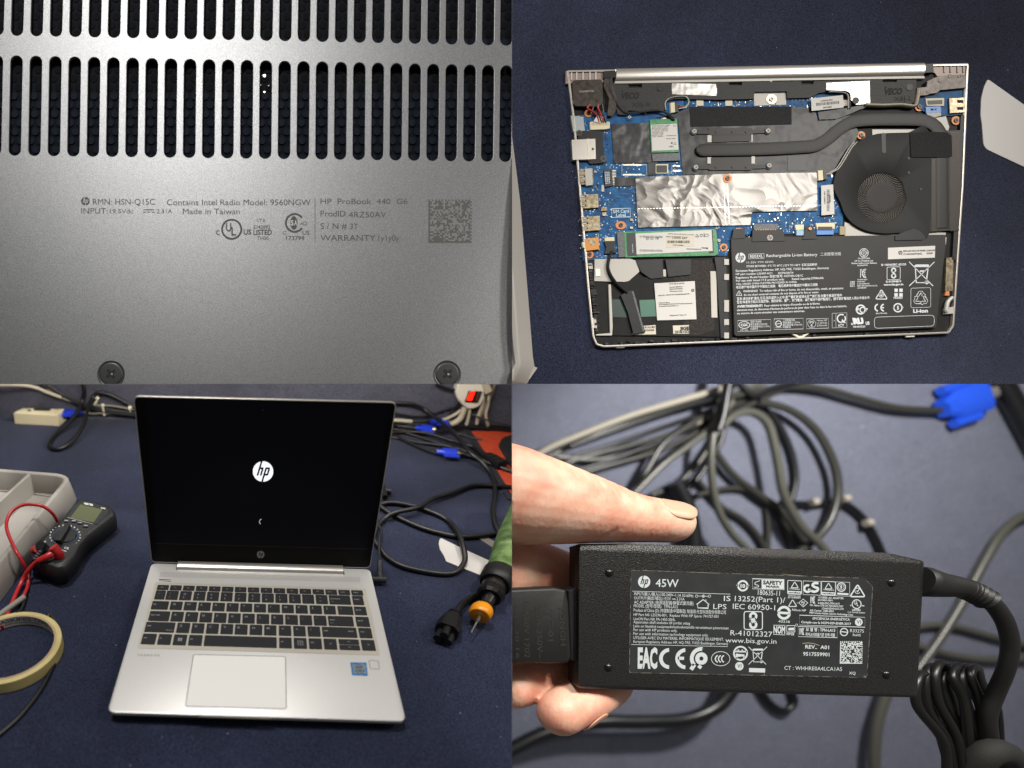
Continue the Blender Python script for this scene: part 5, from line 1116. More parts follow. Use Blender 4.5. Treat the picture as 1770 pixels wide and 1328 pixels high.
# orange mat with black holder on it
mb = MB(T); mb.slab([cb(u, v, 2)[:2] for u, v in ((1250, 588), (2000, 588), (2300, 1900), (2050, 1900), (1700, 1328), (1560, 1080), (1390, 820))], 2, .3); mt = tag(build(mb, 'bench_mat', mat('mat_orange', 'b0391c', .6, noise=(90, 3), var='bd4526'), None, cut='LB', smooth=None), 'orange-red bench mat with dark edge at the right of the work table', 'mat')
mb = MB(T); pp = [cb(u, v, 2.3) for u, v in ((1215, 570), (1390, 850), (1560, 1110), (1760, 1440))]; mb.stroke([p[:2] for p in pp], 13, 2.6, .3); build(mb, 'mat_border', mat('border_dark', '1d1c26', .8), mt, cut='LB', smooth=None)
mb = MB(T); mb.slab(rpoly([cb(u, v, 9)[:2] for u, v in ((1605, 740), (1650, 660), (1768, 620), (2100, 600), (2100, 1300), (1760, 1000), (1640, 800))], 8), 9, 2.2, 2); tag(build(mb, 'black_holder', 'black_matte', None, cut='LB'), 'black rounded holder lying on the orange mat', 'holder')
# kettle-type socket plug on the mat
iec = empty('socket_plug', 'black socket plug with ribbed neck across the edge of the orange mat', 'plug', T.w(cb(1450, 930, 0)))
mb = MB(T); mb.tube([cb(1290, 785, 12), cb(1400, 870, 12), cb(1450, 905, 12)], [4.5, 6.5, 7.5], n=10, smooth=3); build(mb, 'ribbed_neck', 'black_plastic', iec, cut='LB')
mb = MB(T); a, b = cb(1440, 895, 12), cb(1650, 1010, 12); d = (b - a).normalized(); s_d = V((-d.y, d.x, 0)); mb.loft([[a + d * t * (b - a).length + s_d * x * k + V((0, 0, z * k)) for x, z in ((-11, -8), (11, -8), (13, 0), (11, 8), (-11, 8), (-13, 0))] for t, k in ((0, .8), (.4, 1), (.42, .9), (.5, .95), (1, 1))]); build(mb, 'plug_body', 'black_plastic', iec, cut='LB')
for k, c in enumerate(((125, 40), (155, 45), (120, 75))):
    pass
sm = empty('dark_coupler', 'small black cable coupler peeking out right beside the lid', 'coupler', T.w(cc(135, 60, 0)))
for k, (u, v, u2, v2) in enumerate(((98, 0, 118, 90), (120, 40, 168, 48))):
    mb = MB(T); mb.tube([cc(u, v, 8), cc(u2, v2, 8)], 5, n=8, smooth=0); build(mb, 'coupler_barrel', 'black_plastic', sm)
# power cords on the right
cord('power_cable', 'black power cord making the large open loop right of the laptop', cc, [(20, 190, 5), (85, 145, 5), (180, 135, 5), (330, 160, 5), (500, 215, 5), (620, 280, 5), (700, 380, 14), (740, 500, 14), (748, 590, 8), (700, 665, 6), (600, 697, 5), (400, 672, 5), (240, 630, 5), (130, 560, 5), (60, 470, 5), (0, 400, 5)], 4.3)
cord('power_cable', 'black power cord rising in a bend to the upper right edge', cc, [(1200, 20, 6), (1000, 2, 6), (810, -2, 6), (650, 55, 7), (500, 100, 9), (380, 170, 14), (200, 212, 13), (110, 262, 7), (50, 330, 6), (0, 420, 6)], 4.3)
cord('power_cable', 'black power cord running straight across under the loop to the green tool', cc, [(40, 130, 5), (110, 185, 5), (200, 240, 5), (400, 330, 5), (600, 385, 5), (750, 405, 5), (900, 392, 5), (1080, 372, 5), (1200, 372, 5)], 4.2)
ch = empty('charger_plug', 'black right-angle charger plug in the right side of the laptop', 'plug', T.w(cc(75, 740, 0)))
mb = MB(T); mb.tube([cc(10, 460, 8), cc(60, 320, 14), cc(88, 365, 14), (cc(72, 420, 14)), cc(70, 520, 10), cc(76, 610, 9)], 2.2, n=8); build(mb, 'thin_lead', 'black_plastic', ch)
mb = MB(T); P_ = [cc(76, 605 + k * 9, 9) for k in range(12)]; mb.tube(P_, [3.4 if k % 2 else 4.4 for k in range(12)], n=10, smooth=3); build(mb, 'ribbed_boot', mat('plug_charcoal', '232428', .45), ch)
mb = MB(T); mb.tube([cc(76, 700, 9), cc(84, 735, 9)], 4, n=10, smooth=0); mb.tube([cc(8, 742, 9), cc(60, 742, 9), cc(124, 746, 9)], 4.6, n=12, smooth=0); build(mb, 'barrel', 'plug_charcoal', ch)
# flat tools under the loop
mb = MB(T); mb.slab([cc(u, v, 2)[:2] for u, v in ((548, 425), (562, 413), (700, 480), (900, 572), (1300, 745), (1300, 900), (960, 740), (900, 715), (745, 655), (602, 596), (582, 548), (552, 500), (542, 455))], 2, .3, .3); tag(build(mb, 'pry_tool', 'white_plastic', None, cut='LB'), 'white plastic pry tool under the black loop by the green tool', 'pry tool')
mb = MB(T); mb.slab([cc(u, v, 1.5)[:2] for u, v in ((865, 420), (935, 412), (1100, 500), (1080, 560), (1005, 512))], 1.5, .3); tag(build(mb, 'steel_blade', mat('blade_grey', '8d8a84', .35, .5), None, cut='LB', smooth=None), 'grey metal blade tip left of the green tool', 'blade')
# electric screwdriver wrapped in green tape
dr = empty('power_tool', 'green taped rotary tool with orange ring and thin bit pointing down', 'rotary tool', T.w(cc(960, 820, 0)))
def at(u, v, h): return cc(u, v, h)
mb = MB(T); ax = [(1290, 130, 32), (1200, 330, 31), (1130, 480, 30), (1070, 610, 29), (1005, 745, 27)]
mb.tube([at(*p) for p in ax], [31, 30, 29, 26, 22, 21], n=20, smooth=6); build(mb, 'taped_body', mat('tape_green', '465f32', .34, noise=(60, 4), var='78905a', ramp=(.4, .75), bump=(35, .7), dist=.006), dr, cut='LB', smooth=50)
mb = MB(T); mb.tube([at(1022, 700, 28), at(1000, 755, 27), at(985, 785, 26)], [23, 23.5, 20], n=24, smooth=4); build(mb, 'black_collar', 'black_plastic', dr, cut='LB', smooth=50)
mb = MB(T); mb.tube([at(988, 780, 26), at(962, 835, 25)], 16.5, n=24, smooth=0); build(mb, 'steel_sleeve', mat('dark_steel', '5f5d5a', .28, 1.0), dr, smooth=50)
mb = MB(T); mb.tube([at(965, 830, 25), at(958, 845, 25), at(948, 870, 24.5), at(942, 885, 24)], [16, 18, 18, 15], n=14, smooth=0); build(mb, 'knurled_nut', mat('nut_steel', '3a3938', .3, .9), dr, smooth=20)
mb = MB(T); mb.tube([at(945, 880, 24), at(918, 940, 23)], [10, 7.5], n=18, smooth=0); build(mb, 'shaft', 'dark_steel', dr, smooth=50)
mb = MB(T); mb.tube([at(895, 962, 23), at(885, 985, 22), at(868, 1015, 21.5), at(862, 1030, 21)], [12, 14.5, 14.5, 12.5], n=24, smooth=3); build(mb, 'orange_ring', mat('ring_orange', 'd98a10', .35), dr, smooth=50)
mb = MB(T); mb.tube([at(925, 925, 23), at(895, 965, 23)], 5.5, n=14, smooth=0); mb.tube([at(872, 1020, 21), at(845, 1075, 20)], 3.0, n=12, smooth=0); mb.tube([at(847, 1072, 20), at(815, 1130, 18), at(797, 1163, 17)], [1.3, 1.1, 1.2], n=8, smooth=2); build(mb, 'bit', 'steel', dr, smooth=50)
# three-lobed power connector
cv = empty('power_connector', 'black three-lobed power connector lying below the orange-ringed tool', 'plug', T.w(cc(620, 1130, 0)))
mb = MB(T); mb.tube([cc(930, 800, 12), cc(860, 850, 6), cc(790, 890, 6), (cc(730, 935, 8)), cc(695, 985, 12), cc(678, 1020, 13)], 4.8, n=12); build(mb, 'connector_lead', 'cable_black', cv)
mb = MB(T); a = cc(668, 1015, 14); b = cc(600, 1160, 14); d = (b - a).normalized(); L_ = (b - a).length; s_d = V((-d.y, d.x, 0))
def oc(t, w1, h1): return [a + d * t * L_ + s_d * w1 * x + V((0, 0, h1 * z)) for x, z in ((-1, -.6), (-.5, -1), (.5, -1), (1, -.6), (1, .5), (.55, 1), (-.55, 1), (-1, .5))]
mb.loft([oc(-.02, 8, 8), oc(.06, 9, 9), oc(.08, 7.5, 7.5), oc(.14, 7.5, 7.5), oc(.16, 9.5, 9.5), oc(.24, 10, 10), oc(.32, 12, 11), oc(.78, 15.5, 12), oc(.95, 14.5, 12)]); build(mb, 'connector_body', 'black_plastic', cv, smooth=35)
for x, z in ((-7, -4), (7, -4), (0, 5)):
    mb = MB(T); c = a + d * L_ * .9 + s_d * x + V((0, 0, z)); mb.tube([c, c + d * 17], 5.2, n=12, smooth=0); build(mb, 'lobe', 'black_plastic', cv, smooth=50)
# left: multimeter and its leads
mm = empty('multimeter', 'black handheld multimeter with greyish green display left of the laptop', 'multimeter', T.w(t3(230, 560, 0)))
HM = 36
mpx = [(262, 404), (290, 395), (378, 420), (392, 432), (394, 452), (302, 522), (274, 556), (258, 590), (222, 628), (196, 634), (106, 600), (100, 588), (108, 570), (150, 525), (200, 480), (218, 460)]
mp_ = [t3(u, v, HM)[:2] for u, v in mpx]
mb = MB(T); mb.loft([[(*p, 1) for p in inset(mp_, 4)], [(*p, 8) for p in inset(mp_, -1)], [(*p, 20) for p in inset(mp_, -3)], [(*p, HM - 2) for p in mp_], [(*p, HM) for p in inset(mp_, 2.5)]]); build(mb, 'rubber_case', mat('rubber', '101112', .5, bump=(150, .25)), mm, smooth=40)
fc = [t3(u, v, HM + .5)[:2] for u, v in ((268, 410), (288, 401), (366, 424), (376, 436), (372, 448), (290, 520), (264, 552), (248, 582), (215, 614), (192, 620), (116, 592), (112, 584), (120, 570), (160, 528), (206, 486), (226, 462))]
mb = MB(T); mb.slab(fc, HM + .6, HM - 1, .4); face = build(mb, 'face_plate', mat('meter_face', '1d1f22', .42), mm)
mb = MB(T); mb.slab([t3(u, v, HM + 1)[:2] for u, v in ((260, 414), (364, 440), (338, 484), (228, 464))], HM + 1.0, HM); build(mb, 'display_bezel', mat('bezel_dark', '2c3030', .3), mm)
mb = MB(T); mb.slab([t3(u, v, HM + 1.2)[:2] for u, v in ((278, 416), (354, 434), (324, 479), (242, 463))], HM + 1.3, HM); build(mb, 'lcd', mat('lcd_green', '565a40', .3), mm)
s_ = Sg(MB(T), HM + 1.4, 0, 800, 6.808); s_.T('MESTEK', 985, 488, 1098, 510, 20, .04); s_.T('DM90', 1185, 538, 1240, 548, 14, .03); s_.L([(800, 645), (1095, 720)], 4)
s_.T('CE', 755, 1012, 808, 1022, 24, .02); s_.T('CAT III 600V', 690, 1020, 780, 1050, 12, .03); s_.T('10A', 520, 945, 548, 925, 14, .03)
C0 = (765, 860)
for k in range(17):
    t = -3.6 + k * .27; u, v = C0[0] + 178 * math.cos(t), C0[1] + 125 * math.sin(t); s_.T('VΩAHz~mCμ%F'[k % 11], u - 9, v + 6, u + 9, v + 10, 16, .04)
printed(s_.mb, 'face_print', mat('meter_print', 'c6cac8', .6), mm)
mb = MB(T); dc_ = cm(765, 868, HM + 1); R_ = (cm(900, 868, HM + 1) - dc_).length
mb.ring(dc_.x, dc_.y, R_ + 3, 1.6, HM + 1.2, local=True); printed(mb, 'dial_ring', mat('ring_blue', '173c58', .5), mm)
mb = MB(T); mb.cyl(dc_, R_, HM + 3, HM, n=36, ch=1.2); dial = build(mb, 'dial', mat('dial_black', '17181a', .35), mm, smooth=40)
mb = MB(T); a, b = cm(800, 770, HM + 3), cm(700, 940, HM + 3); d = (b - a).normalized(); s_d = V((-d.y, d.x, 0)); mb.loft([[c + s_d * x + V((0, 0, z)) for x, z in ((-5, 0), (-3.6, 6), (3.6, 6), (5, 0))] for c in (a - d * 2, b + d * 2)]); build(mb, 'dial_grip', 'dial_black', dial)
for k, (u, v) in enumerate(((783, 690), (872, 692), (943, 712), (1010, 748))):
    mb = MB(T); c = cm(u, v, HM + 1); mb.slab(rpoly([(c.x - 4.2, c.y - 2.8), (c.x + 4.2, c.y - 3.4), (c.x + 4.4, c.y + 2.6), (c.x - 4, c.y + 3.2)], 1.5), HM + 2.6, HM, .5); b_ = build(mb, 'button', mat('button_grey', '3a3b3c', .5), mm)
    mb = MB(T); mb.text(('SEL', 'REL', 'HOLD', 'ON')[k], c.x - 3, c.y - .8, 6, 1.8, HM + 2.7, local=True, bold=.03); printed(mb, 'button_print', 'meter_print', b_)
mb = MB(T)
for k in range(12):
    u = 1000 - k * 21; v = 835 + k * 22; mb.px([(0 + a_ / 6.808, 800 + b_ / 6.808) for a_, b_ in ((u, v), (u + 22, v - 14), (u + 30, v - 4), (u + 8, v + 10))], HM + .4, HM - 3)
build(mb, 'grip_ribs', mat('rib_grey', '2c2d2e', .4), mm)
GM = 'test leads of the multimeter'
rp = empty('red_test_plug', 'red right-angled test plug standing in the multimeter', 'test plug', T.w(cm(680, 1080, HM)), GM)
mb = MB(T); mb.tube([cm(700, 1100, HM + 1), cm(680, 1060, HM + 9), cm(625, 990, HM + 19)], [7.5, 7, 7.2], n=16, smooth=5); build(mb, 'elbow', 'cable_red', rp, smooth=60)
mb = MB(T); mb.tube([cm(650, 1050, HM + 10), cm(590, 1085, HM + 9), cm(540, 1110, HM + 8), cm(450, 1150, HM + 4)], [6, 5.5, 4.8, 4.2], n=14, smooth=5); build(mb, 'boot', 'cable_red', rp, smooth=60)
bp_ = empty('black_test_plug', 'black right-angled test plug beside the red one in the multimeter', 'test plug', T.w(cm(480, 1060, HM)), GM)
mb = MB(T); mb.tube([cm(540, 1040, HM), cm(500, 990, HM + 8), cm(470, 975, HM + 14)], [8, 7, 6.5], n=14, smooth=4); build(mb, 'elbow', 'black_plastic', bp_, smooth=60)
mb = MB(T); mb.tube([cm(500, 1010, HM + 8)] + [cm(480 - k * 10, 1040 + k * 14, HM + 6 - k) for k in range(9)], [5] + [4.6 if k % 2 else 3.6 for k in range(9)], n=12, smooth=2); build(mb, 'boot', 'plug_charcoal', bp_, smooth=60)
cord('jack_collar', 'red socket collar left of the test plugs', cm, [(400, 1030, HM), (425, 1015, HM + 6), (440, 1010, HM + 9)], 6, m='cable_red', cat='collar', group=None)
cord('red_test_lead', 'red test lead looping up over the grey tray', cm, [(675, 690, 32), (620, 600, 52), (520, 520, 66), (400, 492, 70), (260, 500, 70), (140, 570, 66), (82, 680, 60), (82, 790, 60), (130, 920, 54), (200, 1060, 48), (270, 1180, 34), (320, 1290, 16), (330, 1420, 6), (280, 1560, 5), (130, 1700, 5), (-60, 1850, 5)], 2.7, m='cable_red', group=GM)
cord('red_test_lead', 'red test lead dropping from the elbow plug towards the tape roll', cm, [(455, 1148, HM + 4), (400, 1190, 34), (330, 1270, 24), (280, 1350, 14), (230, 1450, 8), (180, 1560, 6), (130, 1680, 5), (80, 1800, 5), (20, 1940, 5)], 3.0, m='cable_red', group=GM)
cord('black_test_lead', 'black test lead beside the red ones under the tape roll', cm, [(390, 1150, HM - 2), (360, 1230, 20), (330, 1380, 6), (320, 1500, 4), (290, 1620, 4), (255, 1720, 4), (200, 1800, 4)], 2.6, group=GM)
cord('probe_sleeve', 'grey plastic probe sleeve crossing beneath the red leads', ct, [(-30, 305, 8), (60, 240, 8), (165, 165, 8)], [4, 4.6, 2.8][0], m=mat('sleeve_grey', '84807a', .5), cat='probe', group=GM)
cord('lower_cable', 'thin black cable passing under the masking tape roll', ct, [(60, 330, 2.6), (110, 282, 2.6), (180, 272, 2.6), (260, 292, 2.6), (340, 360, 2.6), (385, 470, 2.6), (375, 590, 2.6), (340, 680, 2.6), (280, 790, 2.6), (200, 900, 2.6), (100, 1010, 2.6), (-30, 1120, 2.6)], 2.5)
# tray
ty = empty('storage_tray', 'light grey plastic tray with compartments at the left edge of the table', 'tray', T.w(t3(60, 480, 0)))
HT = 42
def th(u, v, h=HT): p = cm(u, v, h); return (p.x, p.y)
out_ = rpoly([th(-700, 20), th(700, 130), th(790, 165), th(800, 210), th(-700, 2020)], 12, 5)
mb = MB(T)
def ring_t(d, h): return [(*p, h) for p in inset(out_, d)]
mb.loft([ring_t(-8, .6), ring_t(-8.5, 1.5), ring_t(-1.5, HT - 2), ring_t(0, HT), ring_t(6, HT), ring_t(8, HT - 2), ring_t(13, 6), ring_t(15, 5)], False, True); build(mb, 'tray_shell', 'tray_plastic', ty, smooth=50)
mb = MB(T); a, b = V(th(335, 130, HT)), V(th(-300, 700, HT)); d = (b - a).normalized(); s_d = V((-d.y, d.x)); mb.loft([[(c.x + s_d.x * x, c.y + s_d.y * x, z) for x, z in ((-7, 5), (-3, HT - 2), (-1.5, HT - .6), (1.5, HT - .6), (3, HT - 2), (7, 5))] for c in (a, b)]); build(mb, 'divider', 'tray_plastic', ty, smooth=40)
mb = MB(T); mb.px([(a_ / 6.808, 800 + b_ / 6.808) for a_, b_ in ((795, 210), (838, 350), (830, 372), (780, 370))], 4, .5); build(mb, 'tray_foot', 'tray_plastic', ty)
# masking tape roll
mk = empty('masking_tape', 'roll of pale yellow masking tape standing flat at the lower left', 'tape roll', T.w(T.pt(17, 1122, 0)))
HK = 16; c = T.pt(17, 1116, HK); R_ = (T.pt(104.5, 1113, HK) - c).length; n = 64
def cr(r, h): return [(c.x + r * math.cos(6.28318 * i / n), c.y + r * math.sin(6.28318 * i / n), h) for i in range(n)]
mb = MB(T); mb.loft([cr(R_ - 6, .5), cr(R_, .5), cr(R_, HK - .3), cr(R_ - .3, HK), cr(R_ - 6, HK), cr(R_ - 6, .5)], False, False); mb.mi = 0
build(mb, 'tape_layers', mat('tape_yellow', 'c2b47c', .6, noise=(30, 2), var='b3a36a'), mk, smooth=40)
mb = MB(T); mb.loft([cr(R_ - 9, 1), cr(R_ - 6.05, 1), cr(R_ - 6.05, HK + .15), cr(R_ - 9, HK + .15), cr(R_ - 9, 1)], False, False); build(mb, 'card_core', mat('card_tan', 'a58f72', .8), mk, smooth=40)
mb = MB(T); vs_ = cr(R_ - 9.1, 2) + cr(R_ - 9.1, HK - 1); mb.add(vs_, [(i, (i + 1) % n, n + (i + 1) % n, n + i) for i in range(n)]); build(mb, 'core_lining', mat('lining_white', 'b9b5ac', .6), mk, smooth=40)
# writing inside the core follows the curve
mb = MB(T)
for txt, t0, t1, z0, cap in (('MASKING TAPE', 2.35, .9, 9, 5.5), ('MARKING SEALING PACKING', 2.1, 1.2, 5, 2.2)):
    vs_, fs_, W_ = glyphs(txt, .02, 2); R2 = R_ - 9.5
    mb.add([(c.x + R2 * math.cos(t0 + (t1 - t0) * a_ / W_), c.y + R2 * math.sin(t0 + (t1 - t0) * a_ / W_), z0 + b_ * cap / .682) for a_, b_ in vs_], fs_)
build(mb, 'core_writing', mat('ink_blue_grey', '4a5a72', .6), mk, smooth=None, recalc=False)
mb = MB(T); pts_ = [ct(u, v, HK - 2) for u, v in ((322, 300), (335, 275), (372, 320), (362, 350))]; mb.add([(p.x, p.y, z) for p in pts_ for z in (HK - 1, 2)], [(0, 2, 3, 1), (2, 4, 5, 3), (4, 6, 7, 5)]); build(mb, 'loose_end', 'tape_yellow', mk, smooth=None)
# ================================================================ power adapter in a hand, lower right
# the sheet must run on under its neighbours' edges
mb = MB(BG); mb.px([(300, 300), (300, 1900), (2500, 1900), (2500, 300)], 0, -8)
tag(build(mb, 'far_table', 'navy_cloth_lit', smooth=None), 'blurred navy cloth table far behind the held adapter', None, kind='structure')
def a4(u, v, h=0.0): return A.pt(885 + u / 2, 664 + v / 2, h)
def b4(u, v, h=0.0): return BG.pt(885 + u / 2, 664 + v / 2, h)
mat('far_grey_sheen', '4d4d46', .32); mat('far_dark', '101114', .35); mat('far_olive_sheen', '33332f', .32); mat('far_white', '9c9688', .5)  # grey and olive put strong lamp sheen into the colour of black cables
GB = 'blurred cables on the far table'
def fc_(label, m, r, pts, h=None, name='blurred_cable'):
    r = r * .68
    mb = MB(BG); mb.tube([b4(p[0], p[1], p[2] if len(p) > 2 else (h or r)) for p in pts], r, n=10, smooth=8)
    tag(build(mb, name, m, None, smooth=60), label, 'cable', GB)
fc_('broad off-white cable slanting above the thumb', 'far_white', 8, [(60, 262), (120, 225), (200, 190), (400, 112), (600, 52), (760, 4), (900, -50)], h=20)
fc_('second off-white cable just under the broad one', 'far_grey_sheen', 7, [(60, 290), (150, 240), (300, 170), (480, 112), (640, 66), (780, 30), (920, -30)], h=18)
for k in range(4): fc_(('dark cable directly below the broad off-white one', 'dark cable second below the broad off-white one', 'dark cable crossing third below the off-white band', 'lowest dark cable of the band above the thumb')[k], ('far_dark', 'far_olive_sheen')[k % 2], 6.5, [(100, 280 + k * 24), (300, 225 + k * 26 - 12 * (k % 2)), (520, 150 + k * 22 + 10 * (k % 2)), (700, 88 + k * 15), (860, 30 + k * 8), (1000, -30 + k * 6)], h=9 + 3 * k)
fc_('grey cable dropping from the top centre to the adapter', 'far_grey_sheen', 8.5, [(752, -60), (735, 40), (697, 160), (688, 290), (708, 420), (755, 510), (810, 570), (880, 650)], h=44)
fc_('black cable hanging straight down at the top centre', 'far_dark', 9, [(760, -60), (742, 30), (728, 110), (712, 160)], h=54)
fc_('pale grey cable arching and falling right of the centre', 'far_grey_sheen', 9.5, [(720, 150), (770, 108), (830, 98), (885, 140), (915, 250), (940, 380), (1000, 490), (1070, 560), (1130, 650)], h=40)
fc_('long brownish grey loop right of the centre cables', mat('far_olive_sheen', '33332f', .32), 9, [(850, 60), (960, 90), (1050, 160), (1110, 270), (1126, 370), (1100, 470), (1040, 545), (960, 600)], h=24)
fc_('grey cable slanting between the two centre cables', 'far_olive_sheen', 8.5, [(700, 230), (760, 310), (850, 380), (930, 440), (1000, 530), (1040, 610)], h=14)
fc_('grey cable curving low behind the thumb tip', 'far_olive_sheen', 7, [(600, 400), (700, 368), (800, 362), (880, 400), (930, 460), (970, 560)], h=9)
fc_('black cable arching to the top right corner of the adapter', 'far_dark', 8, [(930, 410), (1040, 415), (1130, 408), (1200, 450), (1255, 530), (1300, 640)], h=9)
fc_('thin dark cable behind the adapter top edge', 'far_olive_sheen', 6, [(880, 430), (885, 500), (880, 640)], h=7)
fc_('grey cable running to the blurred blue plug', 'far_olive_sheen', 8, [(700, 60), (820, 30), (960, 8), (1080, 18), (1200, 50), (1330, 82), (1480, 92)], h=20)
fc_('grey cable falling left from the knot to the thumb', 'far_grey_sheen', 8.5, [(760, 60), (690, 150), (600, 220), (520, 280), (420, 380)], h=34)
fc_('olive cable left of the knot, second to the thumb', 'far_olive_sheen', 7.5, [(700, 90), (600, 150), (520, 210), (470, 290), (430, 360)], h=20)
fc_('olive cable arching under the knot toward the thumb nail', 'far_olive_sheen', 7.5, [(720, 150), (680, 220), (620, 300), (560, 350), (480, 385)], h=12)
fc_('pale cable lying level left of the knot', 'far_grey_sheen', 7, [(640, 120), (520, 200), (400, 240), (280, 262), (140, 250)], h=12)
fc_('very dark cable at the upper right corner', 'far_dark', 19, [(1660, -60), (1710, 20), (1750, 90), (1830, 240)], h=24)
fc_('olive cable rising to the right edge', 'far_grey_sheen', 9.5, [(1860, 430), (1760, 460), (1690, 520), (1630, 620), (1560, 750), (1480, 880), (1400, 990)], h=18)
fc_('grey cable level at the right edge, upper one', 'far_grey_sheen', 8, [(1330, 860), (1420, 836), (1520, 836), (1650, 870), (1860, 925)], h=10)
fc_('grey cable level at the right edge, lower one', 'far_grey_sheen', 8.5, [(1330, 890), (1420, 910), (1540, 940), (1660, 952), (1860, 945)], h=10)
fc_('grey cable hanging below the adapter', 'far_grey_sheen', 11, [(1330, 980), (1290, 1080), (1262, 1180), (1252, 1290), (1256, 1400)], h=30)
fc_('thick black cable sweeping below the fingertip', 'far_dark', 17, [(-120, 1330), (0, 1262), (120, 1205), (280, 1170), (450, 1168), (600, 1160), (700, 1120), (760, 1050), (790, 980)], h=40)
fc_('short dark loop under the adapter edge', 'far_dark', 8, [(850, 1040), (890, 1100), (940, 1130), (975, 1100), (960, 1040)], h=9)
fc_('black cable standing behind the thumb tip', 'far_dark', 20, [(560, 340), (600, 420), (622, 520), (624, 640)], h=24)
for k, (u, v) in enumerate(((1045, 408), (1152, 396), (1232, 480), (640, 130))):
    mb = MB(BG); c = b4(u, v, 18); mb.tube([c + V((-5, -1, 0)), c + V((5, 1, 0))], 6.2, n=10, smooth=0); tag(build(mb, 'cable_tag', mat('tag_white', 'a39c90', .35), None, smooth=60), ('pale tape tag on the black cable above the adapter, left one', 'pale tape tag on the black cable above the adapter, right one', 'pale tape tag on the falling part of the black cable', 'small pale tag on the cables left of the knot')[k], 'cable tag', 'pale tags on the far cables')
for lb_, m_, r_, pts, h_ in (('dark cable looping wide right of the centre cables', 'far_dark', 7, [(800, 40), (900, 110), (960, 220), (980, 330), (960, 440), (1000, 540), (1060, 620)], 9),
    ('olive cable crossing behind the pale centre cable', 'far_olive_sheen', 6.5, [(640, 330), (720, 420), (800, 470), (860, 540), (900, 640)], 9),
    ('dark cable falling from the knot past the thumb nail', 'far_dark', 7, [(740, 90), (720, 200), (660, 300), (600, 380), (560, 450)], 9),
    ('dark cable bending at the top right of the knot', 'far_dark', 7.5, [(760, -40), (830, 40), (900, 20), (1000, -10), (1120, -50)], 26),
    ('slim dark cable along the off-white band', 'far_dark', 5.5, [(200, 215), (380, 150), (560, 90), (720, 40), (800, -30)], 34)):
    fc_(lb_, m_, r_, pts, h=h_)
vb = empty('video_plug', 'blurred bright blue video plug on the far table at the upper right', 'plug', BG.w(b4(1560, 80, 0)), 'blue video plugs')
a, b = b4(1485, 88, 16), b4(1630, 40, 16); d = (b - a).normalized(); s_d = V((-d.y, d.x, 0)); L_ = (b - a).length
mb = MB(BG); mb.loft([[a + d * t * L_ + s_d * w_ * x + V((0, 0, 12 * z)) for x, z in ((-1, -.7), (1, -.7), (1, .5), (.6, 1), (-.6, 1), (-1, .5))] for t, w_ in ((0, 13), (.15, 18), (.3, 24), (1, 26))]); build(mb, 'grip', mat('far_blue', '1f4fd0', .4), vb, smooth=35)
for sg, t0 in ((1, .1), (-1, .15)):
    mb = MB(BG); c = a + d * L_ * t0 + s_d * sg * 30; mb.tube([c, c + d * L_ * .6], 8, n=10, smooth=0); build(mb, 'thumb_screw', 'far_blue', vb)
mb = MB(BG); mb.tube([b, b + d * 14], 12, n=12, smooth=0); build(mb, 'steel_shell', 'silver_bright', vb)
# adapter
ad = empty('power_adapter', 'black power adapter with white printed rating label held by fingers', 'power adapter', a4(820, 820, -45)); ad.location = A.w(a4(820, 820, -45))
m = bpy.data.materials.new('adapter_plastic'); m.use_nodes = True; nt = m.node_tree; b_ = nt.nodes['Principled BSDF']; b_.inputs['Base Color'].default_value = hx('1c1b1b'); b_.inputs['Roughness'].default_value = .34
tc = nt.nodes.new('ShaderNodeTexCoord'); vo = nt.nodes.new('ShaderNodeTexVoronoi'); vo.inputs['Scale'].default_value = 640; n_ = nt.nodes.new('ShaderNodeTexNoise'); n_.inputs['Scale'].default_value = 620; n_.inputs['Detail'].default_value = 2
bp2 = nt.nodes.new('ShaderNodeBump'); bp2.inputs['Strength'].default_value = .38; bp2.inputs['Distance'].default_value = .0012; add_ = nt.nodes.new('ShaderNodeMath')
for x, y in ((tc.outputs['Object'], vo.inputs['Vector']), (tc.outputs['Object'], n_.inputs['Vector']), (vo.outputs['Distance'], add_.inputs[0]), (n_.outputs['Fac'], add_.inputs[1]), (add_.outputs[0], bp2.inputs['Height']), (bp2.outputs[0], b_.inputs['Normal'])): nt.links.new(x, y)
rp_ = nt.nodes.new('ShaderNodeValToRGB'); rp_.color_ramp.elements[0].position = .42; rp_.color_ramp.elements[1].position = .66; rp_.color_ramp.elements[0].color = hx('0e0e0e'); rp_.color_ramp.elements[1].color = hx('2a2927'); nt.links.new(n_.outputs['Fac'], rp_.inputs[0]); nt.links.new(rp_.outputs[0], b_.inputs['Base Color'])
MATS['adapter_plastic'] = m
def loc4(pts, h): return [a4(u, v, h)[:2] for u, v in pts]
wide = rpoly(loc4([(230, 553), (400, 551), (1300, 584), (1424, 612), (1400, 1084), (226, 1052)], -6), 6, 5)
face4 = rpoly(loc4([(233, 572), (1414, 619), (1392, 1076), (230, 1043)], 0), 6, 5)
if len(wide) != len(face4): face4 = rpoly(loc4([(233, 572), (400, 579), (1300, 615), (1414, 620), (1392, 1076), (230, 1043)], 0), 6, 5)
mb = MB(A); mb.loft([[(*p, -46) for p in inset(wide, 9)], [(*p, -44) for p in inset(wide, 6)], [(*p, -12) for p in wide], [(*p, -6) for p in wide], [((p[0] * .75 + q[0] * .25), (p[1] * .75 + q[1] * .25), -3.6) for p, q in zip(wide, face4)], [((p[0] * .25 + q[0] * .75), (p[1] * .25 + q[1] * .75), -.9) for p, q in zip(wide, face4)], [(*p, -.1) for p in face4], [(*p, 0) for p in inset(face4, 2)]])
body = build(mb, 'adapter_body', 'adapter_plastic', ad, smooth=50)
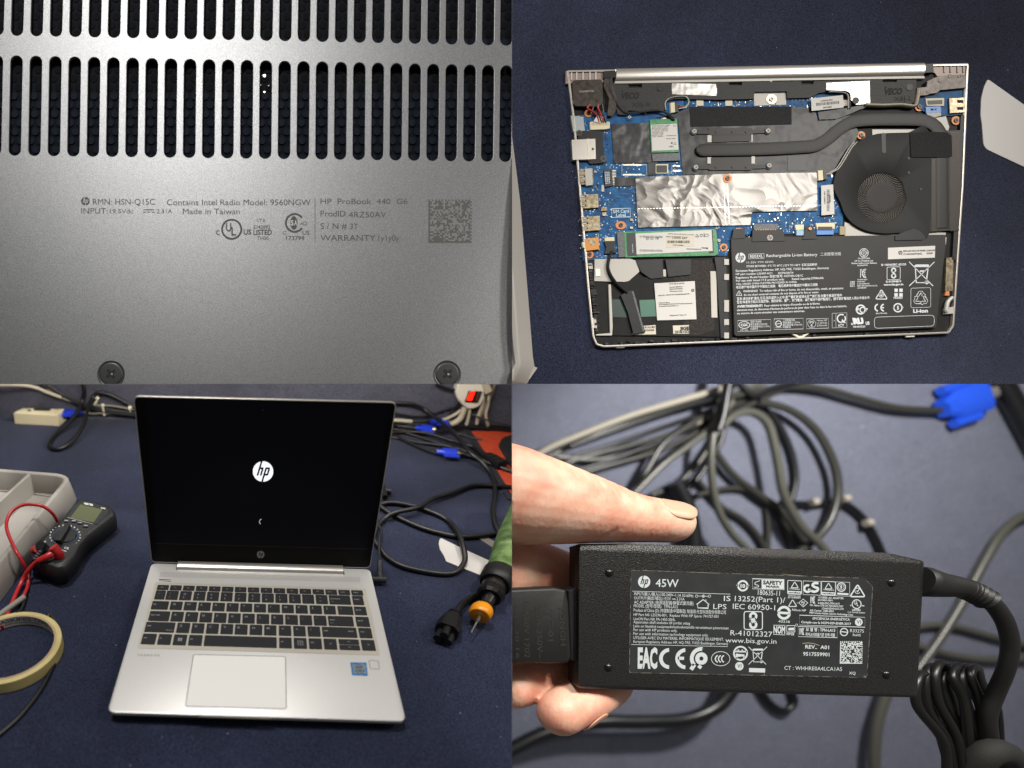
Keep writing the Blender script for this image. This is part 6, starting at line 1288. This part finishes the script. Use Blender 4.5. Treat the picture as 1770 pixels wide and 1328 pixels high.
for u, v in ((336, 652), (1311, 686), (333, 979), (1294, 1004)):
    mb = MB(A); c = a4(u, v, 0); mb.loft([[(c.x + r * math.cos(6.28318 * i / 20), c.y + r * math.sin(6.28318 * i / 20), h) for i in range(20)] for r, h in ((7.2, -.3), (6.8, .8), (5.6, 2.6), (3.6, 4.0), (1.2, 4.7))]); build(mb, 'rubber_stud', mat('stud_black', '111113', .25), ad, smooth=60)
LPX = [(412, 644), (1218, 672), (1246, 702), (1226, 1014), (406, 997)]
mb = MB(A); l_ = rpoly(loc4(LPX, .1), 2.5, 3); mb.slab(l_, .12, -.5); lab = build(mb, 'rating_label', mat('label_black', '1f2022', .5, noise=(30, 3), var='27282a'), ad, smooth=None)
mb = MB(A); mb.stroke(inset(l_, -.3), .9, .3, -.1, closed=True); build(mb, 'label_edge', mat('label_edge', '6f6a60', .5, noise=(120, 2), var='2a2927', ramp=(.4, .6)), lab, smooth=None)
Hh = .3
s_ = Sg(MB(A), Hh, 1080, 980, 6.99); x_ = s_.T
hp(s_.mb, *s_.g(233, 181), 74 / 6.99, Hh); x_('45W', 372, 240, 648, 246, 92, .005)
s_.L([(90, 294), (1275, 330)], 5); s_.L([(78, 938), (1245, 964)], 5)
for t, a, b, c, d, e in (('INPUT(輸入/输入):100-240V~1.1A 50-60Hz', 112, 342, 828, 368, 36), ('OUTPUT(輸出/输出):19.5V', 112, 392, 555, 402, 34), ('2.31A', 625, 404, 720, 407, 34), ('AC ADAPTER (电源适配器/靜電式變流器)', 112, 444, 830, 462, 36), ('MODEL (型号/型號):  TPN-LA15', 108, 488, 640, 502, 36),
    ('Product of China (D) (中国制造/中國製造) 制造商:光宝科技股份有限公司', 106, 540, 1220, 570, 36), ('HP Part N0: L25296-001,  Replace With HP Spare: 741727-001', 106, 592, 1132, 616, 32), ('LiteON Part N0: PA-1450-20HL', 106, 643, 610, 655, 32), ('Apparaten skall anslutas till jordat uttag', 104, 682, 788, 698, 32),
    ('Laite on liitettävä suojamaadoituskoskettimilla varustettuun pistorasiaan', 104, 730, 1255, 756, 32), ('For use with HP products only.', 104, 775, 635, 787, 33), ('For use with information technology equipment only.', 104, 822, 1010, 842, 33), ('UTILISER AVEC DU MATERIEL INFORMATIQUE SEULEMENT.', 104, 872, 1195, 893, 33), ('European Regulatory Address: HP, HQ-TRE, 71025 Boeblingen, Germany', 104, 917, 1248, 945, 32)):
    x_(t, a, b, c, d, e, 0)
s_.L([(572, 385), (615, 386)], 4); s_.L([(572, 393), (615, 394)], 4)
for u in (868, 948, 1022): s_.C(u, 354, 15, 5)
s_.D(948, 354, 9); s_.L([(884, 354), (932, 354)], 5); s_.L([(964, 355), (1006, 356)], 5)
s_.L([(866, 456), (946, 396), (1024, 458), (1006, 458), (1006, 500), (880, 496), (880, 456)], 9, closed=True); s_.L([(980, 410), (980, 396)], 9)
x_('LPS', 1068, 508, 1228, 512, 60, 0); x_('IS', 1196, 412, 1278, 414, 62, 0)
x_('EAC', 155, 1216, 392, 1218, 228, .045); s_.F([(150, 985), (208, 985), (208, 1005), (150, 1005)]) if False else None
s_.C(540, 1108, 104, 44, 1.62, 4.66); s_.C(736, 1110, 104, 44, 1.62, 4.66); s_.L([(640, 1104), (716, 1106)], 38)
s_.C(925, 1108, 116, 46, 2.4, 4.85); s_.C(925, 1108, 50, 50, 0, 6.28318); s_.L([(842, 1180), (800, 1242)], 48); s_.L([(888, 1195), (924, 1222)], 40); s_.L([(935, 975), (935, 1020)], 6)
s_.C(1158, 1110, 112, 7, ry=86)
for k in range(3): s_.C(1136 + k * 38, 1112, 42, 15, 1.9, 4.4)
s_.C(1398, 1045, 80, 22, -2.9, .2) if False else s_.C(1398, 1045, 80, 20)
s_.L([(1330, 1022), (1478, 1026)], 18); s_.L([(1350, 1110), (1350, 1068), (1440, 1070), (1440, 1106)], 22); s_.F([(1360, 1000), (1380, 1000), (1380, 1018), (1360, 1018)]); s_.F([(1410, 1002), (1430, 1002), (1430, 1020), (1410, 1020)])
s_ = Sg(s_.mb, Hh, 1240, 980, 6.322); x_ = s_.T
x_('13252(Part 1)/', 190, 374, 740, 392, 56, 0); x_('IEC 60950-1', 168, 458, 630, 476, 56, 0); s_.B(292, 488, 492, 684, 10, 26, dv=2); s_.knot(392, 586, 1.25, 26)
x_('R-41012327', 142, 748, 598, 766, 56, 0); x_('www.bis.gov.in', 88, 826, 645, 840, 50, 0)
s_.C(278, 207, 52, 20); x_('10', 252, 228, 304, 229, 38, .05); s_.F([(205, 200), (228, 190), (228, 222)]); s_.F([(350, 205), (328, 195), (328, 228)])
s_.B(384, 130, 730, 240, 5, dv=8); s_.F([(484, 133), (728, 140), (728, 248), (484, 240)]); s_.L([(465, 152), (420, 168), (410, 190), (450, 205), (440, 222), (398, 222)], 7, smooth=3)
s_.D(240, 1086, 46)
x_('180635-11', 442, 306, 682, 318, 54, 0)
s_.B(768, 148, 920, 296, 7, 12, dv=6); s_.B(938, 154, 1130, 304, 4, dv=6); s_.B(1138, 158, 1290, 308, 7, 12, dv=6); s_.B(1294, 164, 1446, 316, 4, dv=6)
s_.tri(845, 202, 38, 8); s_.tri(1215, 214, 38, 8); s_.F([(772, 262), (918, 268), (918, 300), (772, 294)]); s_.F([(1142, 274), (1288, 280), (1288, 310), (1142, 304)])
x_('TÜVRheinland', 786, 246, 900, 250, 12, .03); x_('TÜVRheinland', 1156, 256, 1270, 260, 12, .03)
s_.C(985, 238, 36, 24, .4, 5.2); s_.L([(990, 248), (1018, 250)], 20); s_.L([(1104, 180), (1062, 178), (1040, 200), (1064, 222), (1098, 234), (1092, 260), (1056, 272), (1028, 262)], 26, smooth=4)
s_.C(1354, 222, 46, 10); s_.C(1354, 222, 30, 5); x_('S', 1342, 236, 1364, 236, 30, .06); s_.F([(1310, 282), (1432, 290), (1432, 310), (1310, 302)])
s_.tri(1532, 270, 78, 14); s_.C(1532, 262, 30, 7, .6, 5.4); s_.L([(1518, 260), (1530, 274), (1552, 240)], 7)
x_('WWW.TUV.COM', 772, 324, 908, 330, 14, .03); x_('ID 1419055871', 772, 342, 908, 348, 14, .03)
s_.tri(822, 402, 44, 9); x_('®', 868, 402, 880, 402, 12)
s_.L([(938, 352), (988, 394), (938, 438), (890, 394)], 6, closed=True); x_('PS', 918, 400, 958, 402, 20, .03); x_('E', 930, 422, 946, 422, 16, .03)
s_.C(728, 502, 62, 28, 3.3, 6.1); s_.C(728, 502, 62, 28, .2, 2.95); s_.L([(660, 500), (798, 508)], 26); x_('43218', 666, 606, 790, 614, 24, .01); x_('Nihon HP', 815, 480, 968, 490, 24, .01)
s_.kc(1046, 362, .62, 8)
for k, (t, u0, u1) in enumerate((('기기명칭: AC ADAPTER', 1100, 1380), ('BU10463-18011', 1100, 1262), ('R-REM-PPQ-TPN-LA15', 1100, 1336), ('Mfr. Name: LITE-ON TECHNOLOGY', 1012, 1376), ('(CHANGZHOU)CO.,LTD.', 1142, 1384), ('A/S Center: 1588-3003', 1008, 1270), ('MSIP License Holder: Lite-On Technology Corp.', 1006, 1486))):
    x_(t, u0, (346, 372, 406, 428, 464, 484, 510)[k], u1, (354, 378, 412, 442, 470, 496, 534)[k], 19, .025)
s_.C(1522, 408, 48, 10); x_('U', 1498, 412, 1522, 412, 38, .03); x_('L', 1524, 428, 1542, 428, 34, .03); x_('c', 1450, 428, 1466, 428, 18, .04); x_('us', 1576, 430, 1606, 432, 16, .04); x_('LISTED', 1472, 480, 1566, 484, 18, .04); x_('I.T.E. POWER SUPPLY', 1424, 502, 1616, 512, 14, .02)
s_.B(898, 528, 1612, 636, 4, dv=24 * .0 + 24); s_.D(1545, 604, 42)
x_('EFICIENCIA ENERGÉTICA', 1042, 576, 1448, 588, 24, .02); x_('Cumple con la NOM-029-ENER-2017', 916, 614, 1460, 636, 24, .025)
x_('NOM', 612, 724, 740, 728, 74, .04); s_.L([(612, 638), (742, 640)], 6); s_.L([(612, 738), (742, 744)], 6)
s_.B(758, 642, 846, 712, 6); s_.F([(776, 668), (838, 664), (838, 694), (776, 694)]) ; x_('NYCE', 756, 744, 838, 748, 24, .04); s_.C(866, 636, 12, 4)
s_.B(884, 652, 1310, 762, 4, dv=12); s_.kc(926, 706, .6, 8); x_('모 델 명 : TPN-LA15', 966, 700, 1288, 710, 30, .025); x_('최저소비효율기준 만족 제품', 962, 752, 1285, 762, 28, .02)
s_.C(1384, 712, 40, 11); s_.L([(1352, 708), (1418, 716)], 11); x_('R33275', 1450, 714, 1600, 720, 34, 0); x_('RoHS', 1480, 756, 1566, 760, 26, .01)
x_('REV..  A01', 960, 892, 1220, 900, 38, .02); x_('9517559901', 936, 970, 1224, 978, 38, .02); x_('CT : WHHRE0A4LCA1A5', 732, 1124, 1362, 1138, 40, 0); x_('XQ', 1438, 1176, 1510, 1178, 30, .01)
s_.bin(442, 970, 1.15); s_.F([(346, 1105), (522, 1110), (522, 1156), (346, 1150)])
rr = random.Random(8); N = 24; e = 246 / N
for j in range(N):
    for i in range(N):
        if i == 0 or j == N - 1 or (rr.random() < .55 and i < N - 1 and j > 0) or (j == 0 and i % 2 == 0) or (i == N - 1 and j % 2):
            u, v = 1342 + i * e - j * .2, 812 + j * e - i * .0; s_.F([(u, v), (u + e * 1.02, v), (u + e * 1.02, v + e * 1.02), (u, v + e * 1.02)])
printed(s_.mb, 'label_print', mat('label_white', 'b4bcbc', .6), lab)
s_ = Sg(MB(A), Hh + .12, 1240, 980, 6.322); s_.T('SAFETY', 498, 190, 712, 198, 40, .045); s_.T('MARK', 532, 224, 684, 232, 22, .04, ); s_.T('VI', 1522, 620, 1568, 622, 40, .0); s_.T('VI', 218, 1102, 262, 1103, 40, .0); s_.T('certified', 778, 286, 905, 292, 16, .03); s_.T('certified', 1148, 297, 1275, 303, 16, .03)
printed(s_.mb, 'label_knockout', 'label_black', lab)
s_ = Sg(MB(A), .22, 1240, 980, 6.322)
s_.L([(930, 838), (985, 832), (1050, 838), (1115, 860)], 7, smooth=3); s_.L([(510, 1170), (520, 1190)], 6); s_.L([(700, 78), (900, 96), (1250, 118)], 3, smooth=3); s_.L([(1600, 1190), (1632, 1205)], 6)
printed(s_.mb, 'label_scratches', mat('scratch', '8f8468', .5), lab)
# mains plug on the left with embossed writing
pg = empty('mains_plug', 'black mains lead plug with raised writing pushed into the left of the adapter', 'plug', A.w(a4(100, 830, -40)))
mb = MB(A); o_ = loc4([(-80, 714), (150, 703), (190, 712), (200, 760), (208, 950), (196, 966), (150, 968), (-80, 962)], -4); o_ = rpoly(o_, 3, 3)
mb.loft([[(*p, -40) for p in inset(o_, 3)], [(*p, -34) for p in o_], [(*p, -9) for p in o_], [(*p, -5) for p in inset(o_, 2.5)], [(*p, -4) for p in inset(o_, 5)]]); build(mb, 'plug_shell', mat('plug_rubber', '1b1b1a', .5, bump=(120, .25)), pg, cut='RB', smooth=50)
mb = MB(A); mb.slab(loc4([(196, 716), (226, 705), (228, 965), (206, 955)], -12), -12, -38, 1); build(mb, 'plug_throat', 'ink_black', pg, cut='RB')
mb = MB(A)
for t, u, v0, v1, cp in (('TONGH', 162, 765, 905, 9), ('TC-01', 120, 780, 890, 9), ('2.5A 250V~', 82, 765, 950, 9), ('10A60V 1702', 38, 750, 948, 9), ('C-20 16', 8, 800, 950, 6)):
    vs_, fs_, W_ = glyphs(t, .02, 2)
    p0, p1 = a4(u, v0, -3.6), a4(u + 6, v1, -3.6); dx = (p1 - p0).normalized(); nx = V((-dx.y, dx.x, 0)) * -1; L_ = (p1 - p0).length
    b0 = [p0 + dx * a_ * L_ / W_ - nx * b_ * cp / .682 for a_, b_ in vs_]; mb.add([(p.x, p.y, -3.55) for p in b0], fs_)
up(mb); build(mb, 'embossed_writing', mat('plug_raised', '33322f', .35), pg, cut='RB', smooth=None, recalc=False)
# output cord with ribbed relief, then the tied coil
oc4 = empty('output_cord', 'black output cord leaving the right end of the adapter and curving down', 'cord', A.w(a4(1500, 720, -40)))
mb = MB(A); mb.tube([a4(1405, 680, -22), a4(1425, 684, -22), a4(1480, 694, -22), (a4(1545, 702, -22)), a4(1590, 718, -22)], [25, 27, 22, 18, 17], n=20, smooth=5); build(mb, 'strain_relief', 'plug_rubber', oc4, smooth=60)
mb = MB(A); P_ = catmull([a4(1560, 706, -22), a4(1600, 722, -22), a4(1645, 748, -22)], 5); mb.tube(P_, [18.5 if k % 2 else 14.5 for k in range(len(P_))], n=20, smooth=0); build(mb, 'relief_ribs', 'plug_rubber', oc4, smooth=60)
mb = MB(A); mb.tube([a4(1630, 738, -22), a4(1672, 772, -22), a4(1708, 832, -24), a4(1722, 905, -30), a4(1708, 985, -40), a4(1672, 1070, -60), a4(1645, 1150, -70), a4(1650, 1260, -80), a4(1640, 1420, -90)], [13.5, 12, 11.5, 11.5, 11.5, 12, 12, 12.5, 13], n=18, smooth=8); build(mb, 'cord_run', 'plug_rubber', oc4, cut='RB', smooth=60)
co = empty('cord_coil', 'tied coil of black cord hanging at the lower right', 'cord coil', A.w(a4(1520, 1200, -120)))
for k in range(7):
    t = k / 6; mb = MB(A); lf = ((1401, 1020), (1417, 1123), (1481, 1245), (1510, 1420)); rt = ((1584, 1010), (1612, 1085), (1636, 1200), (1646, 1420))
    m_ = [(a_[0] + (b_[0] - a_[0]) * t, a_[1] + (b_[1] - a_[1]) * t) for a_, b_ in zip(lf, rt)]; dz = -70 - 14 * (k % 2)
    jr = random.Random(40 + k); m_ = [(a_ + jr.uniform(-16, 16) * (q_ > 0), b_ + jr.uniform(-14, 10)) for q_, (a_, b_) in enumerate(m_)]; dz += jr.uniform(-12, 10)
    tp4 = (m_[0][0] + 22, m_[0][1] - 26 - 14 * math.sin(t * 3.14))
    mb.tube([a4(*m_[3], dz - 10), a4(*m_[2], dz), a4(*m_[1], dz), a4(*m_[0], dz - 4), a4(*tp4, dz - 22), a4(m_[0][0] + 40, m_[0][1] + 30, dz - 52), a4(m_[1][0] + 62, m_[1][1] + 40, dz - 64), a4(m_[3][0] + 40, m_[3][1], dz - 70)], 7.0, n=14, smooth=7)
    build(mb, 'coil_turn', mat('coil_black', '131313', .36), co, cut='RB', smooth=60)
mb = MB(A); mb.tube([a4(1560, 1360, -90), a4(1640, 1280, -62), a4(1700, 1275, -70), a4(1760, 1340, -90)], 22, n=14, smooth=6); build(mb, 'coil_strap', mat('strap_black', '222220', .8, bump=(400, .4)), co, cut='RB', smooth=60)
# ---------------------------------------------------------------- hand
def skin():
    m = bpy.data.materials.new('skin'); m.use_nodes = True; nt = m.node_tree; b = nt.nodes['Principled BSDF']; L = nt.links.new; N = nt.nodes.new
    tc = N('ShaderNodeTexCoord'); n = N('ShaderNodeTexNoise'); n.inputs['Scale'].default_value = 22; n.inputs['Detail'].default_value = 4; L(tc.outputs['Object'], n.inputs['Vector'])
    r = N('ShaderNodeValToRGB'); r.color_ramp.elements[0].position = .35; r.color_ramp.elements[1].position = .68; r.color_ramp.elements[0].color = hx('df9980'); r.color_ramp.elements[1].color = hx('f0c6ac'); L(n.outputs['Fac'], r.inputs[0]); L(r.outputs[0], b.inputs['Base Color'])
    b.inputs['Roughness'].default_value = .48; b.inputs['Subsurface Weight'].default_value = .25; b.inputs['Subsurface Radius'].default_value = (1, .3, .15); b.inputs['Subsurface Scale'].default_value = .02
    mp = N('ShaderNodeMapping'); mp.inputs['Scale'].default_value = (1, .35, 1); mp.inputs['Rotation'].default_value = (0, 0, -.3); L(tc.outputs['Object'], mp.inputs[0])
    v = N('ShaderNodeTexNoise'); v.inputs['Scale'].default_value = 160; v.inputs['Detail'].default_value = 3; L(mp.outputs[0], v.inputs['Vector'])
    w_ = N('ShaderNodeTexVoronoi'); w_.feature = 'DISTANCE_TO_EDGE'; w_.inputs['Scale'].default_value = 130; L(mp.outputs[0], w_.inputs['Vector'])
    ad_ = N('ShaderNodeMath'); L(v.outputs['Fac'], ad_.inputs[0]); L(w_.outputs['Distance'], ad_.inputs[1])
    bp = N('ShaderNodeBump'); bp.inputs['Strength'].default_value = .42; bp.inputs['Distance'].default_value = .0013; L(ad_.outputs[0], bp.inputs['Height']); L(bp.outputs[0], b.inputs['Normal'])
    return m
MATS['skin'] = skin()
pe = empty('person', 'hand of a person gripping the black adapter from the left, thumb on top', 'person', A.w(a4(0, 900, -200)))
mb = MB(A)
def finger(pts):
    """a chain of rounded joints (photo point, height, radius), each overlapping the next"""
    P_ = [(a4(u, v, h), r) for u, v, h, r in pts]; C_ = catmull([p for p, r in P_], 5); k = len(C_) - 1; R_ = []
    for i in range(len(C_)):
        t = i / k * (len(P_) - 1); j = min(int(t), len(P_) - 2); R_.append(P_[j][1] + (P_[j + 1][1] - P_[j][1]) * (t - j))
    rings_r = R_[:]; e_ = C_[-1]; dr_ = (C_[-1] - C_[-2]).normalized(); r_ = R_[-1]
    for q in (.35, .6, .8, .93, .99): C_.append(e_ + dr_ * r_ * q); rings_r.append(r_ * math.sqrt(1 - q * q))
    s0 = C_[0]; d0 = (C_[0] - C_[1]).normalized()
    for q in (.5, .85, .98): C_.insert(0, s0 + d0 * R_[0] * q); rings_r.insert(0, R_[0] * math.sqrt(1 - q * q))
    mb.tube(C_, rings_r, n=28, smooth=0)
finger([(-420, 300, -70, 100), (-200, 345, -55, 96), (0, 388, -40, 89), (110, 408, -32, 78), (200, 424, -27, 68), (290, 440, -24, 58), (380, 458, -22, 47), (440, 466, -22, 42), (500, 472, -22, 39), (548, 478, -22, 36.5)])
finger([(-350, 900, -190, 70), (-150, 860, -200, 62), (60, 880, -190, 52), (260, 960, -150, 46), (330, 1020, -100, 43), (270, 1075, -62, 41), (200, 1115, -40, 41), (168, 1138, -30, 39)])
finger([(-420, 960, -170, 66), (-220, 960, -190, 60), (-40, 960, -190, 50), (90, 960, -170, 44), (150, 990, -130, 41), (60, 1030, -95, 40), (0, 1052, -80, 38)])
finger([(-420, 820, -150, 60), (-200, 790, -140, 52), (20, 800, -125, 44), (200, 850, -130, 38), (300, 900, -125, 35), (280, 930, -105, 33)])
finger([(-420, 720, -150, 52), (-220, 700, -140, 44), (-40, 700, -125, 36), (120, 740, -115, 31), (220, 790, -105, 29), (250, 830, -95, 27)])
finger([(-520, 640, -170, 150), (-300, 640, -155, 125), (-100, 640, -135, 95), (60, 650, -130, 64), (170, 670, -130, 52), (240, 700, -130, 44)])
finger([(-500, 420, -100, 110), (-300, 560, -130, 110), (-200, 800, -170, 90)])
hand = build(mb, 'hand_tmp', 'skin', None, smooth=None)
rm = hand.modifiers.new('r', 'REMESH'); rm.mode = 'VOXEL'; rm.voxel_size = 3.0 * U; rm.use_smooth_shade = True
sm_ = hand.modifiers.new('s', 'SMOOTH'); sm_.iterations = 5; sm_.factor = .5
bpy.context.view_layer.update()
dg = bpy.context.evaluated_depsgraph_get(); ev = hand.evaluated_get(dg); me = bpy.data.meshes.new_from_object(ev, depsgraph=dg)
bm = bmesh.new(); bm.from_mesh(me)
off = hand.location.copy(); bpy.data.objects.remove(hand)
for v in bm.verts: v.co += off
# knuckle creases pressed into the thumb
def crease(u0, v0, u1, v1, h, wd, dp):
    a, b = A.w(a4(u0, v0, h)), A.w(a4(u1, v1, h)); ab = b - a; L2 = ab.length_squared
    for v in bm.verts:
        p = v.co; q = V((p.x - a.x, p.y - a.y, 0)); t = q.dot(V((ab.x, ab.y, 0))) / L2
        if -.1 < t < 1.1:
            dd = (q - V((ab.x, ab.y, 0)) * t).length / U
            if dd < wd * 2.5 and v.normal.z > -.2: v.co -= v.normal * dp * U * math.exp(-(dd / wd) ** 2) * max(0, min(1, (1 - abs(2 * t - 1)) * 3 + .1))
bm.normal_update()
for c in ((245, 262, 262, 330, 20, 3, 2.6), (300, 285, 312, 370, 18, 3.4, 3.2), (205, 262, 215, 330, 20, 3, 1.6), (352, 315, 370, 400, 12, 3.2, 2.6), (385, 330, 398, 380, 12, 3, 1.5), (300, 548, 350, 500, 8, 5, 1.6), (420, 360, 428, 400, 8, 3, 1), (160, 245, 168, 300, 20, 3, 1), (262, 300, 285, 400, 16, 9, 1.6), (330, 330, 352, 430, 10, 8, 1.6)): crease(*c)
seam(bm, 'RB')
for v in bm.verts: v.co -= wloc(pe)
me2 = bpy.data.meshes.new('hand'); bm.to_mesh(me2); bm.free()
for p in me2.polygons: p.use_smooth = True
hd = bpy.data.objects.new('hand', me2); COL.objects.link(hd); hd.parent = pe; me2.materials.append(MATS['skin'])
def nail(name, c0, c1, r0, r1, dirn, spread, n=14):
    """curved nail plate lying on a finger: axis c0>c1, facing dirn"""
    mb = MB(A); ax_ = (c1 - c0).normalized(); D = V(dirn); D = (D - ax_ * D.dot(ax_)).normalized(); S_ = ax_.cross(D); L_ = (c1 - c0).length; vs_ = []; fs_ = []
    for i in range(n + 1):
        t = i / n; c = c0 + ax_ * L_ * t; rr_ = r0 + (r1 - r0) * t
        wd = spread * math.sqrt(max(.02, 1 - abs(2 * t - 1) ** 3.2)); rr_ -= 3.0 * max(0, t - .75) * 4 * .6
        for j in range(n + 1):
            a = wd * (2 * j / n - 1); rad = rr_ * (1 - .0 * abs(a)); vs_.append(c + (D * math.cos(a) + S_ * math.sin(a)) * rad)
    for i in range(n):
        for j in range(n): k = i * (n + 1) + j; fs_.append((k, k + 1, k + n + 2, k + n + 1))
    mb.add(vs_, fs_); o = build(mb, name, mat('nail_plate', 'dca48a', .25, sss=.15), hd, smooth=60)
    md = o.modifiers.new('thick', 'SOLIDIFY'); md.thickness = 1.2 * U; md.offset = 0
nail('thumb_nail', a4(478, 468, -22), a4(592, 484, -22), 39.0, 37.0, (0, .7, .7), .66)
nail('finger_nail', a4(262, 1084, -58), a4(196, 1128, -38), 41.4, 41.4, (.62, -.62, .45), .5)
